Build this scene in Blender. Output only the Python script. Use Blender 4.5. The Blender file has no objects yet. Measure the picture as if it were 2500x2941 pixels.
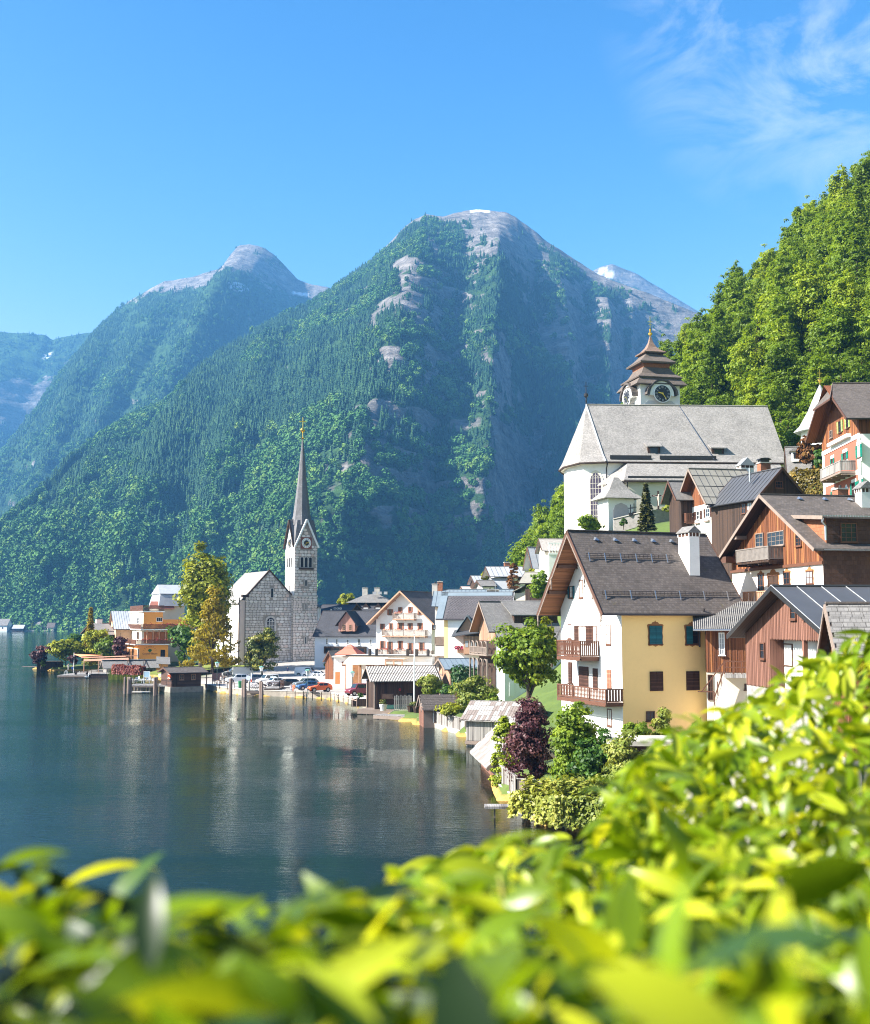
import bpy, math, random
import numpy as np
from mathutils import Vector, Matrix
random.seed(7); RNG = np.random.default_rng(11)
sc = bpy.context.scene
col = sc.collection
F, CAMZ, PU, PV, HORIZ = 3300.0, 13.0, 1250.0, 1470.5, 1783.0
TH = math.atan((HORIZ - PV)/F)
cam = bpy.data.objects.new('camera', bpy.data.cameras.new('camera'))
col.objects.link(cam); sc.camera = cam
cam.location = (0, 0, CAMZ); cam.rotation_euler = (math.pi/2 + TH, 0, 0)
cd = cam.data; cd.sensor_fit = 'HORIZONTAL'; cd.sensor_width = 24.0; cd.lens = 24.0*F/2500.0
cd.clip_start = 0.05; cd.clip_end = 20000
cd.dof.use_dof = True; cd.dof.focus_distance = 130.0; cd.dof.aperture_fstop = 3.0
SUN_EL = math.radians(37)
SUN_H = Vector((-0.975, -0.22, 0)).normalized()
SUN = Vector((SUN_H.x*math.cos(SUN_EL), SUN_H.y*math.cos(SUN_EL), math.sin(SUN_EL)))
world = bpy.data.worlds.new('World'); sc.world = world; world.use_nodes = True
wn = world.node_tree.nodes; wl = world.node_tree.links; wn.clear()
sky = wn.new('ShaderNodeTexSky'); sky.sky_type = 'NISHITA'; sky.sun_disc = False
sky.sun_elevation = SUN_EL; sky.sun_rotation = math.atan2(SUN_H.x, SUN_H.y)
sky.altitude = 500; sky.air_density = 1.0; sky.dust_density = 1.0; sky.ozone_density = 2.0
bg = wn.new('ShaderNodeBackground'); bg.inputs['Strength'].default_value = 0.15
wo = wn.new('ShaderNodeOutputWorld')
tc = wn.new('ShaderNodeTexCoord')
mp = wn.new('ShaderNodeMapping'); mp.inputs['Rotation'].default_value = (0.3, 0.5, 0.5); mp.inputs['Scale'].default_value = (4.0, 2.5, 9.0)
nz = wn.new('ShaderNodeTexNoise'); nz.inputs['Scale'].default_value = 1.6; nz.inputs['Detail'].default_value = 9; nz.inputs['Roughness'].default_value = 0.62; nz.inputs['Distortion'].default_value = 1.2
cr = wn.new('ShaderNodeValToRGB'); cr.color_ramp.elements[0].position = 0.46; cr.color_ramp.elements[0].color = (0, 0, 0, 1)
cr.color_ramp.elements[1].position = 0.72; cr.color_ramp.elements[1].color = (1, 1, 1, 1)
dt = wn.new('ShaderNodeVectorMath'); dt.operation = 'DOT_PRODUCT'
dt.inputs[1].default_value = Vector((0.30, 0.83, 0.475)).normalized()
mr = wn.new('ShaderNodeMapRange'); mr.inputs['From Min'].default_value = 0.984; mr.inputs['From Max'].default_value = 0.999; mr.clamp = True
mu = wn.new('ShaderNodeMath'); mu.operation = 'MULTIPLY'
mu2 = wn.new('ShaderNodeMath'); mu2.operation = 'MULTIPLY'; mu2.inputs[1].default_value = 0.6
mx = wn.new('ShaderNodeMixRGB'); mx.inputs[2].default_value = (2.1, 2.2, 2.3, 1)
wl.new(tc.outputs['Generated'], mp.inputs['Vector']); wl.new(mp.outputs[0], nz.inputs['Vector']); wl.new(nz.outputs['Fac'], cr.inputs[0])
wl.new(tc.outputs['Generated'], dt.inputs[0]); wl.new(dt.outputs['Value'], mr.inputs[0])
wl.new(cr.outputs[0], mu.inputs[0]); wl.new(mr.outputs[0], mu.inputs[1]); wl.new(mu.outputs[0], mu2.inputs[0])
sr = wn.new('ShaderNodeSeparateColor'); cb = wn.new('ShaderNodeCombineColor'); wl.new(sky.outputs[0], sr.inputs[0])
def wm(op, a, b):
	n = wn.new('ShaderNodeMath'); n.operation = op
	for i, x in enumerate((a, b)):
		if isinstance(x, bpy.types.NodeSocket): wl.new(x, n.inputs[i])
		else: n.inputs[i].default_value = x
	return n.outputs[0]
for i, (g_, k_, c_) in enumerate(((2.0, .11, .48), (.6, .23, .50), (0.0, .45, .45))):   # a polarised, deeper blue: the same curve in every direction, levelling off in the brighter sky
	x = sr.outputs[i]; wl.new(wm('MULTIPLY', x, wm('MINIMUM', wm('MULTIPLY', wm('POWER', x, g_), k_), c_)), cb.inputs[i])
wl.new(cb.outputs[0], mx.inputs[1]); wl.new(mu2.outputs[0], mx.inputs[0])
wl.new(mx.outputs[0], bg.inputs['Color']); wl.new(bg.outputs[0], wo.inputs['Surface'])
sl = bpy.data.lights.new('sun', 'SUN'); sl.energy = 4.8; sl.angle = math.radians(0.53); sl.color = (1.0, 0.95, 0.87)
so = bpy.data.objects.new('sun', sl); col.objects.link(so)
so.rotation_euler = SUN.to_track_quat('Z', 'Y').to_euler(); so.location = SUN*300
vs = sc.view_settings; vs.view_transform = 'Standard'; vs.look = 'None'; vs.gamma = 1.0; vs.use_curve_mapping = False
vs.exposure = 1.9
sc.render.engine = 'CYCLES'
cy = sc.cycles; cy.max_bounces = 6; cy.diffuse_bounces = 3; cy.glossy_bounces = 3; cy.transmission_bounces = 3; cy.volume_bounces = 0
cy.transparent_max_bounces = 8; cy.caustics_reflective = False; cy.caustics_refractive = False; cy.sample_clamp_indirect = 6.0
cy.use_denoising = True; cy.denoising_prefilter = 'NONE'; cy.filter_width = 1.1
CT, ST = math.cos(TH), math.sin(TH)
def ray(u, v):
	yy = (PV - v)/F
	return Vector(((u - PU)/F, CT - yy*ST, ST + yy*CT))
def W(u, v, Y):
	d = ray(u, v); k = Y/d.y
	return Vector((d.x*k, Y, CAMZ + d.z*k))
def G(u, v, z=0.0):
	d = ray(u, v); k = (z - CAMZ)/d.z
	return Vector((d.x*k, d.y*k, z))
def zoom(x0, y0, s):
	return lambda x, y: (x0 + x/s, y0 + y/s)
Z1 = zoom(0, 1150, 1.764); Z2 = zoom(60, 1550, 2.94); Z3 = zoom(600, 1550, 3.528); Z4 = zoom(1000, 1550, 3.458)
Z5 = zoom(1400, 1450, 2.767); Z6 = zoom(1600, 900, 2.52); Z7 = zoom(1900, 1050, 2.94); Z8 = zoom(1950, 1550, 3.207)
ZP = zoom(2280, 1080, 5.459); ZT = zoom(820, 1200, 4.15); ZF = zoom(1320, 1560, 5.88); ZW = zoom(1060, 1700, 4.9)
ZB = zoom(1150, 1960, 4.302); ZA = zoom(580, 1850, 5.88); ZC = zoom(820, 1850, 5.88); ZL = zoom(0, 1700, 4.41); ZG = zoom(1300, 1950, 2.94)
def ppm(Y): return F/Y
def _h(i, j, s):
	n = (i.astype(np.int64)*374761393 + j.astype(np.int64)*668265263 + s*1274126177) & 0xffffffff
	n = ((n ^ (n >> 13))*1274126177) & 0xffffffff
	return ((n ^ (n >> 16)) & 0xffff)/65535.0
def vn(x, y, s=0):
	x = np.asarray(x, float); y = np.asarray(y, float)
	i = np.floor(x); j = np.floor(y); fx = x - i; fy = y - j
	fx = fx*fx*fx*(fx*(fx*6 - 15) + 10); fy = fy*fy*fy*(fy*(fy*6 - 15) + 10)
	a = _h(i, j, s); b = _h(i + 1, j, s); c = _h(i, j + 1, s); d = _h(i + 1, j + 1, s)
	return (a*(1 - fx) + b*fx)*(1 - fy) + (c*(1 - fx) + d*fx)*fy
def fbm(x, y, o=5, s=0, g=0.5):
	r = 0; a = 1; t = 0
	for k in range(o):
		r = r + a*vn(x*2**k + 17.3*k, y*2**k - 9.1*k, s + k); t += a; a *= g
	return r/t
def ridged(x, y, o=5, s=0, g=0.5):
	r = 0; a = 1; t = 0
	for k in range(o):
		r = r + a*(1 - np.abs(2*vn(x*2**k + 7.7*k, y*2**k + 3.1*k, s + k) - 1)); t += a; a *= g
	return r/t
class MB:
	def __init__(s): s.v = []; s.f = []
	def quad(s, a, b, c, d):
		n = len(s.v); s.v += [tuple(a), tuple(b), tuple(c), tuple(d)]; s.f.append((n, n + 1, n + 2, n + 3)); return s
	def poly(s, pts):
		n = len(s.v); s.v += [tuple(p) for p in pts]; s.f.append(tuple(range(n, n + len(pts)))); return s
	def box(s, x0, y0, z0, x1, y1, z1):
		x0, x1 = min(x0, x1), max(x0, x1); y0, y1 = min(y0, y1), max(y0, y1); z0, z1 = min(z0, z1), max(z0, z1)
		n = len(s.v)
		s.v += [(x0, y0, z0), (x1, y0, z0), (x1, y1, z0), (x0, y1, z0), (x0, y0, z1), (x1, y0, z1), (x1, y1, z1), (x0, y1, z1)]
		s.f += [(n, n + 3, n + 2, n + 1), (n + 4, n + 5, n + 6, n + 7), (n, n + 1, n + 5, n + 4), (n + 1, n + 2, n + 6, n + 5), (n + 2, n + 3, n + 7, n + 6), (n + 3, n, n + 4, n + 7)]
		return s
	def ext(s, pts, vec):
		pts = [Vector(p) for p in pts]; vec = Vector(vec); m = len(pts); n = len(s.v)
		nn = Vector((0, 0, 0))
		for i in range(m): nn += (pts[i] - pts[0]).cross(pts[(i + 1) % m] - pts[0])
		if nn.dot(vec) > 0: pts = pts[::-1]
		s.v += [tuple(p) for p in pts] + [tuple(p + vec) for p in pts]
		s.f.append(tuple(range(n, n + m))); s.f.append(tuple(range(n + 2*m - 1, n + m - 1, -1)))
		for i in range(m):
			j = (i + 1) % m; s.f.append((n + j, n + i, n + m + i, n + m + j))
		return s
	def bar(s, a, b, w, h, up=(0, 0, 1)):
		a = Vector(a); b = Vector(b); d = (b - a).normalized(); up = Vector(up)
		x = d.cross(up)
		if x.length < 1e-4: x = d.cross(Vector((1, 0, 0)))
		x.normalize(); y = x.cross(d)
		x *= w/2; y *= h/2
		return s.ext([a - x - y, a + x - y, a + x + y, a - x + y], b - a)
	def tube(s, pts, rad, n=6, cap=True):
		pts = [Vector(p) for p in pts]
		if not hasattr(rad, '__len__'): rad = [rad]*len(pts)
		base = len(s.v); m = len(pts); px = None
		for i, p in enumerate(pts):
			d = (pts[min(i + 1, m - 1)] - pts[max(i - 1, 0)]).normalized()
			x = px - d*px.dot(d) if px is not None else d.cross(Vector((0.3, 0.2, 1)) if abs(d.z) < 0.9 else Vector((1, 0, 0)))
			if x.length < 1e-5: x = d.cross(Vector((0, 1, 0)))
			x.normalize(); px = x; y = d.cross(x)
			for k in range(n):
				a = 2*math.pi*k/n
				s.v.append(tuple(p + (x*math.cos(a) + y*math.sin(a))*rad[i]))
		for i in range(m - 1):
			for k in range(n):
				k2 = (k + 1) % n
				s.f.append((base + i*n + k, base + i*n + k2, base + (i + 1)*n + k2, base + (i + 1)*n + k))
		if cap:
			s.f.append(tuple(base + k for k in range(n - 1, -1, -1))); s.f.append(tuple(base + (m - 1)*n + k for k in range(n)))
		return s
	def lathe(s, prof, c=(0, 0), n=12, rot=0.0, sx=1.0, sy=1.0, cap=True):
		base = len(s.v); m = len(prof)
		for r, z in prof:
			for k in range(n):
				a = 2*math.pi*k/n + rot
				s.v.append((c[0] + r*sx*math.cos(a), c[1] + r*sy*math.sin(a), z))
		for i in range(m - 1):
			for k in range(n):
				k2 = (k + 1) % n
				s.f.append((base + i*n + k, base + i*n + k2, base + (i + 1)*n + k2, base + (i + 1)*n + k))
		if cap:
			s.f.append(tuple(base + k for k in range(n - 1, -1, -1))); s.f.append(tuple(base + (m - 1)*n + k for k in range(n)))
		return s
	def move(s, f):
		s.v = [tuple(f(Vector(p))) for p in s.v]; return s
def uvmap(me):
	n = len(me.loops)
	if n == 0: return
	co = np.empty(len(me.vertices)*3); me.vertices.foreach_get('co', co); co = co.reshape(-1, 3)
	li = np.empty(n, np.int32); me.loops.foreach_get('vertex_index', li)
	fn = np.empty(len(me.polygons)*3); me.polygons.foreach_get('normal', fn); fn = fn.reshape(-1, 3)
	lt = np.empty(len(me.polygons), np.int32); me.polygons.foreach_get('loop_total', lt)
	N = np.repeat(fn, lt, axis=0)
	T = np.stack([-N[:, 1], N[:, 0], np.zeros(n)], 1); L = np.linalg.norm(T, axis=1)
	flat = L < 0.05; T[flat] = (1, 0, 0); L[flat] = 1; T /= L[:, None]
	B = np.cross(N, T); p = co[li]
	uv = np.stack([(p*T).sum(1), (p*B).sum(1)], 1)
	me.uv_layers.new(name='UVMap').data.foreach_set('uv', uv.ravel())
def mesh_of(name, mb):
	me = bpy.data.meshes.new(name); me.from_pydata(mb.v, [], mb.f); me.update(); uvmap(me); return me
def np_mesh(name, v, f, attr=None):
	me = bpy.data.meshes.new(name); v = np.asarray(v, np.float32); f = np.asarray(f, np.int32); k = f.shape[1]
	me.vertices.add(len(v)); me.vertices.foreach_set('co', v.ravel())
	me.loops.add(f.size); me.loops.foreach_set('vertex_index', f.ravel())
	me.polygons.add(len(f)); me.polygons.foreach_set('loop_start', np.arange(0, f.size, k, dtype=np.int32)); me.polygons.foreach_set('loop_total', np.full(len(f), k, np.int32))
	me.update(calc_edges=True)
	if attr:
		for an, (dom, dat) in attr.items():
			a = me.attributes.new(an, 'FLOAT', dom); a.data.foreach_set('value', np.asarray(dat, np.float32).ravel())
	return me
def link(name, me, m, parent=None, smooth=False):
	o = bpy.data.objects.new(name, me); col.objects.link(o)
	if m is not None and not me.materials: me.materials.append(m)
	if parent is not None: o.parent = parent
	if smooth: me.polygons.foreach_set('use_smooth', [True]*len(me.polygons))
	return o
def part(name, mb, m, parent=None, smooth=False, label=None):
	o = link(name, mesh_of(name, mb), m, parent, smooth)
	if label: o['label'] = label
	return o
def tag(o, label, cat, group=None):
	o['label'] = label; o['category'] = cat
	if group: o['group'] = group
	return o
def thing(name, label, cat, loc=(0, 0, 0), rz=0.0, group=None):
	o = bpy.data.objects.new(name, None); col.objects.link(o); o.location = loc; o.rotation_euler = (0, 0, rz)
	o.empty_display_size = 0.3
	return tag(o, label, cat, group)
def struct(o): o['kind'] = 'structure'; return o
def stuff(o): o['kind'] = 'stuff'; return o
def copy_tree(o, parent=None):
	c = o.copy(); col.objects.link(c)
	if parent is not None: c.parent = parent
	for ch in o.children: copy_tree(ch, c)
	return c
class NT:
	def __init__(s, m): s.t = m.node_tree; s.n = s.t.nodes; s.l = s.t.links
	def new(s, k,**kw):
		n = s.n.new('ShaderNode' + k)
		for a, b in kw.items(): setattr(n, a, b)
		return n
	def set(s, n,**kw):
		for a, b in kw.items():
			i = n.inputs[a.replace('_', ' ')]
			if isinstance(b, bpy.types.NodeSocket): s.l.new(b, i)
			else: i.default_value = b
		return n
	def math(s, op, a, b=0.0, clamp=False):
		n = s.new('Math', operation=op, use_clamp=clamp)
		for i, x in enumerate((a, b)):
			if isinstance(x, bpy.types.NodeSocket): s.l.new(x, n.inputs[i])
			else: n.inputs[i].default_value = x
		return n.outputs[0]
	def mix(s, f, a, b, mode='MIX'):
		n = s.new('MixRGB', blend_type=mode)
		for i, x in enumerate((f, a, b)):
			if isinstance(x, bpy.types.NodeSocket): s.l.new(x, n.inputs[i])
			elif i == 0: n.inputs[0].default_value = x
			else: n.inputs[i].default_value = (*x[:3], 1)
		return n.outputs[0]
	def noise(s, vec, scale, detail=4, rough=0.5, dist=0.0):
		n = s.new('TexNoise'); s.set(n, Scale=scale, Detail=detail, Roughness=rough, Distortion=dist)
		if vec is not None: s.l.new(vec, n.inputs['Vector'])
		return n.outputs['Fac']
	def vec(s, src, scale=(1, 1, 1), rot=(0, 0, 0), loc=(0, 0, 0)):
		n = s.new('Mapping'); n.inputs['Scale'].default_value = scale; n.inputs['Rotation'].default_value = rot; n.inputs['Location'].default_value = loc
		s.l.new(src, n.inputs['Vector']); return n.outputs[0]
	def ramp(s, f,*st):
		n = s.new('ValToRGB'); e = n.color_ramp.elements
		while len(e) < len(st): e.new(0.5)
		for i, (p, c) in enumerate(st):
			e[i].position = p; e[i].color = (*c, 1) if hasattr(c, '__len__') else (c, c, c, 1)
		s.l.new(f, n.inputs[0]); return n.outputs[0]
	def bump(s, h, st=0.3, dist=0.02, normal=None):
		n = s.new('Bump'); n.inputs['Strength'].default_value = st; n.inputs['Distance'].default_value = dist; s.l.new(h, n.inputs['Height'])
		if normal is not None: s.l.new(normal, n.inputs['Normal'])
		return n.outputs[0]
MATS = {}
def newmat(name):
	m = bpy.data.materials.new(name); m.use_nodes = True
	t = NT(m); b = t.n['Principled BSDF']; return m, t, b
def sc_(c, k): return tuple(min(1.0, x*k) for x in c[:3])
def plain(name, c, rough=0.7, var=0.15, scale=1.5, metal=0.0, bump=0.1, spec=0.4, coords='UV', stretch=(1, 1, 1)):
	"""painted, plastered or bare surface with soft stains"""
	if name in MATS: return MATS[name]
	m, t, b = newmat(name)
	tcn = t.new('TexCoord'); v = t.vec(tcn.outputs[coords], stretch)
	n1 = t.noise(v, scale, 6, 0.6); n2 = t.noise(v, scale*9, 3, 0.6)
	f = t.math('ADD', t.math('MULTIPLY', n1, 0.7), t.math('MULTIPLY', n2, 0.3))
	cc = t.ramp(f, (0.3, sc_(c, 1 - var)), (0.5, c), (0.72, sc_(c, 1 + var*0.6)))
	t.set(b, Base_Color=cc, Roughness=rough, Metallic=metal); b.inputs['Specular IOR Level'].default_value = spec
	if bump: t.set(b, Normal=t.bump(n2, bump, 0.02))
	MATS[name] = m; return m
def planks(name, c, c2=None, w=0.18, rough=0.75, along='v', gap=0.08, streak=1.0, lit=None):
	"""boards: each board its own shade, weathered streaks along the grain"""
	if name in MATS: return MATS[name]
	m, t, b = newmat(name); c2 = c2 or sc_(c, 0.45)
	tcn = t.new('TexCoord'); uv = tcn.outputs['UV']
	sp = t.new('SeparateXYZ'); t.l.new(uv, sp.inputs[0])
	a, g = (sp.outputs[0], sp.outputs[1]) if along == 'v' else (sp.outputs[1], sp.outputs[0])
	q = t.math('DIVIDE', a, w); idx = t.math('FLOOR', q); fr = t.math('FRACT', q)
	wn_ = t.new('TexWhiteNoise', noise_dimensions='1D'); t.l.new(idx, wn_.inputs['W'])
	ve = t.new('CombineXYZ'); t.l.new(t.math('MULTIPLY', a, 14), ve.inputs[0]); t.l.new(t.math('MULTIPLY', g, 0.8), ve.inputs[1]); t.l.new(t.math('MULTIPLY', wn_.outputs[0], 20), ve.inputs[2])
	st = t.noise(ve.outputs[0], 1.0, 5, 0.6)
	f = t.math('ADD', t.math('MULTIPLY', st, 0.65*streak), t.math('MULTIPLY', wn_.outputs[0], 0.5), True)
	cc = t.ramp(f, (0.2, c2), (0.55, c), (0.95, sc_(c, 1.25)))
	e = t.math('GREATER_THAN', t.math('ABSOLUTE', t.math('SUBTRACT', fr, 0.5)), 0.5 - gap/2)
	cc = t.mix(e, cc, sc_(c2, 0.35))
	t.set(b, Base_Color=cc, Roughness=rough)
	h = t.math('SUBTRACT', t.math('MULTIPLY', st, 0.3), e)
	t.set(b, Normal=t.bump(h, 0.5, 0.02)); b.inputs['Specular IOR Level'].default_value = 0.25
	MATS[name] = m; return m
def shingle(name, c, w=0.25, h=0.2, var=0.35, rough=0.8, moss=None, dark=0.35):
	"""courses of small shingles or slates"""
	if name in MATS: return MATS[name]
	m, t, b = newmat(name)
	tcn = t.new('TexCoord'); uv = tcn.outputs['UV']
	br = t.new('TexBrick'); t.l.new(uv, br.inputs['Vector'])
	t.set(br, Scale=1.0, Mortar_Size=0.012, Mortar_Smooth=0.3, Bias=0.0, Brick_Width=w, Row_Height=h, Color1=(*sc_(c, 1 - var), 1), Color2=(*sc_(c, 1 + var), 1), Mortar=(*sc_(c, dark), 1))
	sp = t.new('SeparateXYZ'); t.l.new(uv, sp.inputs[0])
	row = t.math('FRACT', t.math('DIVIDE', sp.outputs[1], h))
	n = t.noise(uv, 0.35, 5, 0.6); n2 = t.noise(t.vec(uv, (6, 1, 1)), 2.0, 4, 0.6)
	cc = t.mix(0.55, br.outputs['Color'], t.ramp(n, (0.3, sc_(c, 0.7)), (0.7, sc_(c, 1.3))), 'MIX')
	cc = t.mix(t.math('MULTIPLY', n2, 0.35), cc, sc_(c, 0.55))
	if moss: cc = t.mix(t.ramp(t.noise(uv, 0.8, 6, 0.7), (0.62, 0.0), (0.75, 0.7)), cc, moss)
	t.set(b, Base_Color=cc, Roughness=rough); b.inputs['Specular IOR Level'].default_value = 0.25
	hh = t.math('ADD', t.math('SUBTRACT', 1.0, row), t.math('MULTIPLY', br.outputs['Fac'], -0.8))
	hh = t.math('ADD', hh, t.math('MULTIPLY', n2, 0.5))
	t.set(b, Normal=t.bump(hh, 0.6, 0.03))
	MATS[name] = m; return m
def corrugated(name, c, w=0.25, rough=0.6, metal=0.0):
	if name in MATS: return MATS[name]
	m, t, b = newmat(name); tcn = t.new('TexCoord'); uv = tcn.outputs['UV']
	n = t.noise(t.vec(uv, (2, 0.5, 1)), 1.2, 6, 0.65)
	t.set(b, Base_Color=t.ramp(n, (0.3, sc_(c, 0.55)), (0.7, sc_(c, 1.2))), Roughness=rough, Metallic=metal)
	t.set(b, Normal=t.bump(n, 0.2, 0.02))
	MATS[name] = m; return m
def glass(name='window glass', c=(0.015, 0.02, 0.028)):
	if name in MATS: return MATS[name]
	m, t, b = newmat(name); t.set(b, Base_Color=(*c, 1), Roughness=0.06); b.inputs['Specular IOR Level'].default_value = 0.4
	tcn = t.new('TexCoord'); t.set(b, Normal=t.bump(t.noise(tcn.outputs['UV'], 0.8, 2), 0.05, 0.05))
	MATS[name] = m; return m
def leafmat(name, c, c2=None, trans=0.35, rough=0.5, gloss=0.25, rnd=0.0):
	"""foliage: colour from clump to clump (attribute 'tint' 0..1), light through the blade"""
	if name in MATS: return MATS[name]
	m, t, b = newmat(name); c2 = c2 or sc_(c, 1.7)
	at = t.new('Attribute', attribute_name='tint')
	f = at.outputs['Fac']
	if rnd:
		oi = t.new('ObjectInfo'); f = t.math('ADD', t.math('MULTIPLY', f, 1 - rnd), t.math('MULTIPLY', oi.outputs['Random'], rnd))
	cc = t.ramp(f, (0.0, sc_(c, 0.55)), (0.5, c), (1.0, c2))
	t.set(b, Base_Color=cc, Roughness=rough); b.inputs['Specular IOR Level'].default_value = gloss
	tr = t.new('BsdfTranslucent'); t.l.new(t.mix(1.0, cc, (1.35, 1.25, 0.6), 'MULTIPLY'), tr.inputs[0])
	ms = t.new('MixShader'); ms.inputs[0].default_value = trans
	t.l.new(b.outputs[0], ms.inputs[1]); t.l.new(tr.outputs[0], ms.inputs[2]); t.l.new(ms.outputs[0], t.n['Material Output'].inputs['Surface'])
	MATS[name] = m; return m
# ================================================================ SHORE, GROUND, WATER
SHORE = [G(u, v) for u, v in [(96, 1921), (140, 1926), (290, 1926), (320, 1941), (455, 1944), (470, 1958), (545, 1972), (640, 1990), (705, 1998), (804, 2001),
		 (949, 2008), (1025, 2026), (1062, 2038), (1103, 2058), (1135, 2066), (1200, 2082), (1236, 2086), (1338, 2115), (1382, 2142), (1384, 2195), (1429, 2241), (1430, 2269),
		 (1480, 2313), (1486, 2336), (1596, 2372), (1793, 2402)]]
SHORE = [(p.x, p.y) for p in SHORE]
LAND = [(90, 900), (6, 600), (-45, 440), (-88, 345), (-106, 318)] + SHORE + [(20, 62), (24, 50), (12, 38), (-20, 30), (-320, 22), (-320, -60), (420, -60), (420, 900)]
def seg_dist(x, y, pts, closed=True):
	d = np.full(np.shape(x), 1e9); inside = np.zeros(np.shape(x), bool)
	n = len(pts)
	for i in range(n if closed else n - 1):
		ax, ay = pts[i]; bx, by = pts[(i + 1) % n]
		ex, ey = bx - ax, by - ay; L = ex*ex + ey*ey + 1e-12
		t = np.clip(((x - ax)*ex + (y - ay)*ey)/L, 0, 1)
		d = np.minimum(d, np.hypot(x - ax - t*ex, y - ay - t*ey))
		if closed:
			c = ((ay > y) != (by > y)); xi = (bx - ax)*(y - ay)/((by - ay) if by != ay else 1e-9) + ax
			inside ^= c & (x < xi)
	return d, inside
def land_sd(x, y):
	d, i = seg_dist(np.asarray(x, float), np.asarray(y, float), LAND); return np.where(i, d, -d)
CTRL = [(-98, 306, .8), (-75, 290, .9), (-60, 280, 1.0), (-85, 330, .8), (-55, 300, 1.5), (-40, 290, 3), (-30, 276, 3.2), (-35, 305, 3.2), (-20, 268, 2.6), (-45, 262, 1.6), (-48, 235, 1.0), (-38, 215, .9),
		(-25, 240, 1.2), (-15, 215, 1.1), (-6, 185, .9), (-5, 225, 1.6), (-12, 245, 1.5), (-8, 262, 2.2), (0, 245, 2.5), (-8, 205, 1.4), (2, 215, 2.4), (6, 188, 2.4), (-6, 166, .8), (1, 170, 1.6), (5, 165, 2), (10, 150, 3),
		(4, 140, 1.5), (6, 125, 2), (12, 118, 2.6), (15, 90, 3.4), (24, 100, 5.2), (8, 80, 1.4), (11, 75, 1.5), (9, 90, 2.2), (19, 84, 4.5), (22, 76, 7.8), (22, 62, 8.3), (29, 85, 8.2), (29, 102, 10), (32, 135, 17), (36, 142, 19),
		(25, 165, 23), (26, 185, 27), (40, 180, 27), (55, 185, 28), (41, 110, 24), (48, 128, 27), (50, 150, 31), (70, 150, 52), (60, 210, 44), (60, 250, 60), (80, 250, 78), (95, 210, 78), (45, 215, 34), (36, 240, 36), (45, 260, 48), (30, 260, 24), (20, 262, 12), (33, 350, 32), (18, 350, 6), (41, 350, 42), (60, 350, 70), (78, 350, 86),
		(100, 350, 104), (118, 320, 123), (150, 320, 150), (14, 230, 14), (20, 215, 19), (26, 212, 23), (12, 300, 4), (0, 350, 3), (24, 195, 20), (13, 190, 5), (8, 225, 7), (10, 260, 5), (0, 290, 3), (-10, 320, 3), (0, 0, 11.2), (5, 10, 9), (-10, 10, 8), (-3, 22, 3), (20, 12, 13), (32, 42, 14), (24, 54, 8.6), (14, 30, 6), (24, 70, 8.2),
		(227, 600, 180), (100, 600, 65), (60, 600, 20), (150, 600, 105), (36, 480, 8), (60, 450, 42), (100, 450, 84), (150, 450, 128), (200, 300, 205), (200, 150, 150), (120, 100, 80), (70, 60, 42), (60, 20, 26), (70, 100, 55), (-200, 0, 10), (250, 0, 120), (300, 350, 280)]
_cp = np.array(CTRL); _cx = _cp[:, :2]/100
def _tps(a, b):
	r2 = ((a[:, None, :] - b[None, :, :])**2).sum(-1); return 0.5*r2*np.log(r2 + 1e-9)
_n = len(_cp); _A = np.zeros((_n + 3, _n + 3)); _A[:_n, :_n] = _tps(_cx, _cx) + np.eye(_n)*1e-4; _A[:_n, _n] = 1; _A[:_n, _n + 1:] = _cx; _A[_n, :_n] = 1; _A[_n + 1:, :_n] = _cx.T
_w = np.linalg.solve(_A, np.concatenate([_cp[:, 2], np.zeros(3)]))
def ground_z(x, y):
	x = np.atleast_1d(np.asarray(x, float)); y = np.atleast_1d(np.asarray(y, float)); sh = x.shape
	p = np.stack([x.ravel(), y.ravel()], 1); q = p/100
	z = _tps(q, _cx) @ _w[:_n] + _w[_n] + q @ _w[_n + 1:]
	d = land_sd(p[:, 0], p[:, 1])
	zl = np.maximum(z, 0.75)
	zw = -0.25 + np.maximum(d, -60)*0.16 - 0.2*fbm(p[:, 0]*.5, p[:, 1]*.5, 3, 5)
	return np.where(d > 0.35, zl, zw).reshape(sh)
def gz(x, y): return float(ground_z(x, y)[0])
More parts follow.
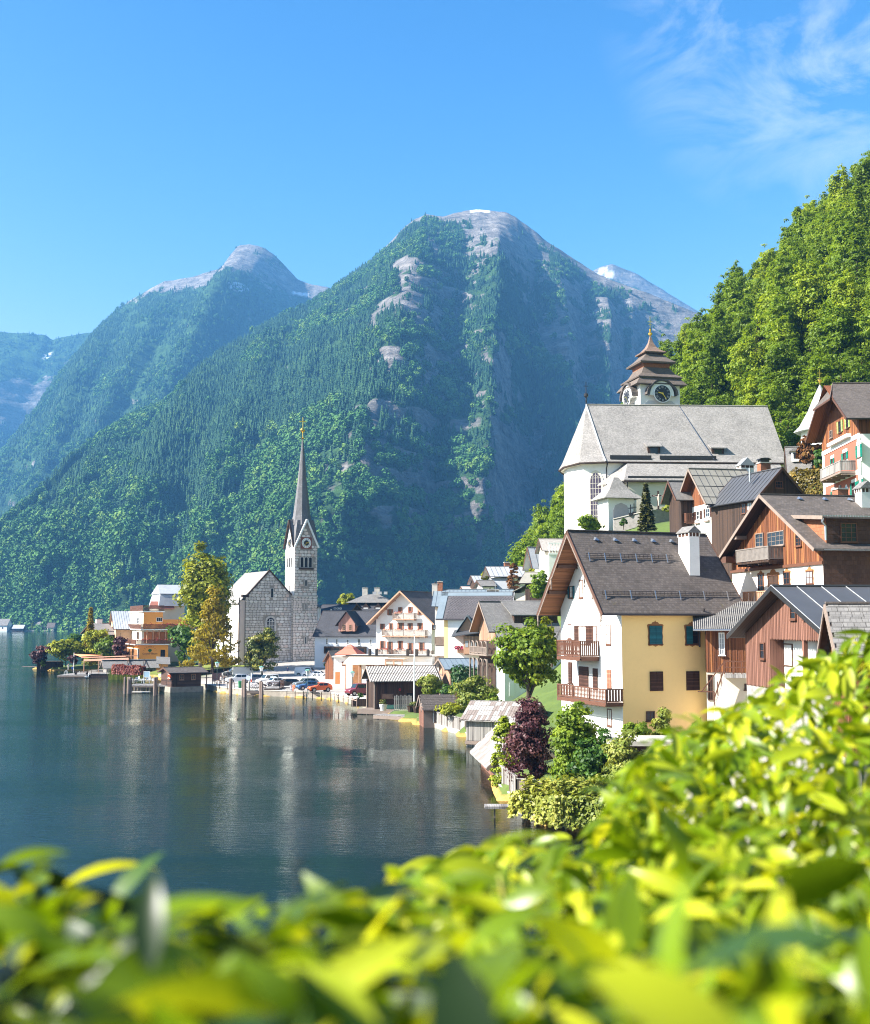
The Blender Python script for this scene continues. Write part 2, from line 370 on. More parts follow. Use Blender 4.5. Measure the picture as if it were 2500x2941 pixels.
def make_ground():
	xs = np.arange(-150, 270, 1.9); ys = np.arange(-25, 660, 2.1)
	X, Y = np.meshgrid(xs, ys); Z = ground_z(X, Y)
	steep = np.clip((X - 20)/40, 0, 1)*np.clip((Y - 100)/60, 0, 1)
	Z = Z + steep*(fbm(X/14, Y/14, 4, 3) - .5)*5
	nx, ny = len(xs), len(ys); i = np.arange(nx*ny).reshape(ny, nx)
	f = np.stack([i[:-1, :-1], i[:-1, 1:], i[1:, 1:], i[1:, :-1]], -1).reshape(-1, 4)
	me = np_mesh('ground', np.stack([X, Y, Z], -1).reshape(-1, 3), f)
	m, t, b = newmat('grass and lake bed'); tcn = t.new('TexCoord'); ob = tcn.outputs['Object']
	sp = t.new('SeparateXYZ'); t.l.new(ob, sp.inputs[0])
	n = t.noise(ob, 0.25, 6, 0.65); n2 = t.noise(ob, 3.0, 4, 0.6)
	g = t.ramp(n, (0.3, (.045, .085, .012)), (0.55, (.09, .14, .02)), (0.8, (.14, .15, .035)))
	g = t.mix(t.math('MULTIPLY', n2, .4), g, (.05, .06, .012))
	bed = t.ramp(n2, (0.3, (.26, .15, .03)), (0.7, (.55, .34, .09)))
	k = t.new('MapRange'); k.inputs['From Min'].default_value = 0.25; k.inputs['From Max'].default_value = 0.45; t.l.new(sp.outputs[2], k.inputs[0])
	t.set(b, Base_Color=t.mix(k.outputs[0], bed, g), Roughness=0.95, Normal=t.bump(n2, .5, .1))
	pv = np.clip((9.5 - X)/3, 0, 1)*np.clip((Y - 158)/6, 0, 1)*np.clip((X + 52)/4, 0, 1)*np.clip((330 - Y)/10, 0, 1)*np.clip((6 - Z)/1.5, 0, 1)
	pv = np.maximum(pv, np.clip((X - 11.5)/2, 0, 1)*np.clip((Y - 57)/3, 0, 1)*np.clip((118 - Y)/6, 0, 1)*np.clip((X - 11 + (Y - 84)*.12)/2, 0, 1)*np.clip((40 - X)/6, 0, 1))  # unseen pale ground added round the yellow house to bounce warm light up
	me.attributes.new('paved_and_bounce', 'FLOAT', 'POINT').data.foreach_set('value', pv.astype(np.float32).ravel())
	at = t.new('Attribute', attribute_name='paved_and_bounce'); pc_ = t.ramp(n2, (0.3, (.26, .235, .21)), (.7, (.36, .33, .30)))
	bb = b.inputs['Base Color']; src = bb.links[0].from_socket; t.set(b, Base_Color=t.mix(at.outputs['Fac'], src, t.mix(k.outputs[0], bed, pc_)))
	me.attributes.new('shade_soil', 'FLOAT', 'POINT').data.foreach_set('value', (np.clip((46 - Y)/4, 0, 1)).astype(np.float32).ravel())  # soil kept near black to paint in deep shade between the near leaves
	a2 = t.new('Attribute', attribute_name='shade_soil'); src = bb.links[0].from_socket; t.set(b, Base_Color=t.mix(a2.outputs['Fac'], src, (.028, .022, .014)))
	struct(link('ground', me, m, smooth=True))
def make_water():
	xs = np.concatenate([[-6000, -2500, -1000, -500, -260, -180, -130], np.arange(-110, 42, 1.6), [60, 120, 400, 2000, 6000]])
	ys = np.concatenate([[-400, -100, 0, 20], np.arange(34, 345, 1.8), [380, 450, 600, 900, 1400, 2200, 6400]])
	X, Y = np.meshgrid(xs, ys); nx, ny = len(xs), len(ys); i = np.arange(nx*ny).reshape(ny, nx)
	f = np.stack([i[:-1, :-1], i[:-1, 1:], i[1:, 1:], i[1:, :-1]], -1).reshape(-1, 4)
	d = -land_sd(X, Y)
	near = np.exp(-((X - 5)/22)**2 - ((Y - 84)/26)**2); left = np.exp(-((X + 75)/30)**2 - ((Y - 262)/22)**2)
	sh = np.exp(-np.maximum(d, 0)/(2.2 + 9*near + 6.0*left))*(0.35 + 0.65*np.clip(near + left, 0, 1))
	me = np_mesh('lake', np.stack([X, Y, np.zeros_like(X)], -1).reshape(-1, 3), f, {'shallow': ('POINT', sh)})
	m, t, b = newmat('lake water'); o = t.n['Material Output']
	tcn = t.new('TexCoord'); ob = tcn.outputs['Object']
	w1 = t.noise(t.vec(ob, (.55, 2.0, 1), (0, 0, .12)), 1.7, 4, 0.6, 0.2); w2 = t.noise(t.vec(ob, (.8, 1.2, 1), (0, 0, -.2)), 0.16, 3, 0.5)
	w3 = t.noise(t.vec(ob, (.012, .05, 1), (0, 0, .05)), 1.0, 3, .5)
	amp = t.ramp(w3, (0.36, 0.12), (0.62, 1.0))
	hgt = t.math('ADD', t.math('MULTIPLY', t.math('MULTIPLY', w1, amp), 0.26), t.math('MULTIPLY', w2, 0.22))
	nrm = t.bump(hgt, 1.0, 0.17)
	gl = t.new('BsdfGlossy'); gl.inputs['Roughness'].default_value = 0.05; gl.inputs['Color'].default_value = (.78, .84, .80, 1); t.l.new(nrm, gl.inputs['Normal'])
	df = t.new('BsdfDiffuse'); df.inputs['Color'].default_value = (.005, .014, .015, 1)
	tp = t.new('BsdfTransparent'); tp.inputs['Color'].default_value = (.93, .82, .5, 1)
	at = t.new('Attribute', attribute_name='shallow')
	m1 = t.new('MixShader'); t.l.new(at.outputs['Fac'], m1.inputs[0]); t.l.new(df.outputs[0], m1.inputs[1]); t.l.new(tp.outputs[0], m1.inputs[2])
	fr = t.new('Fresnel'); fr.inputs['IOR'].default_value = 1.33; t.l.new(nrm, fr.inputs['Normal'])
	m2 = t.new('MixShader'); t.l.new(fr.outputs[0], m2.inputs[0]); t.l.new(m1.outputs[0], m2.inputs[1]); t.l.new(gl.outputs[0], m2.inputs[2])
	t.l.new(m2.outputs[0], o.inputs['Surface'])
	struct(link('lake', me, m))
make_ground(); make_water()
# ================================================================ MOUNTAINS
def hill_mat(name, rock, rock2, floor, floor2):
	m, t, b = newmat(name); tcn = t.new('TexCoord'); ob = tcn.outputs['Object']
	at = t.new('Attribute', attribute_name='wood'); sn = t.new('Attribute', attribute_name='snow')
	n1 = t.noise(t.vec(ob, (.011, .011, .022), (0.25, .2, 0)), 1.0, 9, 0.72, .8)
	n2 = t.noise(t.vec(ob, (.016, .016, .11), (0.28, .3, 0)), 1.0, 7, 0.7, 1.0)
	n3 = t.noise(t.vec(ob, (.05, .05, .012), (0, 0, 0)), 1.0, 5, 0.6)
	f = t.math('ADD', t.math('MULTIPLY', n1, .45), t.math('ADD', t.math('MULTIPLY', n2, .35), t.math('MULTIPLY', n3, .25)))
	rk = t.ramp(f, (0.40, sc_(rock, .3)), (0.47, rock), (0.53, rock2), (.60, sc_(rock2, 1.5)))
	g = t.ramp(t.noise(ob, .02, 7, .7), (0.35, floor), (0.7, floor2))
	k = t.math('ADD', at.outputs['Fac'], t.math('MULTIPLY', t.math('SUBTRACT', t.noise(ob, .03, 6, .7), .5), .7))
	c = t.mix(t.ramp(k, (.38, 0.0), (.55, 1.0)), rk, g)
	c = t.mix(sn.outputs['Fac'], c, (.85, .87, .9))
	t.set(b, Base_Color=c, Roughness=.95); b.inputs['Specular IOR Level'].default_value = .1
	t.set(b, Normal=t.bump(f, 1.0, 45.0))
	return m
def interp_sil(sil, xs):
	P = [((u - PU)/F*Y, W(u, v, Y).z, Y) for u, v, Y in sil]; P.sort()
	P = np.array(P); return np.interp(xs, P[:, 0], P[:, 1]), np.interp(xs, P[:, 0], P[:, 2])
def smooth(a, k):
	w = np.hanning(2*k + 3)[1:-1]; w /= w.sum(); return np.convolve(np.pad(a, k, mode='edge'), w, 'valid')
def mountain(name, sil, base, x0, x1, dx, nt, treeh, spurs, amp, mat, woodfn, seed, snow=None, prof=1.0, rough_top=8):
	xs = np.arange(x0, x1, dx); H, Yr = interp_sil(sil, xs)
	Yr = smooth(Yr, 6); Yb = smooth(np.interp(xs,*zip(*base)), 8)
	H = np.maximum(H - treeh(xs), 20) + (fbm(xs/40, xs*0, 4, seed) - .5)*rough_top
	t = np.concatenate([np.linspace(-.03, 1, nt), [1.02, 1.06, 1.15, 1.3]])
	T, X = np.meshgrid(t, xs, indexing='ij'); Hh = H[None, :]; tt = np.minimum(T, 1)
	Z = Hh*np.where(T <= 1, T, 1 - (T - 1)*1.6)
	run = (Yr - Yb)[None, :]
	Yy = Yb[None, :] + run*np.where(T <= 1, np.sign(tt)*np.abs(tt)**prof, T)
	env = np.minimum(np.clip(1 - tt, 0, 1)**.5, (1 - tt)*2.2).clip(0, 1)*np.clip(tt*6 + .2, 0, 1); pull = np.zeros_like(X)
	Zs = Z
	for (xa, za, xb, zb, wd, a) in spurs:
		xc = xa + (xb - xa)*np.clip((Zs - za)/(zb - za), -.3, 1.2)
		dd = (X - xc)/wd
		pull = np.maximum(pull, 1.5*a*np.exp(-np.abs(dd)**1.3)) + .15*a*np.exp(-np.abs(dd)**1.3)
	Yy = Yy - env*pull
	g = ridged(X/260 + Zs/900, Zs/520, 5, seed + 3, .55) - .5
	g2 = ridged(X/70 + Zs/300, Zs/200, 4, seed + 9, .55) - .5
	st = fbm(X/300, Zs/42 + X/500, 4, seed + 14) - .5; g3 = ridged(X/22 + Zs/160, Zs/60, 3, seed + 19) - .5
	Yy = Yy - env*(amp*g + amp*.36*g2 + amp*.6*st + amp*.14*g3)
	V = np.stack([X, Yy, Z], -1)
	du = np.gradient(V, axis=1); dv = np.gradient(V, axis=0); N = np.cross(du, dv); N /= np.linalg.norm(N, axis=-1, keepdims=True) + 1e-9
	wood = woodfn(X, Z, N, tt, Hh)
	wood = np.clip(wood + (fbm(X/60, Z/60, 4, seed + 21) - .5)*.9 + (vn(X/14, Z/14, seed + 5) - .5)*.7, 0, 1)
	sn = np.zeros_like(wood) if snow is None else snow(X, Z, N, tt, Hh)
	ny, nx = X.shape; i = np.arange(nx*ny).reshape(ny, nx)
	f = np.stack([i[:-1, :-1], i[:-1, 1:], i[1:, 1:], i[1:, :-1]], -1).reshape(-1, 4)
	me = np_mesh(name, V.reshape(-1, 3), f, {'wood': ('POINT', wood), 'snow': ('POINT', sn)})
	o = struct(link(name, me, mat, smooth=False))
	return V[:nt], wood[:nt], N[:nt]
ROCK = hill_mat('pale limestone and forest floor', (.13, .126, .12), (.205, .187, .172), (.016, .045, .02), (.06, .13, .035))
SIL1 = [(-500, 1600, 1750), (-150, 1545, 1900), (0, 1491, 2000), (153, 1406, 2150), (198, 1360, 2180), (272, 1293, 2250), (306, 1225, 2350), (397, 1168, 2450), (567, 1060, 2600), (623, 981, 2650), (794, 890, 2800), (900, 843, 2850), (1056, 731, 2950), (1149, 656, 3000),
		(1190, 622, 3000), (1224, 609, 3000), (1250, 614, 3000), (1274, 619, 3000), (1336, 601, 3000), (1380, 600, 3000), (1449, 606, 3000), (1490, 622, 3000), (1523, 643, 3000), (1586, 693, 3000), (1735, 775, 3000), (1835, 805, 2950), (2000, 872, 2900), (2200, 960, 2900), (2500, 1100, 2900), (3000, 1300, 2900)]
def px(u, Y): return (u - PU)/F*Y
def pz(v, Y): return CAMZ + (HORIZ - v)/F*Y*1.0
def th1(x):
	u = np.interp(x, [-900, -700, -190, -80, 150, 330, 480, 800], [24, 24, 22, 6, 0, 6, 18, 20]); return u
def wood1(X, Z, N, t, H):
	flat = np.clip((N[..., 2] - .36)/.2, 0, 1)
	left = np.clip((px(1240, 2600) - X + (Z - 400)*.12)/160, 0, 1)
	w = np.maximum(left*(.85 + .15*flat), flat*(.22 + .85*fbm(X/130, Z/150, 3, 77))*np.clip(1.25 - (X - px(1080, 2600))/900, .5, 1))
	w = w*np.clip((1 - t)*14 + np.clip((px(1080, 3000) - X)/100, 0, 1) + .1, 0, 1)
	low = np.clip((170 - Z)/80, 0, 1)
	topr = np.exp(-((X - px(1390, 3000))/190)**2)*np.clip((t - .72)/.12, 0, 1)
	rib = np.exp(-((X - (px(1470, 2700) - (Z - 500)*.22))/75)**2)*np.clip((900 - Z)/150, 0, 1)
	return np.clip(np.maximum(w, np.maximum(low*.9, rib*.7)) - topr*.3, 0, 1)
B1 = [(-1500, 1480), (-900, 1480), (-560, 1480), (-330, 1430), (-150, 1340), (-40, 1400), (60, 1690), (180, 1900), (330, 2020), (520, 2100), (800, 2220), (1200, 2300)]
SP1 = [(px(1000, 1500), 20, px(1240, 2950), 1050, 170, 190), (px(820, 1500), 10, px(960, 2850), 820, 90, 110), (px(640, 1500), 10, px(800, 2700), 700, 80, 110), (px(420, 1500), 10, px(600, 2600), 560, 80, 100), (px(200, 1500), 0, px(380, 2450), 420, 80, 90),
	   (px(1330, 2100), 60, px(1420, 2850), 900, 90, 260), (px(1470, 2200), 60, px(1290, 2850), 1000, 60, 150), (px(1560, 2200), 60, px(1600, 2850), 860, 80, 200), (px(1700, 2200), 300, px(1740, 2850), 800, 60, 200), (px(1210, 2000), 40, px(1330, 2900), 760, 45, 150), (px(1390, 2200), 100, px(1360, 2900), 980, 32, 130), (px(1530, 2300), 200, px(1500, 2900), 980, 34, 140), (px(1620, 2300), 100, px(1660, 2900), 860, 34, 120), (px(1280, 2100), 60, px(1300, 2900), 960, 30, 110), (px(1760, 2300), 300, px(1800, 2900), 760, 34, 110), (px(1150, 1900), 40, px(1270, 2900), 900, 40, 120)]
MV1 = mountain('mountain', SIL1, B1, -1300, 900, 4.8, 290, th1, SP1, 120, ROCK, wood1, 31,
			   snow=lambda X, Z, N, t, H: ((np.abs(X - px(1385, 3000)) < 26) & (t > .985))*1.0)
SIL2 = [(-400, 1500, 4300), (34, 1366, 4300), (57, 1270, 4300), (85, 1215, 4300), (142, 1117, 4300), (187, 1060, 4300), (215, 998, 4300), (278, 918, 4300), (351, 856, 4300), (453, 800, 4300), (538, 788, 4300), (590, 772, 4300), (624, 762, 4300), (648, 730, 4300), (669, 707, 4300), (703, 700, 4300), (748, 712, 4300), (775, 730, 4300), (799, 754, 4300),
		(845, 802, 4300), (879, 814, 4300), (930, 822, 4300), (1100, 900, 4300), (1300, 950, 4300), (1600, 1000, 4300)]
def wood2(X, Z, N, t, H):
	flat = np.clip((N[..., 2] - .3)/.22, 0, 1); w = .55 + .5*flat
	top = np.clip((Z - 1130 - 80*fbm(X/150, Z/150, 3, 5))/90, 0, 1)
	cliff = np.clip((px(150, 4300) - X + (Z - 700)*.16)/50, 0, 1)*np.clip((Z - 480)/80, 0, 1)
	return np.clip(w - top*.9 - cliff*.9, 0, 1)
B2 = [(-2200, 3000), (-1560, 3000), (-1300, 2750), (-900, 2750), (-600, 3000), (-300, 3300), (400, 3300)]
SP2 = [(px(430, 3000), 200, px(690, 4200), 1300, 200, 330), (px(260, 3000), 150, px(500, 4200), 1150, 140, 220), (px(130, 2900), 150, px(330, 4200), 1000, 110, 160)]
MV2 = mountain('mountain_behind', SIL2, B2, -2100, 350, 9.0, 150, lambda x: np.where(x < px(640, 4300), 10, 0), SP2, 95, ROCK, wood2, 57,
			   snow=lambda X, Z, N, t, H: ((np.hypot(X - px(862, 4250), (Z - pz(838, 4250))*3) < 30) | (np.hypot(X - px(716, 4100), (Z - pz(880, 4100))) < 24))*1.0)
SIL3 = [(u, v, 5300) for u, v in ((-900, 900), (-300, 930), (0, 945), (60, 948), (110, 952), (128, 968), (160, 958), (200, 950), (280, 940), (500, 960))]
def wood3(X, Z, N, t, H): return np.clip(.9 - np.clip((1 - np.abs(t - .70)/.14), 0, 1)*1.6, 0, 1)
MV3 = mountain('plateau_mountain', SIL3, [(-6000, 4400), (3000, 4400)], -3000, -900, 14.0, 90, lambda x: x*0 + 16, [(px(-80, 4600), 100, px(-40, 5200), 1150, 260, 300)], 120, ROCK, wood3, 83,
			   snow=lambda X, Z, N, t, H: (((np.abs(Z - pz(985, 5150)) < 12) & (np.abs(X - px(232, 5150)) < 26)) | ((np.hypot(X - px(105, 5150), Z - pz(1000, 5150)) < 18)))*1.0, prof=.7)
SIL4 = [(1500, 900, 5200), (1690, 790, 5200), (1735, 766, 5200), (1770, 757, 5200), (1800, 768, 5200), (1850, 790, 5200), (1950, 850, 5200), (2200, 1000, 5200)]
mountain('snowy_peak', SIL4, [(-1000, 4300), (3000, 4300)], 300, 1500, 14.0, 60, lambda x: x*0, [], 60, ROCK, lambda X, Z, N, t, H: np.clip(.75 - np.clip((t - .93)*20, 0, 1), 0, 1), 97,
		 snow=lambda X, Z, N, t, H: ((np.hypot((X - px(1752, 5200))/2, Z - pz(768, 5200)) < 17))*1.0)
def conifer_proto(name, n_ring=8, seed=1):
	r = random.Random(seed); v = []; f = []; k = 9
	for i in range(n_ring):
		a = i/n_ring; z0 = .06 + a*.8; R = .20*(1 - a)**.85 + .025; zt = z0 + .22*(1 - a*.5)
		n = len(v); v.append((0, 0, min(1.0, zt)))
		for q in range(k):
			an = 2*math.pi*(q + r.random()*.7)/k; rr = R*r.uniform(.65, 1.2)*(1.0 if q % 2 else .62)
			v.append((rr*math.cos(an), rr*math.sin(an), z0 + r.uniform(-.03, .02)))
		for q in range(k): f.append((n, n + 1 + q, n + 1 + (q + 1) % k))
	me = np_mesh(name, v, f); return me
def broad_proto(name, seed=1, n=230):
	r = np.random.default_rng(seed); d = r.normal(size=(n, 3)); d /= np.linalg.norm(d, axis=1, keepdims=True)
	c = d*(r.random((n, 1))**.35)*np.array([.36, .36, .36]) + np.array([0, 0, .55]); c[:, 2] += .12*(1 - np.hypot(c[:, 0], c[:, 1])/.4)
	nn = d + r.normal(size=(n, 3))*.6; nn /= np.linalg.norm(nn, axis=1, keepdims=True)
	a = np.cross(nn, r.normal(size=(n, 3))); a /= np.linalg.norm(a, axis=1, keepdims=True); b = np.cross(nn, a); s = r.uniform(.055, .115, (n, 1))
	v = np.stack([c + a*s, c + b*s*.7, c - a*s, c - b*s*.7], 1).reshape(-1, 3); f = np.arange(4*n).reshape(n, 4)
	return np_mesh(name, v, f)
def tree_mat(name, c0, c1, c2):
	m, t, b = newmat(name); oi = t.new('ObjectInfo'); ln = t.noise(oi.outputs['Location'], .009, 4, .6); fr = t.math('ADD', t.math('MULTIPLY', oi.outputs['Random'], .55), t.math('MULTIPLY', t.math('SUBTRACT', ln, .3), 1.1), True)
	t.set(b, Base_Color=t.ramp(fr, (0.0, c0), (.55, c1), (1.0, c2)), Roughness=.8); b.inputs['Specular IOR Level'].default_value = .1
	return m
CONM = tree_mat('dark conifer needles', (.012, .04, .022), (.024, .065, .03), (.06, .12, .035))
BROM = tree_mat('mixed leaf green', (.035, .10, .03), (.07, .165, .038), (.20, .30, .05))
protos = []
for i in range(3):
	me = conifer_proto('conifer_shape', 8, i); me.materials.append(CONM); protos.append(bpy.data.objects.new('conifer_shape', me))
for i in range(3):
	me = broad_proto('leafy_shape', i); me.materials.append(BROM); protos.append(bpy.data.objects.new('leafy_shape', me))
pc = bpy.data.collections.new('tree shapes')
for p in protos: pc.objects.link(p)
def scatter_forest(name, pts, scl, idx, rot):
	me = bpy.data.meshes.new(name); n = len(pts); me.vertices.add(n); me.vertices.foreach_set('co', np.asarray(pts, np.float32).ravel())
	for an, dat, ty in (('size', scl, 'FLOAT'), ('turn', rot, 'FLOAT'), ('sort', idx, 'INT')):
		a = me.attributes.new(an, ty, 'POINT'); a.data.foreach_set('value', np.asarray(dat, np.float32 if ty == 'FLOAT' else np.int32))
	o = bpy.data.objects.new(name, me); col.objects.link(o)
	g = bpy.data.node_groups.new('scatter trees', 'GeometryNodeTree')
	g.interface.new_socket('Geometry', in_out='INPUT', socket_type='NodeSocketGeometry'); g.interface.new_socket('Geometry', in_out='OUTPUT', socket_type='NodeSocketGeometry')
	N = g.nodes; L = g.links; i_ = N.new('NodeGroupInput'); o_ = N.new('NodeGroupOutput')
	ip = N.new('GeometryNodeInstanceOnPoints'); ci = N.new('GeometryNodeCollectionInfo'); ci.inputs['Collection'].default_value = pc; ci.inputs['Separate Children'].default_value = True; ci.inputs['Reset Children'].default_value = True
	def at(nm, ty):
		q = N.new('GeometryNodeInputNamedAttribute'); q.data_type = ty; q.inputs['Name'].default_value = nm; return q.outputs['Attribute']
	L.new(i_.outputs[0], ip.inputs['Points']); L.new(ci.outputs[0], ip.inputs['Instance']); ip.inputs['Pick Instance'].default_value = True
	L.new(at('sort', 'INT'), ip.inputs['Instance Index'])
	cx = N.new('ShaderNodeCombineXYZ'); L.new(at('turn', 'FLOAT'), cx.inputs[2]); L.new(cx.outputs[0], ip.inputs['Rotation'])
	L.new(at('size', 'FLOAT'), ip.inputs['Scale']); L.new(ip.outputs[0], o_.inputs[0])
	md = o.modifiers.new('scatter', 'NODES'); md.node_group = g
	stuff(o); return o
def forest(name, mv, n, hmin, hmax, seed, umin=-60, umax=2560, leafy=lambda X, Z: .3):
	V, wood, N = mv; r = np.random.default_rng(seed); ny, nx = wood.shape
	du = np.linalg.norm(np.diff(V, axis=1), axis=-1); dv = np.linalg.norm(np.diff(V, axis=0), axis=-1)
	area = du[:-1, :]*dv[:, :-1]; wq = wood[:-1, :-1]
	uu = PU + F*V[:-1, :-1, 0]/V[:-1, :-1, 1]
	p = area*np.clip((wq - .35)*2.2, 0, 1)*np.clip(fbm(V[:-1, :-1, 0]/55, V[:-1, :-1, 2]/55, 4, seed + 40)*3.2 - 1.0, .12, 1)*((uu > umin) & (uu < umax)); p = (p/p.sum()).ravel()
	k = r.choice(len(p), n, p=p); i = k//(nx - 1); j = k % (nx - 1); a = r.random((n, 1)); b = r.random((n, 1))
	P = V[i, j]*(1 - a)*(1 - b) + V[i, j + 1]*a*(1 - b) + V[i + 1, j]*(1 - a)*b + V[i + 1, j + 1]*a*b
	lf = leafy(P[:, 0], P[:, 2]) + (fbm(P[:, 0]/90, P[:, 2]/90, 3, seed) - .5)*1.3
	isl = r.random(n) < lf
	idx = np.where(isl, 3, 0) + r.integers(0, 3, n)
	s = (hmin*.7 + (hmax*1.15 - hmin*.7)*r.random(n)**1.6)*(0.75 + .5*fbm(P[:, 0]/120, P[:, 2]/120, 2, seed + 2))*np.where(isl, .95, 1.0)*np.clip(1.15 - P[:, 2]/2600, .5, 1)
	P[:, 2] -= s*.06
	return scatter_forest(name, P, s, idx, r.uniform(0, 6.28, n))
forest('forest', MV1, 80000, 9, 21, 5, leafy=lambda X, Z: np.clip(.85 - Z/420, .04, .9))
forest('forest', MV2, 34000, 12, 23, 6, leafy=lambda X, Z: np.clip(.5 - Z/1500, .03, .5))
forest('forest', MV3, 5000, 20, 34, 8, leafy=lambda X, Z: X*0 - .3)
hz = MB().box(-4200, -250, -7, 4200, 6300, 1500)
hm = bpy.data.materials.new('valley haze'); hm.use_nodes = True; t = NT(hm); t.n.remove(t.n['Principled BSDF'])
pv = t.new('VolumePrincipled'); pv.inputs['Color'].default_value = (.17, .5, 1.0, 1); pv.inputs['Density'].default_value = 0.0001; pv.inputs['Anisotropy'].default_value = 0.0
t.l.new(pv.outputs[0], t.n['Material Output'].inputs['Volume'])
stuff(part('haze', hz, hm))
# ================================================================ HOUSE BUILDER
WHITE = plain('white limewash', (.80, .78, .74), .85, .12, .9); CREAM = plain('cream render', (.66, .60, .48), .85, .08, .5)
YELLOW = plain('ochre yellow render', (.97, .67, .28), .85, .05, .35); ORANGE = plain('orange render', (.80, .33, .07), .85, .08, .4); PINK = plain('salmon pink render', (.34, .105, .065), .85, .08, .5)
PALE = plain('pale grey render', (.55, .55, .55), .85, .1, .5)
GREYW = plain('blue white render', (.62, .66, .72), .85, .06, .5)
BRWOOD = planks('red brown boards', (.17, .062, .027), (.028, .011, .007), .17, streak=1.15)
BRW3 = planks('sun scorched boards', (.30, .12, .045), (.06, .022, .01), .14, streak=1.2)
def brw(): return random.choice((BRWOOD, BRWOOD, BRWOOD2, BRW3))
BRWOOD2 = planks('burnt brown boards', (.14, .05, .022), (.02, .009, .006), .15, streak=1.2)
DKWOOD = planks('dark boards', (.055, .032, .022), (.018, .012, .01), .2)
PKWOOD = planks('pinkish brown boards', (.23, .112, .078), (.13, .06, .042), .16, streak=.5)
GYWOOD = planks('silver grey boards', (.30, .28, .26), (.09, .08, .075), .16)
SOFFIT = planks('soffit boards', (.24, .105, .05), (.11, .045, .02), .2, along='h')
TRIM = plain('brown trim', (.085, .038, .022), .6, .2); TRIMR = plain('red brown trim', (.115, .046, .025), .6, .2); OLDTRIM = plain('weathered trim', (.22, .17, .14), .8, .25)
LTWOOD = plain('light larch', (.42, .24, .15), .7, .15); WHITET = plain('white paint', (.8, .8, .78), .5, .04)
ORN = plain('painted ornament brown', (.30, .13, .045), .8, .35, 6)
TEAL = planks('teal shutter slats', (.02, .16, .20), (.015, .10, .13), .09, along='h', streak=.3, gap=.25); GREEN = planks('green shutter slats', (.0, .20, .14), (.0, .13, .09), .09, along='h', streak=.3, gap=.2)
LIME = planks('pale green shutter slats', (.36, .46, .16), (.25, .34, .1), .09, along='h', streak=.3, gap=.2); BRSH = planks('brown shutter slats', (.10, .045, .03), (.05, .022, .015), .08, along='h', streak=.3, gap=.3)
PKSH = planks('salmon shutter slats', (.42, .20, .13), (.3, .13, .08), .09, along='h', streak=.3, gap=.25)
GLASS = glass(); GLASSL = plain('curtained glass', (.32, .34, .36), .12, .25, 3, bump=0, spec=.7)
GUTTER = plain('dark metal gutter', (.05, .045, .045), .4, .1, metal=.6); ZINC = plain('zinc pipe', (.35, .38, .42), .35, .1, metal=.8)
SHBR = shingle('brown grey shingle roof', (.112, .094, .084), .24, .24, var=.5, moss=(.12, .10, .02)); SHGY = shingle('silver shingle roof', (.29, .27, .25), .22, .22, var=.5)
SHDK = shingle('dark slate roof', (.06, .06, .068), .3, .25); SHWA = shingle('weathered grey roof', (.20, .19, .18), .25, .22, moss=(.12, .11, .03)); SHOR = shingle('red larch shingle wall', (.30, .12, .06), .22, .28, var=.4); SHDW = shingle('dark shingle wall', (.075, .04, .028), .3, .32, var=.4)
SHHX = shingle('tile roof', (.11, .10, .105), .36, .3, var=.25)
MTBL = plain('blue grey metal roof', (.17, .21, .24), .5, .2, .6); MTDK = plain('anthracite metal roof', (.062, .063, .068), .5, .15, .5); MTOL = plain('patinated metal roof', (.235, .22, .185), .55, .25, .5); MTLT = plain('light metal roof', (.36, .37, .385), .5, .22, .5)
BRICK = shingle('brick', (.34, .14, .08), .25, .08, rough=.9, var=.25); STONEW = plain('grey stone', (.28, .26, .24), .9, .4, 2.5, bump=.6); CONC = plain('concrete', (.46, .43, .38), .9, .25, .8); GOLD = plain('gilded metal', (.85, .52, .12), .25, .05, metal=1.0)
def rotz(a): return Matrix.Rotation(a, 4, 'Z')
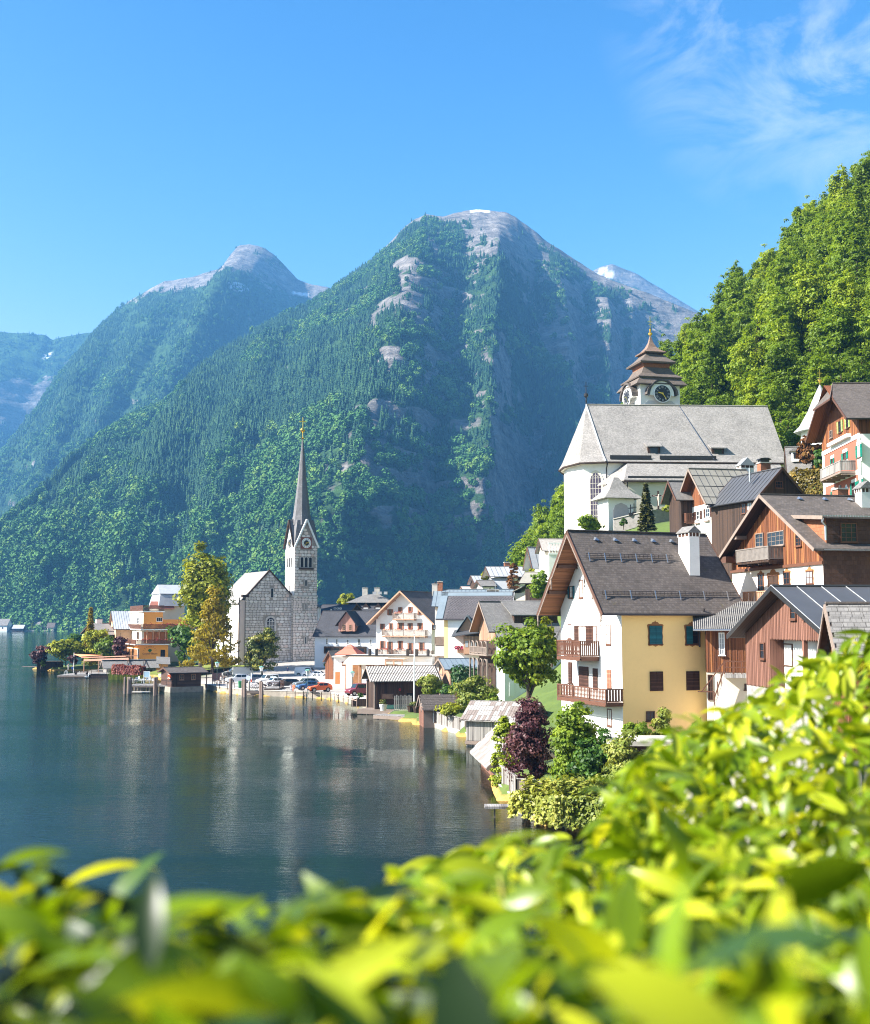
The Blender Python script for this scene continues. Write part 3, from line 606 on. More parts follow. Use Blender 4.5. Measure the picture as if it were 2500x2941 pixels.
class House:
	def __init__(s, name, label, cat, u, Y, phi, zb, right, back, L=None, Wd=None, group=None, atz=None):
		s.phi = math.radians(phi); d = ray(u, HORIZ if atz is None else atz); s.X = d.x/d.y*Y
		s.o = Vector((s.X, Y, zb)); s.M = Matrix.Translation(s.o) @ rotz(s.phi); s.Mi = s.M.inverted()
		s.root = thing(name, label, cat, s.o, s.phi, group)
		dx = Vector((math.cos(s.phi), math.sin(s.phi))); dy = Vector((-math.sin(s.phi), math.cos(s.phi)))
		s.L = L if L is not None else s.len_to(dx, right); s.Wd = Wd if Wd is not None else s.len_to(dy, back)
	def len_to(s, d, u):
		r = s._len(d, u)
		if not 0.5 < r < 60: print('BAD DIM', s.root.name, u, r)
		return r
	def _len(s, d, u):
		t = (u - PU)/F
		return (t*s.o.y - s.o.x)/(d.x - t*d.y)
	def z_at(s, v, x=0, y=0):
		p = s.M @ Vector((x, y, 0)); return W(PU, v, p.y).z - s.o.z
	def hit(s, face, u, v):
		o = s.Mi @ Vector((0, 0, CAMZ)); d = s.Mi.to_3x3() @ ray(u, v)
		ax, val = s.face(face)
		k = (val - o[ax])/d[ax]; p = o + d*k
		return (p[1 - ax], p.z)
	def face(s, f):
		if f == 'F': return (1, 0.0)
		if f == 'L': return (0, 0.0)
		return f
	def P(s, f, a, z, d=0.0):
		ax, val = s.face(f)
		return Vector((a, val - d, z)) if ax == 1 else Vector((val - d, a, z))
	def fbox(s, mb, f, s0, z0, s1, z1, d0, d1):
		a = s.P(f, s0, z0, d0); b = s.P(f, s1, z1, d1); mb.box(a.x, a.y, a.z, b.x, b.y, b.z); return mb
	def rect(s, f, box, zf=None):
		"""photo pixel box (u0,v0,u1,v1) -> s0,z0,s1,z1 on the face"""
		u0, v0, u1, v1 = box; uc, vc = (u0 + u1)/2, (v0 + v1)/2
		a = s.hit(f, u0, vc)[0]; b = s.hit(f, u1, vc)[0]; z1 = s.hit(f, uc, v0)[1]; z0 = s.hit(f, uc, v1)[1]
		return min(a, b), z0, max(a, b), z1
	def walls(s, segs, ze, zr, ridge='x', foot=-2.5, shape=None):
		s.ze, s.zr, s.ridge = ze, zr, ridge; L, B = s.L, s.Wd
		for i, (z0, z1, m) in enumerate(segs):
			if z0 is None: z0 = foot
			mb = MB(); e = 0.012*i
			if z1 is not None: mb.box(-e, -e, z0, L + e, B + e, z1)
			elif ridge == 'x': mb.ext([(-e, -e, z0), (-e, B + e, z0), (-e, B + e, ze), (-e, B/2, zr), (-e, -e, ze)], (L + 2*e, 0, 0))
			else: mb.ext([(-e, -e, z0), (L + e, -e, z0), (L + e, -e, ze), (L/2, -e, zr), (-e, -e, ze)], (0, B + 2*e, 0))
			part('wall', mb, m, s.root)
	def roof(s, m, og0=.8, og1=.8, oe=.6, th=.16, lift=.12, trim=TRIM, hip0=0.0, name='roof', gutter=True, oe2=None, soffit=None):
		L, B, ze, zr = s.L, s.Wd, s.ze, s.zr; oe2 = oe if oe2 is None else oe2
		X = s.ridge == 'x'; W2 = (B if X else L)/2; k = (zr - ze)/W2; A = L if X else B
		def pt(a, c, z): return (a, c, z) if X else (c, a, z)
		zt = zr + lift; mb = MB(); tv = MB()
		for sg, o_ in ((-1, oe), (1, oe2)):
			c1 = W2 + sg*(W2 + o_); z1 = ze - k*o_ + lift
			if hip0 and X:
				h = hip0; fr = .42
				ca = W2 + sg*(W2 + o_)*fr; za = zt + (z1 - zt)*fr
				top = [pt(h, W2, zt), pt(A + og1, W2, zt), pt(A + og1, c1, z1), pt(-og0, c1, z1), pt(-og0, ca, za)]
			else:
				top = [pt(-og0, W2, zt), pt(A + og1, W2, zt), pt(A + og1, c1, z1), pt(-og0, c1, z1)]
			mb.ext(top, (0, 0, -th))
			for a0 in (-og0, A + og1):
				if hip0 and X and a0 < 0: q0 = (W2 + sg*(W2 + o_)*.42, zt + (z1 - zt)*.42)
				else: q0 = (W2, zt)
				aa = a0 - .025 if a0 < 0 else a0 + .025
				part('verge_board', MB().bar(pt(aa, q0[0], q0[1] - .12), pt(aa, c1, z1 - .12), .05, .26), trim, s.root)
		if hip0 and X:
			fr = .42; za = zt + (ze - k*oe + lift - zt)*fr; c0 = W2 - (W2 + oe)*fr; c2 = W2 + (W2 + oe2)*fr
			mb.ext([pt(hip0, W2, zt + .004), pt(-og0 - .25, c2, za - .06), pt(-og0 - .25, c0, za - .06)], (0, 0, -th)); tv.bar(pt(-og0 - .27, c0, za - .18), pt(-og0 - .27, c2, za - .18), .05, .2); part('verge_board', tv, trim, s.root)
		r = part(name, mb, m, s.root)
		cap = MB(); a0 = hip0 if hip0 else -og0; n = max(3, int((A + og1 - a0)/.9)); step = (A + og1 - a0)/n
		cap.bar(pt(a0, W2, zt + .03), pt(A + og1, W2, zt + .03), .3, .1); part('ridge_cap', cap, m, r)
		if gutter:
			g = MB()
			for sg, o_ in ((-1, oe), (1, oe2)):
				c1 = W2 + sg*(W2 + o_ + .07); z1 = ze - k*o_ + lift - .1
				g.tube([pt(-og0, c1, z1), pt(A + og1, c1, z1)], .075, 6)
			part('gutter', g, GUTTER, s.root)
		if soffit is not None:
			for sg, o_ in ((-1, oe), (1, oe2)):
				c1 = W2 + sg*(W2 + o_ - .05); z1 = ze - k*(o_ - .05) + lift - th - .02; z0 = zr + lift - th - .02
				for a0, a1 in ((-og0 + .03, -.02), (A + .02, A + og1 - .03)):
					if a1 - a0 > .05: part('soffit', MB().ext([pt(a0, W2, z0), pt(a1, W2, z0), pt(a1, c1, z1), pt(a0, c1, z1)], (0, 0, -.03)), soffit, s.root)
		s.rooft = (k, zt, W2); return r
	def slope_pt(s, a, c, up=0.0):
		"""point on the roof: a along the ridge, c across from the near eave side"""
		k, zt, W2 = s.rooft; z = zt - k*abs(c - W2) + up
		return Vector((a, c, z)) if s.ridge == 'x' else Vector((c, a, z))
	def seams(s, n, og0, og1, oe, m=None, r=.025, cross=0):
		k, zt, W2 = s.rooft; A = s.L if s.ridge == 'x' else s.Wd
		for i in range(n + 1):
			a = -og0 + (A + og0 + og1)*i/n; mb = MB()
			mb.bar(s.slope_pt(a, -oe, .03), s.slope_pt(a, W2, .03), .022, .04); mb.bar(s.slope_pt(a, 2*W2 + oe, .03), s.slope_pt(a, W2, .03), .04, .05)
			part('standing_seam', mb, m or MTDK, s.root)
		for j in range(cross):
			c = -oe + (W2 + oe)*(j + .6)/(cross + .3); mb = MB().bar(s.slope_pt(-og0, c, .05), s.slope_pt(A + og1, c, .05), .05, .06)
			part('snow_guard', mb, m or MTDK, s.root)
	def window(s, f, box, bars=(2, 2), fm=None, gm=None, base=0, shut=None, sm=None, orn=False, sill=True, r=None, name='window', fw=.07, proud=.07, detail=True, lab=None):
		if base: f = (s.face(f)[0], s.face(f)[1] - base)
		s0, z0, s1, z1 = r if r else s.rect(f, box); w, h = s1 - s0, z1 - z0; fm = fm or TRIM; fw = min(fw, w*.16)
		mb = MB()
		s.fbox(mb, f, s0, z0, s0 + fw, z1, -.05, proud); s.fbox(mb, f, s1 - fw, z0, s1, z1, -.05, proud)
		s.fbox(mb, f, s0 + fw, z1 - fw, s1 - fw, z1, -.05, proud - .004); s.fbox(mb, f, s0 + fw, z0, s1 - fw, z0 + fw, -.05, proud - .004)
		if detail:
			nx, nz = bars
			for i in range(1, nx):
				c = s0 + w*i/nx; s.fbox(mb, f, c - fw*.3, z0 + fw, c + fw*.3, z1 - fw, .0, .04)
			for i in range(1, nz):
				c = z0 + h*i/nz; s.fbox(mb, f, s0 + fw, c - fw*.2, s1 - fw, c + fw*.2, .0, .035)
		fo = part(name, mb, fm, s.root, label=lab)
		part('pane', s.fbox(MB(), f, s0 + fw*.9, z0 + fw*.9, s1 - fw*.9, z1 - fw*.9, -.05, .018), gm or GLASS, fo)
		if sill: part('sill', s.fbox(MB(), f, s0 - .06, z0 - .07, s1 + .06, z0 - .002, -.02, .13), fm, fo)
		if shut == 'closed':
			for a, b in ((s0 + .01, (s0 + s1)/2 - .01), ((s0 + s1)/2 + .01, s1 - .01)): part('shutter', s.fbox(MB(), f, a, z0 + .02, b, z1 - .02, proud + .005, proud + .045), sm, fo)
		elif shut:
			hw = w/2
			if 'l' in shut: part('shutter', s.fbox(MB(), f, s0 - hw - .02, z0, s0 - .02, z1, .03, .075), sm, fo)
			if 'r' in shut: part('shutter', s.fbox(MB(), f, s1 + .02, z0, s1 + hw + .02, z1, .03, .075), sm, fo)
			if 'h' in shut: part('shutter', s.fbox(MB(), f, s0 + .02, z0 + .02, (s0 + s1)/2, z1 - .02, proud + .005, proud + .045), sm, fo)
		if orn:
			e = .10*max(w, .8); c = (s0 + s1)/2; pts = []
			def q(a, b): pts.append(s.P(f, a, b, .012))
			q(s0 - e, z0 - e*.4); q(s0 - e*.2, z0 - e*1.5); q(c - w*.22, z0 - e*.9); q(c, z0 - e*1.9); q(c + w*.22, z0 - e*.9); q(s1 + e*.2, z0 - e*1.5); q(s1 + e, z0 - e*.4)
			q(s1 + e*.5, z0 + h*.2); q(s1 + e, z0 + h*.4); q(s1 + e*.5, z0 + h*.6); q(s1 + e*1.1, z1 - e); q(s1 + e*1.5, z1 + e*.4); q(s1 + e*.4, z1 + e*1.1)
			q(c + w*.3, z1 + e*1.2); q(c + w*.2, z1 + e*2.4); q(c + w*.06, z1 + e*2.6); q(c, z1 + e*3.6); q(c - w*.06, z1 + e*2.6); q(c - w*.2, z1 + e*2.4); q(c - w*.3, z1 + e*1.2)
			q(s0 - e*.4, z1 + e*1.1); q(s0 - e*1.5, z1 + e*.4); q(s0 - e*1.1, z1 - e); q(s0 - e*.5, z0 + h*.6); q(s0 - e, z0 + h*.4); q(s0 - e*.5, z0 + h*.2)
			n = s.P(f, 0, 0, -.011) - s.P(f, 0, 0, 0); part('surround', MB().ext(pts, n), ORN, fo)
		return fo
	def balcony(s, f, s0, s1, z0, z1, dep, n=10, m=None, m2=None, gap=.35, ret=True, posts=None, joined=False, slab=.14, back=True, name='balcony', shaped=False):
		m = m or TRIMR; m2 = m2 or m
		fl = MB(); s.fbox(fl, f, s0, z0 - slab, s1, z0, 0, dep)
		nb = max(2, int((s1 - s0)/1.6))
		for i in range(nb + 1):
			a = s0 + .1 + (s1 - s0 - .2)*i/nb; s.fbox(fl, f, a - .06, z0 - slab - .16, a + .06, z0 - slab - .002, 0, dep*.92)
		b = part(name, fl, m, s.root)
		rl = MB(); t = .09
		s.fbox(rl, f, s0 - .03, z1 - t, s1 + .03, z1, dep - .08, dep + .02)
		s.fbox(rl, f, s0, z0 + .06, s1, z0 + .13, dep - .06, dep)
		ends = (s0, s1) if ret else ()
		for e in ends:
			c = e + (.03 if e == s0 else -.03)
			s.fbox(rl, f, c - .04, z1 - t + .004, c + .04, z1 - .004, 0, dep - .08); s.fbox(rl, f, c - .03, z0 + .06, c + .03, z0 + .13, 0, dep - .06)
		for a in (posts if posts is not None else [s0 + .04, (s0 + s1)/2, s1 - .04]): s.fbox(rl, f, a - .045, z0, a + .045, z1 - t, dep - .075, dep + .012)
		part('railing', rl, m2, b)
		bm_ = MB(); w = (s1 - s0)/n
		def bal(mb, A, B, C, D, d0, d1, alongS):
			if alongS:
				if shaped:
					c = (A + B)/2; hw = (B - A)/2; zz = [z0 + .13, z0 + .25, z0 + .42, z0 + .55, z1 - .3, z1 - t]; ww = [1, .55, 1, .6, 1, .75]
					pts = [s.P(f, c - hw*q, z, d0) for q, z in zip(ww, zz)] + [s.P(f, c + hw*q, z, d0) for q, z in list(zip(ww, zz))[::-1]]
					mb.ext(pts, s.P(f, 0, 0, d1) - s.P(f, 0, 0, d0))
				else: s.fbox(mb, f, A, z0 + .13, B, z1 - t, d0, d1)
		for i in range(n):
			a = s0 + w*(i + gap/2); e = s0 + w*(i + 1 - gap/2); mb = bm_ if joined else MB()
			bal(mb, a, e, 0, 0, dep - .05, dep - .02, True)
			if not joined: part('baluster', mb, m2, b)
		if ret:
			k = max(2, int(dep/w))
			for e in ends:
				c = e + (.03 if e == s0 else -.03)
				for i in range(k):
					d0 = dep*(i + gap/2)/k; d1 = dep*(i + 1 - gap/2)/k; mb = bm_ if joined else MB()
					s.fbox(mb, f, c - .015, z0 + .13, c + .015, z1 - t, d0, min(d1, dep - .09))
					if not joined: part('baluster', mb, m2, b)
		if joined: part('railing_slats', bm_, m2, b)
		return b
	def chimney(s, x, y, w, d, z0, z1, m=None, capm=None, cap='gable', holes=True):
		mb = MB().box(x - w/2, y - d/2, z0, x + w/2, y + d/2, z1); c = part('chimney', mb, m or WHITE, s.root)
		if cap == 'gable':
			k = MB(); e = .14; h = w*.55
			k.ext([(x - w/2 - e, y - d/2 - e, z1 + .3), (x + w/2 + e, y - d/2 - e, z1 + .3), (x + w/2 + e, y - d/2 - e, z1 + .36), (x, y - d/2 - e, z1 + .36 + h), (x - w/2 - e, y - d/2 - e, z1 + .36)], (0, d + 2*e, 0))
			part('chimney_cap', k, capm or SHWA, c)
			if holes:
				h_ = MB(); h_.box(x - w/2 + .02, y - d/2 + .02, z1 + .002, x + w/2 - .02, y + d/2 - .02, z1 + .3); part('flue', h_, TRIM, c)
				p_ = MB()
				for i in range(4):
					yy = y - d/2 + d*i/3; 
					for xx in (x - w/2, x + w/2): p_.box(xx - .04, yy - .04, z1 + .001, xx + .04, yy + .04, z1 + .298)
				for i in range(1, 3):
					xx = x - w/2 + w*i/3; p_.box(xx - .035, y - d/2 - .01, z1 + .001, xx + .035, y - d/2 + .05, z1 + .298)
				part('cap_post', p_, m or WHITE, c)
		elif cap == 'flat':
			part('chimney_cap', MB().box(x - w/2 - .07, y - d/2 - .07, z1, x + w/2 + .07, y + d/2 + .07, z1 + .12), capm or CONC, c)
			part('flue', MB().tube([(x, y, z1 + .12), (x, y, z1 + .4)], .11, 8), GUTTER, c)
		elif cap == 'vault':
			part('chimney_cap', MB().box(x - w/2 - .1, y - d/2 - .1, z1, x + w/2 + .1, y + d/2 + .1, z1 + .14), capm or CONC, c)
			pts = [(x + (w/2 + .15)*math.cos(a), y - d/2, z1 + .45 + .25*math.sin(a)) for a in [math.pi*i/6 for i in range(7)]]
			part('chimney_hood', MB().ext(pts, (0, d, 0)), GUTTER, c)
			part('flue', MB().box(x - w/2 + .1, y - d/2 + .1, z1 + .14, x + w/2 - .1, y + d/2 - .1, z1 + .46), GUTTER, c)
		return c
def zb(Zf, x0, y0, x1, y1):
	a = Zf(x0, y0); b = Zf(x1, y1); return (a[0], a[1], b[0], b[1])
# ================================================================ PLANT BUILDERS
def leaf_mesh(name, c, nn, size, tint, el=1.5, fold=0.0):
	n = len(c); r = RNG
	nn = nn/(np.linalg.norm(nn, axis=1, keepdims=True) + 1e-9)
	a = np.cross(nn, r.normal(size=(n, 3))); a /= np.linalg.norm(a, axis=1, keepdims=True) + 1e-9; b = np.cross(nn, a)
	s = (size*r.uniform(.65, 1.25, (n, 1))); la = a*s*.5*el**.5; lb = b*s*.5/el**.5
	dr = nn*s*.12
	v = np.stack([c - la, c + lb + dr, c + la, c - lb + dr], 1).reshape(-1, 3); f = np.arange(4*n).reshape(n, 4)
	return np_mesh(name, v, f, {'tint': ('FACE', np.clip(tint, 0, 1))})
def sphere_pts(n):
	d = RNG.normal(size=(n, 3)); return d/np.linalg.norm(d, axis=1, keepdims=True)
def crown_pts(nc, per, rx, ry, rz_, cz, crad, shape='round', up=.35, hollow=.55):
	if shape in ('round', 'egg'):
		nl = max(5, nc//9); lc = sphere_pts(nl)*(.30 + .36*RNG.random((nl, 1))**.7); lr = RNG.uniform(.32, .56, nl); q = RNG.integers(0, nl, nc)
		C = (lc[q] + sphere_pts(nc)*lr[q][:, None]*(.6 + .5*RNG.random((nc, 1))**.6))*np.array([rx, ry, rz_])*1.12
		k_ = np.maximum(np.linalg.norm(C/np.array([rx, ry, rz_]), axis=1)/1.12, 1); C /= k_[:, None]
	else: C = np.zeros((nc, 3))
	if shape == 'cone': 
		t = RNG.random(nc)**1.4; ang = RNG.uniform(0, 6.28, nc); R = (1 - t)*(.6 + .4*RNG.random(nc)) + .05
		C = np.stack([np.cos(ang)*R*rx, np.sin(ang)*R*ry, (t*2 - 1)*rz_], 1)
	elif shape == 'egg': C[:, :2] *= (1.08 - .42*(C[:, 2:3]/rz_ + 1)/2*1.3)
	elif shape == 'column': 
		t = RNG.random(nc); ang = RNG.uniform(0, 6.28, nc); R = np.sqrt(np.clip(1 - (t*1.02)**2.6, 0, 1))*(.65 + .35*RNG.random(nc))
		C = np.stack([np.cos(ang)*R*rx, np.sin(ang)*R*ry, (t*2 - 1)*rz_], 1)
	ctint = RNG.random(nc)
	k = RNG.integers(0, nc, nc*per); e = sphere_pts(nc*per)
	cr_ = crad*RNG.uniform(.45, 1.35, nc)[k][:, None]; P = C[k] + e*cr_*RNG.random((nc*per, 1))**.45*np.array([1.15, 1.15, .6])
	N = e + (C[k]/np.array([rx, ry, rz_]))*.7 + RNG.normal(size=P.shape)*.45; N[:, 2] += up
	P[:, 2] += cz
	return P, N, ctint[k]*.6 + RNG.random(len(k))*.4
BARK = plain('bark', (.075, .055, .04), .95, .4, 4, bump=.6, coords='Object')
def limbs(name, parent, h0, h1, r, rx, n=6, m=None, seed=1, lean=0.0):
	q = random.Random(seed); mb = MB()
	mb.tube([(0, 0, -.6), (q.uniform(-.1, .1)*r, 0, h0*.5), (lean*.3, 0, h0), (lean, 0, h1)], [r*1.25, r, r*.8, r*.2], 7)
	for i in range(n):
		a = 6.28*(i + q.random()*.6)/n; z0 = h0 + (h1 - h0)*.5*i/n; R = rx*q.uniform(.55, .85)
		p1 = (math.cos(a)*R*.45, math.sin(a)*R*.45, z0 + (h1 - z0)*.3); p2 = (math.cos(a)*R, math.sin(a)*R, z0 + (h1 - z0)*q.uniform(.5, .8))
		mb.tube([(0, 0, z0 - .2), p1, p2], [r*.5, r*.32, r*.08], 5)
	return part(name, mb, m or BARK, parent)
def tree(name, label, cat, loc, h, w, m, nc=60, per=40, leaf=.3, base=.25, crad=None, shape='round', d=None, group=None, seed=1, trunk=None, up=.35, nl=6, hollow=.55, el=1.5, z0=None):
	loc = Vector(loc)
	rt = thing(name, label, cat, loc, random.uniform(0, 6.28) if d is None else 0, group)
	cz = h*(base + (1 - base)/2); rz_ = h*(1 - base)/2; rx = w/2; ry = (d or w)/2; crad = crad or w*.16
	P, N, T = crown_pts(nc, per, max(rx - crad*.25, .1), max(ry - crad*.25, .1), max(rz_ - crad*.3, .1), cz, crad, shape, up, hollow)
	link('crown', leaf_mesh('crown', P, N, leaf, T, el), m, rt)
	limbs('trunk', rt, h*base, h*.86, trunk or max(.06, h*.022), rx, nl, seed=seed)
	return rt
def conifer(name, label, loc, h, w, m, layers=16, leaf=.35, group=None, seed=1, droop=.25, cat='conifer', per=26, bare=.06):
	rt = thing(name, label, cat, loc, random.uniform(0, 6.28), group); r = RNG; P = []; N = []; T = []
	br = MB(); br.tube([(0, 0, -.5), (0, 0, h*.5), (0, 0, h*.98)], [h*.018 + .04, h*.012 + .02, .01], 6)
	for i in range(layers):
		t = (i + .3)/layers; z = h*(bare + (1 - bare)*t); R = w/2*(1 - t)**.8 + .05; nb = max(4, int(9*(1 - t) + 4))
		for k in range(nb):
			a = 6.28*(k + r.random())/nb; L = R*r.uniform(.7, 1.15); tt = r.random(per)**.7
			x = L*tt; zz = z - droop*L*tt + r.normal(0, .03*h/layers*4, per); sd = r.normal(0, .09*L + .03, per)
			P.append(np.stack([math.cos(a)*x - math.sin(a)*sd, math.sin(a)*x + math.cos(a)*sd, zz], 1))
			N.append(np.stack([math.cos(a)*.5 + r.normal(0, .4, per), math.sin(a)*.5 + r.normal(0, .4, per), .8 + r.normal(0, .4, per)], 1)); T.append(np.full(per, r.random())*.5 + r.random(per)*.5)
			br.tube([(0, 0, z), (math.cos(a)*L*.8, math.sin(a)*L*.8, z - droop*L*.8)], [.03*h/10, .008], 3, cap=False)
	link('crown', leaf_mesh('crown', np.concatenate(P), np.concatenate(N), leaf, np.concatenate(T), 2.2), m, rt); part('trunk', br, BARK, rt)
	return rt
def leafy_box(name, label, cat, corners_fn, n, m, leaf, thick=.4, group=None, loc=(0, 0, 0), rz=0, woody=True, wood_pts=None):
	"""hedge, ivy or climber: corners_fn(n) -> points, normals in the plant's own frame"""
	rt = thing(name, label, cat, loc, rz, group); P, N = corners_fn(n)
	blob = fbm(P[:, 0]*.9 + P[:, 2]*.7, P[:, 1]*.9 + P[:, 2]*.6, 3, 4); P = P + N*((blob[:, None] - .45)*thick*5.0 + RNG.normal(size=(n, 1))*thick*.3)
	NN = N + RNG.normal(size=N.shape)*.5; NN[:, 2] += .35
	link('foliage', leaf_mesh('foliage', P, NN, leaf, np.clip(blob*1.2 - .1 + RNG.normal(size=n)*.22, 0, 1), 1.4), m, rt)
	if wood_pts:
		mb = MB()
		for a, b in wood_pts: mb.tube([a, (Vector(a) + Vector(b))/2 + Vector((.05, .03, 0)), b], [.05, .035, .012], 5)
		part('stem', mb, BARK, rt)
	return rt
L_LIME = leafmat('yellow green leaves', (.24, .27, .018), (.42, .42, .035)); L_MAPLE = leafmat('fresh green leaves', (.14, .22, .015), (.30, .36, .035)); L_DEEP = leafmat('deep green leaves', (.05, .12, .018), (.13, .22, .025))
L_GOLD = leafmat('golden conifer leaves', (.26, .20, .012), (.44, .36, .03)); L_PURP = leafmat('purple leaves', (.075, .024, .03), (.19, .085, .075), .25); L_THUJA = leafmat('thuja leaves', (.20, .26, .012), (.36, .38, .025), .2)
L_SHRUB = leafmat('shrub leaves', (.18, .23, .035), (.36, .36, .08)); L_IVY = leafmat('ivy leaves', (.02, .075, .018), (.06, .14, .03), .2, gloss=.4); L_SPRUCE = leafmat('spruce needles', (.06, .065, .015), (.13, .12, .02), .15); L_RUST = leafmat('russet leaves', (.16, .065, .02), (.24, .13, .03), .2)
L_WOOD = leafmat('beech wood leaves', (.15, .235, .012), (.36, .42, .022), .45, rnd=.5); L_BUSH = leafmat('glossy bush leaves', (.09, .12, .015), (.34, .30, .03), .15, gloss=.5)
L_HEDGE = leafmat('pale hedge leaves', (.25, .28, .04), (.46, .45, .10), .3)
# ================================================================ WOOD ON THE HILLSIDE
def wood_variant(h, w, nc, per, leaf, shape='egg', seed=0):
	crad = w*.105
	P, N, T = crown_pts(nc, per, w/2 - crad*.5, w/2 - crad*.5, h*.43 - crad*.5, h*.56, crad, shape, .5, .6)
	return leaf_mesh('crown', P, N, leaf, T, 1.9)
WV = [wood_variant(15, 10.5, 190, 26, .46, 'egg', 1), wood_variant(18, 9, 180, 26, .45, 'egg', 2), wood_variant(13, 10, 170, 26, .45, 'round', 3), wood_variant(17, 8, 170, 26, .45, 'cone', 4)]
for me in WV: me.materials.append(L_WOOD)
tk = MB().tube([(0, 0, -2), (.1, 0, 5), (0, .1, 11)], [.28, .2, .06], 6); WTR = mesh_of('trunk', tk); WTR.materials.append(BARK)
def hill_trees():
	r = random.Random(5); pts = []
	def ok(u, v): return -60 < u < 2620
	cand = []
	for i in range(26000):
		y = r.uniform(196, 470); x = r.uniform(8, 185)
		cand.append((x, y))
	C = np.array(cand); Z = ground_z(C[:, 0], C[:, 1]); dz = (ground_z(C[:, 0] + 3, C[:, 1]) - Z)/3
	keep = []
	for (x, y), z, s in zip(cand, Z, dz):
		if z < 9 or s < .28: continue
		u = PU + F*x/y
		if u > 2640 or u < 1380: continue
		if y < 245 and x < 34: continue
		if y < 224 and x < 60: continue
		if y > 360 and u > 2000 and r.random() < .6: continue
		if any((x - a)**2 + (y - b)**2 < (5.2 + max(0, y - 260)*.012)**2 for a, b, c in keep): continue
		keep.append((x, y, z))
	keep.sort(key=lambda p: p[1]); keep = keep[:300]
	for i, (x, y, z) in enumerate(keep):
		g = 'trees of the wood on the steep hillside'
		o = thing('beech_tree', 'leafy green tree of the steep wood rising behind the hillside church', 'tree', (x, y, z - .5), r.uniform(0, 6.28), g)
		s = r.uniform(.75, 1.15); o.scale = (s, s, s*r.uniform(.9, 1.15))
		col_ = bpy.data.objects.new('crown', WV[r.choice((0, 0, 1, 1, 2, 3))]); col.objects.link(col_); col_.parent = o
		t_ = bpy.data.objects.new('trunk', WTR); col.objects.link(t_); t_.parent = o
	return len(keep)
print('hill trees', hill_trees())
def undergrowth():
	n = 42000; x = RNG.uniform(8, 175, n*3); y = RNG.uniform(190, 480, n*3); z = ground_z(x, y); s = (ground_z(x + 2, y) - z)/2; u = PU + F*x/y
	k = (z > 10) & (s > .3) & (u > 1390) & (u < 2600) & ~((y < 232) & (x < 34)) & ~((y < 214) & (x < 62)); x, y, z, s = x[k][:n], y[k][:n], z[k][:n], s[k][:n]
	P = np.stack([x, y, z + RNG.random(len(x))**2*4.0], 1); N = np.stack([-s, RNG.normal(size=len(x))*.5 - .2, np.ones(len(x))*.8], 1) + RNG.normal(size=(len(x), 3))*.4
	stuff(link('undergrowth', leaf_mesh('undergrowth', P, N, 1.0, fbm(x/9, y/9 + z/9, 3, 2)*.9 + RNG.random(len(x))*.3 - .1, 1.6), L_WOOD))
undergrowth()
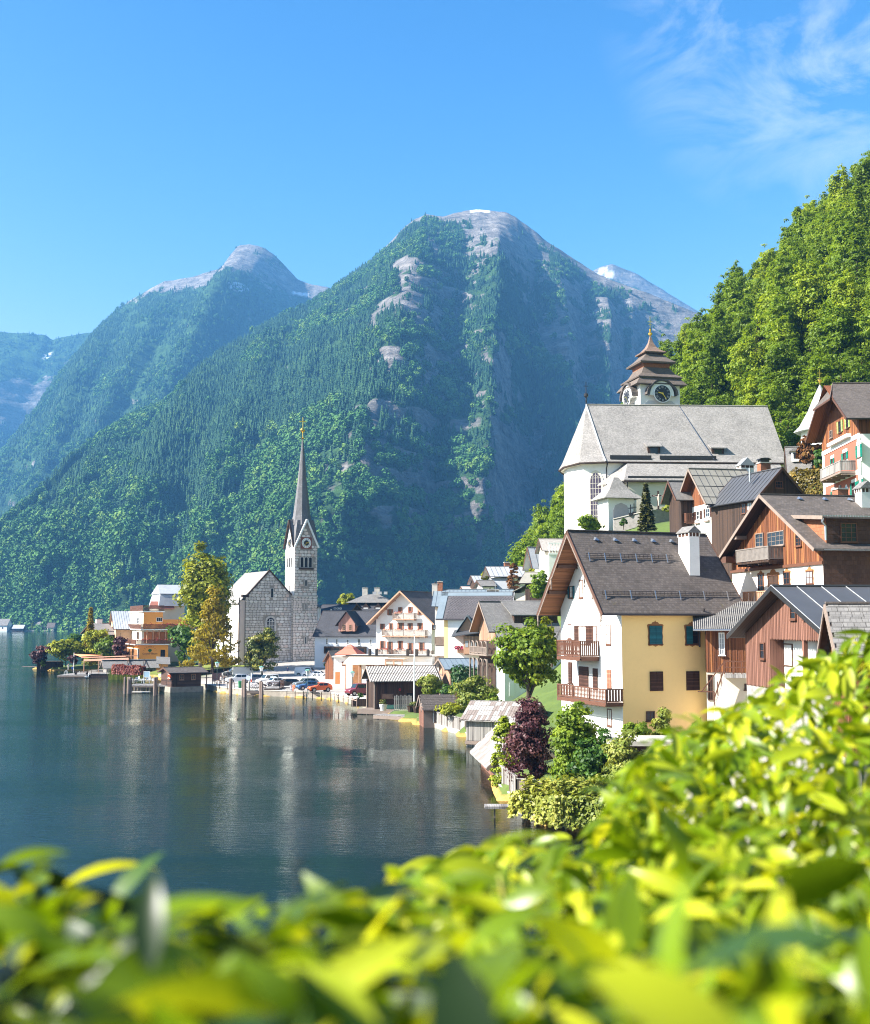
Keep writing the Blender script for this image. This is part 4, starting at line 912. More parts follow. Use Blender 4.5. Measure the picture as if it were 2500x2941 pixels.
# ================================================================ HOUSES, RIGHT SIDE
def main_house():
	h = House('yellow_house', 'big yellow and white gabled house with carved brown balconies and steep shingled roof', 'house', 1786, 88, 20, 3.3, 2110, 1611)
	B = h.Wd; zr = h.z_at(1523, -1.9, B/2) - .1; ze = zr - 1.16*B/2
	h.walls([(None, None, YELLOW)], ze, zr, foot=-4)
	mb = MB().ext([(-.03, -.03, -4), (-.03, B + .02, -4), (-.03, B + .02, ze), (-.03, B/2, zr - .05), (-.03, -.03, ze)], (.025, 0, 0)); part('gable_wall', mb, WHITE, h.root)
	h.roof(SHBR, 1.95, .8, .6, .14, .1, TRIM)
	k, zt, W2 = h.rooft
	for sg in (-1, 1):
		n = 22
		for i in range(n):
			c0 = W2 + sg*(W2 + .5)*i/n; c1 = W2 + sg*(W2 + .5)*(i + .9)/n
			a = h.slope_pt(-1.88, c0, -.2); b = h.slope_pt(-.04, c0, -.2); c = h.slope_pt(-.04, c1, -.2); d = h.slope_pt(-1.88, c1, -.2)
			part('soffit_board', MB().ext([a, b, c, d], (0, 0, -.03)), SOFFIT, h.root)
		tr = MB(); m = 46
		for i in range(m):
			c0 = W2 + sg*(W2 + .55)*i/m; c1 = W2 + sg*(W2 + .55)*(i + 1)/m; cm = (c0 + c1)/2
			p = [h.slope_pt(-1.96, c0, -.28), h.slope_pt(-1.96, c1, -.28), h.slope_pt(-1.96, c1, -.42), h.slope_pt(-1.96, cm, -.58), h.slope_pt(-1.96, c0, -.42)]
			tr.ext(p, (-.03, 0, 0))
		part('carved_trim', tr, OLDTRIM, h.root)
		for c in (.98, .52):
			cc = W2 + sg*(W2 + .5)*c; p = h.slope_pt(-1.98, cc, -.3)
			part('pendant', MB().lathe([(.02, p.z - 1.0), (.07, p.z - .85), (.03, p.z - .7), (.09, p.z - .5), (.05, p.z - .3), (.08, p.z)], (p.x, p.y), 6), OLDTRIM, h.root)
	for c in (.4, .75):   # purlins
		for sg in (-1, 1):
			p = h.slope_pt(-1.8, W2 + sg*W2*c, -.42); part('purlin', MB().box(p.x, p.y - .12, p.z - .14, -.02, p.y + .12, p.z + .14), TRIM, h.root)
	for cy, x1 in ((3.15, 6.6), (.55, h.L + .6)):
		sgd = MB(); z = lambda u: h.slope_pt(0, cy, u).z
		for u in (.1, .24, .38): sgd.tube([h.slope_pt(-1.3 + (0 if cy < 1 else .0), cy, u), h.slope_pt(x1, cy, u)], .022, 5)
		n = int(x1/.28)
		for i in range(n): sgd.bar(h.slope_pt(-1.3 + (x1 + 1.3)*i/n, cy, .1), h.slope_pt(-1.3 + (x1 + 1.3)*i/n, cy, .38), .02, .02)
		g = part('snow_guard', sgd, GUTTER, h.root)
		for i in range(6):
			a = -1.1 + (x1 + 1.0)*i/5.4; part('bracket', MB().bar(h.slope_pt(a, cy - .25, .05), h.slope_pt(a, cy, .45), .07, .05), ZINC, g)
	for i in range(6):
		a = .3 + 1.75*i; p = h.slope_pt(a, W2 - .75, .08); part('roof_vent', MB().ext([p + Vector((-.22, -.12, -.02)), p + Vector((.22, -.12, -.02)), p + Vector((0, -.02, .2))], (0, .35, .1)), ZINC, h.root)
	w = lambda b,**k_: h.window('L', zb(Z5,*b),**k_)
	w((735, 595, 765, 740), orn=True, fm=TRIMR); w((658, 645, 684, 742), fm=TRIMR, shut='lr', sm=TEAL, orn=True); w((838, 662, 861, 738), orn=True, fm=TRIMR)
	w((645, 945, 672, 1066), orn=True, fm=TRIMR); w((948, 950, 986, 1112), orn=True, fm=TRIMR)
	w((728, 960, 790, 1115), bars=(2, 1), shut='lr', sm=BRSH, fm=TRIMR, gm=GLASSL, sill=False, name='balcony_door'); w((843, 960, 875, 1100), bars=(1, 2), shut='r', sm=BRSH, fm=TRIMR, sill=False, name='balcony_door')
	w((735, 1285, 810, 1445), shut='closed', sm=BRSH, fm=TRIMR, sill=False, name='balcony_door'); w((848, 1300, 883, 1470), shut='closed', sm=BRSH, sill=False, name='balcony_door')
	w((957, 1310, 992, 1455), orn=True, shut='closed', sm=PKSH, fm=TRIMR); w((652, 1250, 680, 1415), orn=True, fm=TRIM, shut='closed', sm=BRSH); w((958, 1622, 994, 1758), orn=True, fm=TRIMR)
	f = lambda b,**k_: h.window('F', b,**k_)
	f(zb(Z5, 1286, 960, 1388, 1106), orn=True, shut='closed', sm=TEAL, fm=TRIM); f(zb(Z8, 66, 797, 182, 962), orn=True, shut='h', sm=TEAL, fm=TRIM, bars=(2, 2))
	f(zb(Z5, 1293, 1325, 1395, 1480), shut='closed', sm=BRSH, fm=TRIM, sill=False); f(zb(Z8, 70, 1212, 188, 1388), shut='closed', sm=BRSH, fm=TRIM, sill=False); f(zb(Z5, 1262, 1640, 1330, 1720), fm=TRIM)
	def bal(z0, zr_, xl, xr, dep, n, vfloor):
		fc = (0, -dep); s1 = h.hit(fc,*Z5(xl, (z0 + zr_)/2))[0]; s0 = h.hit(fc,*Z5(xr, (z0 + zr_)/2))[0]
		zt_ = h.hit(fc,*Z5(xr, zr_))[1]; zl = h.hit(fc,*Z5(xr, z0))[1]
		s0, s1 = min(s0, s1), max(s0, s1)
		b = h.balcony('L', s0, s1, zl, zt_, dep, n, TRIMR, TRIMR, .3, shaped=True, posts=[s0 + .04, s0 + (s1 - s0)/3, s0 + (s1 - s0)*2/3, s1 - .04])
		sk = MB(); m = int((s1 - s0)/.22)
		for i in range(m):
			a = s0 + (s1 - s0)*i/m; e = s0 + (s1 - s0)*(i + 1)/m
			sk.ext([h.P('L', a, zl - .14, dep + .01), h.P('L', e, zl - .14, dep + .01), h.P('L', e, zl - .24, dep + .01), h.P('L', (a + e)/2, zl - .34, dep + .01), h.P('L', a, zl - .24, dep + .01)], (-.025, 0, 0))
		part('carved_trim', sk, TRIMR, b)
	bal(1210, 1080, 555, 737, 1.75, 24, 0); bal(1575, 1465, 557, 943, 1.5, 34, 0)
	h.chimney(7.9, 2.85, .95, 1.6, zr - 5.2, h.z_at(1541, 8, 2.2), WHITE, SHWA)
	part('downpipe', MB().tube([h.P('F', h.hit('F',*Z8(205, 640))[0], ze - .2, .5), h.P('F', h.hit('F',*Z8(200, 660))[0], ze - .6, .4), h.P('F', h.hit('F',*Z8(182, 700))[0], ze - 1.3, .12), h.P('F', h.hit('F',*Z8(182, 800))[0], ze - 3.2, .12)], .07, 6), GUTTER, h.root)
	return h
MH = main_house()
def brown_chalet():
	h = House('brown_chalet', 'dark brown plank chalet with white lower storey and corner balcony behind the yellow house', 'house', 2371, 85, 10, 8.5, None, 2104, L=9.5)
	B = h.Wd; zr = h.z_at(1424, -1.1, B/2); k = .57; ze = zr - k*B/2; zs = h.z_at(1616, 0, 0)
	h.walls([(None, zs, WHITE), (zs + .002, None, BRWOOD2)], ze, zr, foot=-4)
	h.roof(SHBR, 1.1, .8, .75, .16, .12, OLDTRIM, soffit=DKWOOD, gutter=False)
	n = 62
	for i in range(n):
		s0 = B*i/n + .012; s1 = B*(i + 1)/n - .012; zt_ = ze + k*min((s0 + s1)/2, B - (s0 + s1)/2) - .12
		if zt_ > zs + .3: part('plank', h.fbox(MB(), 'L', s0, zs + .05, s1, zt_, .015, .04 + .012*(i % 3)), brw(), h.root)
	part('beam', h.fbox(MB(), 'L', -.1, zs - .12, B + .1, zs + .12, .01, .16), TRIMR, h.root)
	part('shingled_wall', h.fbox(MB(), 'F', -.04, h.z_at(1700, 0, 0), h.L, ze - .02, .02, .07), SHDW, h.root)
	w = lambda b,**k_: h.window('L', zb(Z7,*b),**k_)
	w((820, 1762, 866, 1905), orn=True, fm=TRIMR, bars=(2, 3)); w((905, 1768, 990, 1900), orn=True, fm=TRIM, gm=DKWOOD, sill=False, name='door'); w((1037, 1742, 1090, 1850), orn=True, fm=TRIMR, bars=(2, 2)); w((1226, 1732, 1285, 1846), orn=True, fm=TRIMR, gm=GLASSL, bars=(2, 2))
	for b in ((800, 1415, 866, 1532), (900, 1400, 1040, 1522), (1138, 1425, 1186, 1525)):
		h.window('L', zb(Z7,*b), fm=OLDTRIM if b[0] < 1100 else TRIMR, bars=(4 if b[0] == 900 else 2, 3), base=.075)
	dep = 1.35; fc = (0, -dep); s1 = h.hit(fc,*Z7(632, 1630))[0]; s0 = h.hit(fc,*Z7(905, 1580))[0]; z1 = h.hit(fc,*Z7(905, 1520))[1]; z0 = h.hit(fc,*Z7(905, 1640))[1]
	h.balcony('L', s0, s1, z0, z1, dep, 26, DKWOOD, plain('dull grey board', (.17, .15, .135), .85, .3, 3), .12)
	fc = (0, -1.0); a = h.hit(fc,*Z7(690, 1970)); b = h.hit(fc,*Z7(915, 1970)); h.balcony('L', b[0], a[0], h.hit(fc,*Z7(800, 2045))[1], h.hit(fc,*Z7(800, 1905))[1], 1.0, 14, OLDTRIM, LTWOOD, .3, shaped=True)
	zd = h.z_at(1484, 0, 0); y1 = (zd + .45 - ze + .02)/k; x0 = .35
	part('dormer', MB().ext([(x0, .0, ze + .1), (x0, 0, zd), (x0, y1, zd + .42), (x0, y1, zd - .2)], (h.L, 0, 0)), SHDW, h.root)
	part('dormer_cheek', MB().ext([(x0 - .04, .02, ze + .15), (x0 - .04, .02, zd - .02), (x0 - .04, y1 - .3, zd + .38)], (.035, 0, 0)), SHOR, h.root)
	part('dormer_roof', MB().ext([(x0 - .55, -.5, zd - .03), (x0 - .55, y1 + 1.2, zd + .62), (x0 - .55, y1 + 1.2, zd + .5), (x0 - .55, -.5, zd - .15)], (h.L + 1, 0, 0)), SHBR, h.root)
	part('dormer_verge', MB().bar((x0 - .57, -.52, zd - .1), (x0 - .57, y1 + 1.1, zd + .5), .05, .28), OLDTRIM, h.root)
	st = MB()
	for j in range(4):
		for i in range(22): p = Vector((x0 + .2 + i*.42 + (j % 2)*.2, .1 + j*.75, zd + .03 + (.1 + j*.75)*.108)); st.box(p.x, p.y, p.z, p.x + .12, p.y + .05, p.z + .09)
	o = part('snow_stops', st, ZINC, h.root); stuff(o)
	h.window((1, -.001), zb(Z7, 1512, 1328, 1652, 1492), fm=TRIMR, bars=(3, 4), proud=.09)
	part('eave_sheet', MB().ext([(-.3, -.75, ze - .42), (h.L, -.75, ze - .42), (h.L, .3, ze + .06), (-.3, .3, ze + .06)], (0, 0, .06)), MTLT, h.root)
	part('downpipe', MB().tube([(x0 - .5, -.45, zd - .1), (x0 - .5, -.3, zd - .4), (x0 - .15, -.12, zd - .7), (x0 - .15, -.12, ze + .35)], .09, 8), ZINC, h.root)
	part('purlin', h.fbox(MB(), 'L', B*.80, ze + k*B*.2 - .5, B*.84, ze + k*B*.2 - .2, 0, 1.0), OLDTRIM, h.root)
	part('purlin', h.fbox(MB(), 'L', B*.94, ze - .6, B*1.02, ze - .05, 0, 1.0), TRIM, h.root)
	for i in range(5):
		p = h.slope_pt(2 + 2.2*i, B/2 - .9, .06); part('roof_vent', MB().ext([p + Vector((-.2, -.12, 0)), p + Vector((.2, -.12, 0)), p + Vector((0, -.02, .18))], (0, .35, .1)), ZINC, h.root)
	c = h.hit((1, B/2 - 1.5),*ZP(1105, 1830)); h.chimney(c[0], B/2 - 1.5, 1.0, 1.0, zr - 1.5, c[1], WHITE, SHWA)
	c = h.hit((1, B/2 + 2.5),*ZP(735, 1860)); h.chimney(c[0], B/2 + 2.5, .95, .95, zr - 2.5, c[1] + .4, BRICK, cap='flat')
brown_chalet()
def boarded_house():
	h = House('boarded_house', 'low house clad in pinkish brown vertical boards under a dark metal roof', 'house', 2462, 57, 4, 6.6, None, 2175, L=9)
	B = h.Wd; zr = h.z_at(1684, -1, B/2) - .1; k = .36; ze = zr - k*B/2; zw = h.z_at(1966, 0, B)
	h.walls([(None, zw, STONEW), (zw + .002, None, PKWOOD)], ze, zr, foot=-3)
	h.roof(MTDK, 1.7, .5, .85, .12, .12, GUTTER, soffit=DKWOOD); h.seams(8, 1.7, .5, .85, MTLT)
	RC = .8; fc = (0, -RC)
	zs = h.hit(fc,*Z8(1050, 925))[1]; sp = h.hit(fc,*Z8(848, 1000))[0]; se = h.hit(fc,*Z8(1150, 1000))[0]
	part('gable_wall', MB().ext([h.P('L', -.02, zs + .1, RC), h.P('L', B + .02, zs + .1, RC), h.P('L', B + .02, ze, RC), h.P('L', B/2, zr - .06, RC), h.P('L', -.02, ze, RC)], (RC - .01, 0, 0)), PKWOOD, h.root)
	part('side_room', h.fbox(MB(), 'L', sp, zw, B + .02, zs + .09, .02, RC - .004), PKWOOD, h.root); part('plinth', h.fbox(MB(), 'L', -.02, -3, B + .03, zw - .004, .02, RC + .02), STONEW, h.root)
	n = 60
	for i in range(n):
		s0 = B*i/n; s1 = B*(i + 1)/n; sm_ = (s0 + s1)/2; zt_ = ze + k*min(sm_, B - sm_) - .1; zb_ = zw if sm_ > sp else zs
		mb = MB(); g = .03
		mb.ext([h.P('L', s0 + g, zt_, RC), h.P('L', s1 - g, zt_, RC), h.P('L', s1 - g, zb_ + .06, RC), h.P('L', sm_, zb_ - .03, RC), h.P('L', s0 + g, zb_ + .06, RC)], (-.05, 0, 0)); part('plank', mb, PKWOOD, h.root)
	part('entrance_wall', h.fbox(MB(), 'L', h.hit('L',*Z8(1330, 1050))[0], zw, sp - .05, zs - .02, .01, .03), WHITE, h.root)
	h.window('L', zb(Z8, 920, 955, 1060, 1165), fm=TRIM, gm=DKWOOD, sill=False, name='door', bars=(1, 1), proud=.09)
	part('post', h.fbox(MB(), 'L', se - .12, zw, se + .12, zs + .08, RC - .2, RC + .02), PKWOOD, h.root)
	fw_ = (0, -RC - .05)
	for b in ((755, 948, 800, 1100), (1035, 610, 1087, 735), (1155, 690, 1206, 735)): h.window(fw_, zb(Z8,*b), fm=TRIMR, proud=.08, bars=(1, 2))
	return h
boarded_house()
def hut():
	h = House('shingled_hut', 'small wooden hut with a steep grey shingle roof and scalloped gable trim at the edge', 'hut', 2430, 47, -8, 9.4, None, None, L=4.5, Wd=3.5)
	zr = h.z_at(1737, -.3, 1.75); ze = zr - 1.85
	h.walls([(None, None, BRWOOD)], ze, zr, foot=-2); h.roof(SHBR, .45, .4, .3, .08, .05, OLDTRIM, gutter=False)
	k, zt, W2 = h.rooft
	for j in range(10):    # shingle courses, shingle by shingle
		for i in range(12):
			c0 = -.28 + (W2 + .28)*j/10; c1 = c0 + (W2 + .28)/10*1.25; a0 = -.47 + (h.L + .9)*i/12 + .1*(j % 2); a1 = a0 + (h.L + .9)/12 - .02; u = .03 + .012*random.random()
			part('shingle', MB().ext([h.slope_pt(a0, c0, u + .03), h.slope_pt(a1, c0, u + .03), h.slope_pt(a1, min(c1, W2), u - .0), h.slope_pt(a0, min(c1, W2), u)], (0, 0, .025)), SHWA, h.root)
	for sg in (-1, 1):
		tr = MB()
		for i in range(14):
			c0 = W2 + sg*(W2 + .25)*i/14; c1 = W2 + sg*(W2 + .25)*(i + 1)/14; p0 = h.slope_pt(-.5, c0, -.1); p1 = h.slope_pt(-.5, c1, -.1); q = h.slope_pt(-.5, (c0 + c1)/2, -.38)
			tr.ext([p0, p1, p1 - Vector((0, 0, .16)), q, p0 - Vector((0, 0, .16))], (-.03, 0, 0))
		part('carved_trim', tr, OLDTRIM, h.root)
hut()
def annex():
	h = House('plank_annex', 'weathered orange brown plank annex with outside stairs between the yellow house and boarded house', 'house', 2027, 88.6, -12, 4.6, 2178, None, Wd=4.4)
	ze = h.z_at(1808, 0, 0); zr = ze + 1.75; zs = h.z_at(1931, 0, 0)
	h.walls([(None, zs, CREAM), (zs + .002, ze, BRWOOD2)], ze, zr, foot=-3)
	part('roof', MB().ext([(-.9, -.75, ze - .1), (h.L + .3, -.75, ze - .1), (h.L + .3, 4.0, zr + .3), (-.9, 4.0, zr + .3)], (0, 0, .1)), SHWA, h.root)
	co = MB(); n = 34
	for i in range(n):
		x = -.88 + (h.L + 1.15)*i/n; co.tube([(x, -.78, ze + .01), (x, 4.0, zr + .42)], .06, 4)
	part('corrugation', co, SHWA, h.root)
	part('gutter', MB().tube([(-.95, -.82, ze - .05), (h.L + .3, -.82, ze - .05)], .07, 6), ZINC, h.root)
	n = 26
	for i in range(n): part('plank', h.fbox(MB(), 'F', h.L*i/n + .01, zs, h.L*(i + 1)/n - .012, ze - .02, .015, .04 + .012*(i % 3)), brw(), h.root)
	h.window('F', zb(Z8, 370, 856, 425, 1064), fm=WHITET, gm=GLASSL, bars=(2, 4), base=.07); h.window('F', zb(Z8, 655, 892, 716, 1200), fm=TRIM, sill=False, bars=(1, 2), name='door', base=.07); h.window('F', zb(Z8, 268, 1243, 318, 1480), fm=TRIM, gm=DKWOOD, sill=False, name='door'); h.window('F', zb(Z8, 605, 1328, 640, 1385), fm=TRIM, gm=GLASS)
	d = 1.7; fc = (1, -d); x0 = h.hit(fc,*Z8(425, 1250))[0]; x1 = h.L + .4; zl = h.hit(fc,*Z8(500, 1240))[1]
	st = thing('outside_stairs', 'white concrete outside stairs with brown handrails up to a wooden landing', 'stairs', h.o, h.phi)
	part('landing', MB().box(x0, -d, zl - .28, x1, -.06, zl), GYWOOD, st)
	xb, zb_ = h.hit(fc,*Z8(330, 1520)); nst = 13
	for i in range(nst):
		t = i/nst; xa = x0 + (xb - x0)*t; xc = x0 + (xb - x0)*(i + 1)/nst; z = zl + (zb_ - zl)*(i + 1)/nst
		part('step', MB().box(xc, -d, z - .16, xa - .004, -d + 1.15, z), CONC, st)
	part('stringer', MB().ext([(x0, -d - .02, zl - .3), (xb, -d - .02, zb_ - .3), (xb, -d - .02, zb_ - 1.5), (x0 + .6, -d - .02, zb_ - 1.5)], (0, 1.2, 0)), WHITE, st)
	rl = MB(); H = .95
	for y in (-d + .05,):
		for z in (H, .5): rl.bar((x0, y, zl + z), (x1, y, zl + z), .07, .09)
		rl.bar((x0, y, zl + H), (xb - .9, y, zb_ + H), .07, .09); rl.bar((x0, y, zl + .45), (xb, y, zb_ + .45), .07, .09); rl.bar((xb, y, zb_ + H), (xb - 1.2, y, zb_ + H), .07, .08)
	part('handrail', rl, TRIMR, st)
	for i in range(6): part('post', MB().box(x0 + (x1 - x0)*i/5 - .04, -d + .01, zl, x0 + (x1 - x0)*i/5 + .04, -d + .1, zl + H), TRIMR, st)
	for i in range(3): t = (i + 1)/3; x = x0 + (xb - x0)*t; z = zl + (zb_ - zl)*t; part('post', MB().box(x - .04, -d + .01, z - .1, x + .04, -d + .1, z + H), TRIMR, st)
annex()
def grey_roof_house():
	h = House('grey_roof_house', 'white house with wooden gable and patinated metal roof below the hillside church', 'house', 2058, 135, 10, 17, 2190, 1973)
	B = h.Wd; zr = h.z_at(1348, -1, B/2); ze = zr - .95*B/2; zs = h.z_at(1442, 0, 0); zs2 = h.z_at(1493, 0, 0)
	h.walls([(None, zs, WHITE), (zs + .002, None, BRWOOD)], ze, zr, foot=-6)
	h.roof(MTOL, 1.3, .3, .8, .14, .1, OLDTRIM, soffit=BRWOOD); h.seams(9, 1.3, .3, .8, MTDK, cross=3)
	part('boarded_wall', h.fbox(MB(), 'F', .0, zs2, h.L, ze, .01, .06), planks('brown horizontal boards', (.12, .065, .04), None, .16, along='h'), h.root)
	for b in ((238, 1245, 275, 1310), (300, 1228, 330, 1300), (378, 1205, 412, 1280)): h.window('L', zb(Z7,*b), fm=WHITET, shut='lr', sm=BRSH, bars=(2, 2))
	for b in ((228, 1343, 262, 1352), (292, 1328, 330, 1338), (372, 1308, 412, 1320)): part('flower_box', h.fbox(MB(), 'L',*h.rect('L', zb(Z7,*b)), .02, .25), OLDTRIM, h.root)
	h.window('L', zb(Z7, 322, 1012, 350, 1080), fm=LTWOOD, bars=(2, 2), proud=.1)
	fc = (0, -1.2); a = h.hit(fc,*Z7(152, 1270)); b = h.hit(fc,*Z7(205, 1270)); h.balcony('L', b[0], a[0] + .3, h.hit(fc,*Z7(180, 1320))[1], h.hit(fc,*Z7(180, 1250))[1], 1.1, 10, TRIMR, TRIMR, .2, joined=True)
	x = h.hit((1, B/2),*Z7(830, 870))[0]; h.chimney(x, B/2 - 1.2, 1.3, 1.0, zr - 2.2, zr + .75, BRICK, cap='vault')
	x = h.hit((1, B/2 + 2),*Z7(715, 830))[0]; h.chimney(x, B/2 + 2.2, 1.7, 1.2, zr - 2.5, zr + .6, WHITE, MTLT)
	g = House('gabled_wing', 'dark wooden wing with gable window joined to the patinated metal roof house', 'house', 2184, 127, 20, 18, 2316, None, Wd=9)
	zr2 = g.z_at(1345, g.L/2, -.5); ze2 = g.z_at(1424, 0, 0); g.walls([(None, None, DKWOOD)], ze2, zr2, ridge='y', foot=-6)
	g.roof(MTDK, .5, 0, .5, .14, .1, TRIM, soffit=DKWOOD); g.seams(12, .5, 0, .5, MTDK)
	g.window('F', zb(Z7, 962, 975, 1025, 1035), fm=TRIMR, bars=(3, 2)); g.window('L', zb(Z7, 680, 1165, 715, 1250), fm=TRIMR, gm=GLASS); g.window('L', zb(Z7, 725, 1155, 770, 1225), fm=TRIMR, gm=GLASSL)
	part('vent_pipe', MB().tube([(1.3, 3, zr2 - 1.2), (1.3, 3, zr2 + .4)], .12, 8), ZINC, g.root)
	k = House('small_dark_gable', 'small dark wooden gable squeezed between the church wall and patinated roof house', 'house', 1964, 141, 12, 22, 2040, None, Wd=3.6)
	zr3 = k.z_at(1383, -.6, 1.8); k.walls([(None, None, DKWOOD)], zr3 - 2.0, zr3, foot=-5); k.roof(SHWA, .9, .2, .5, .1, .06, TRIM)
grey_roof_house()
def pink_house():
	h = House('pink_house', 'salmon pink house with green shutters and a half-hipped shingle roof at the right edge', 'house', 2489, 110, -3, 22.5, None, 2374, L=9)
	B = h.Wd; zr = h.z_at(1086, -.6, B/2) - .1; k = .76; ze = zr - k*B/2; zs = h.z_at(1246, 0, 0)
	h.walls([(None, zs, PINK), (zs + .002, None, BRWOOD2)], ze, zr - .6, foot=-4)
	h.roof(SHBR, 1.5, .5, .95, .18, .14, TRIM, hip0=-.55, soffit=BRWOOD)
	part('band', h.fbox(MB(), 'L', -.05, zs - .35, B + .05, zs + .1, .0, .07), WHITET, h.root)
	z2 = h.hit('L',*ZP(1060, 1480))[1]; part('band', h.fbox(MB(), 'L', -.03, z2 - .25, B, z2 + .2, .0, .03), WHITET, h.root)
	part('corner_band', h.fbox(MB(), 'L', -.06, -3, .75, zs - .36, .0, .045), WHITET, h.root); part('corner_band', h.fbox(MB(), 'L', B - .7, -3, B + .02, zs - .36, .0, .045), WHITET, h.root)
	part('side_wall', h.fbox(MB(), 'F', -.05, -3, h.L, zs, .0, .04), WHITE, h.root)
	n = 48
	for i in range(n):
		s0 = B*i/n + .012; s1 = B*(i + 1)/n - .012; zt_ = ze + k*min((s0 + s1)/2, B - (s0 + s1)/2) - .9; part('plank', h.fbox(MB(), 'L', s0, zs + .12, s1, max(zt_, zs + .4), .012, .04 + .01*(i % 2)), brw(), h.root)
	for b in ((597, 1292, 628, 1372), (785, 1197, 835, 1308), (1008, 1078, 1056, 1282), (612, 1800, 652, 1940), (925, 1668, 978, 1885), (1035, 1622, 1078, 1705)):
		h.window('L', zb(ZP,*b), fm=TRIMR, shut='lr', sm=GREEN, bars=(2, 2)); r = h.rect('L', zb(ZP,*b)); part('window_surround', h.fbox(MB(), 'L', r[0] - .25, r[1] - .35, r[2] + .25, r[3] + .35, .0, .014), WHITET, h.root)
	h.window('L', zb(ZP, 712, 700, 755, 885), fm=TRIM, shut='lr', sm=LIME, bars=(1, 2), base=.07); h.window('L', zb(ZP, 832, 650, 870, 815), fm=TRIM, shut='lr', sm=LIME, bars=(1, 2), base=.07); h.window('L', zb(ZP, 575, 850, 612, 970), fm=OLDTRIM, base=.07)
	fb = h.fbox(MB(), 'L', h.hit('L',*ZP(915, 930))[0], zs + .1, h.hit('L',*ZP(600, 1090))[0], zs + .45, .05, .5); part('flower_ledge', fb, WHITET, h.root)
	dep = 1.5; fc = (0, -dep); s1 = h.hit(fc,*ZP(422, 1560))[0]; s0 = h.hit(fc,*ZP(735, 1400))[0]; z1 = h.hit(fc,*ZP(735, 1318))[1]; z0 = h.hit(fc,*ZP(735, 1490))[1]
	h.balcony('L', s0, s1, z0, z1, dep, 30, OLDTRIM, GYWOOD, .06, slab=.2)
	r = h.hit('L',*ZP(838, 1815)); ov = MB().ext([h.P('L', r[0] + .45*math.cos(a), r[1] + .75*math.sin(a), .02) for a in [6.283*i/16 for i in range(16)]], (-.04, 0, 0)); part('oval_painting', ov, WHITET, h.root)
	ov = MB().ext([h.P('L', r[0] + .3*math.cos(a), r[1] + .25 + .3*math.sin(a), .065) for a in [6.283*i/12 for i in range(12)]], (-.02, 0, 0)); part('oval_panel', ov, plain('sky blue paint', (.12, .34, .5), .6), h.root)
pink_house()
def grey_house_and_chapel():
	h = House('slate_roof_house', 'low white house with grey roof and dormer beside the hillside church', 'house', 2310, 150, -14, 29, 2440, None, Wd=7)
	ze = h.z_at(1352, 0, 0); zr = ze + 3.6; h.walls([(None, None, WHITE)], ze, zr, foot=-8); h.roof(SHWA, 1.6, .4, .7, .14, .1, TRIM)
	dx, dz = h.hit((1, .9),*ZP(35, 1200)); dz -= .3
	d = MB().box(dx - .5, .8, dz - .9, dx + .5, 3, dz + .5); part('dormer', d, WHITE, h.root); part('dormer_roof', MB().ext([(dx - .8, .5, dz + .5), (dx + .8, .5, dz + .5), (dx, .5, dz + 1.0)], (0, 2.8, 0)), SHWA, h.root)
	part('dormer_window', MB().box(dx - .3, .77, dz - .5, dx + .3, .799, dz + .3), GLASS, h.root)
	part('arbour', MB().bar((1.5, -1.0, ze - 1.0), (5.5, -1.0, ze - 1.0), .1, .1).bar((1.5, -1.0, ze - 3.2), (1.5, -1.0, ze - 1.0), .1, .1).bar((5.5, -1, ze - 3.2), (5.5, -1.0, ze - 1.0), .1, .1), WHITET, h.root)
	c = W(2362, 1290, 172); t_ = thing('chapel', 'small white chapel with a tall pointed grey roof and gilded ball below the wood', 'chapel', (c.x, c.y, c.z - 3), math.radians(12))
	a = W(2362, 1105, 172).z - (c.z - 3); e = W(2362, 1237, 172).z - (c.z - 3)
	part('wall', MB().lathe([(3.0, -5), (3.0, e + .3)], (0, 0), 8, .39), WHITE, t_); part('roof', MB().lathe([(4.1, e - .2), (3.2, e + .7), (1.9, e + 3.0), (.85, a - 1.6), (.08, a)], (0, 0), 8, .39), MTLT, t_)
	part('finial', MB().lathe([(.03, a), (.08, a + .3), (.3, a + .55), (.33, a + .75), (.2, a + .95), (.04, a + 1.1)], (0, 0), 10).box(-.04, -.04, a + 1.0, .04, .04, a + 2.4).box(-.4, -.035, a + 1.75, .4, .035, a + 1.85), GOLD, t_)
grey_house_and_chapel()
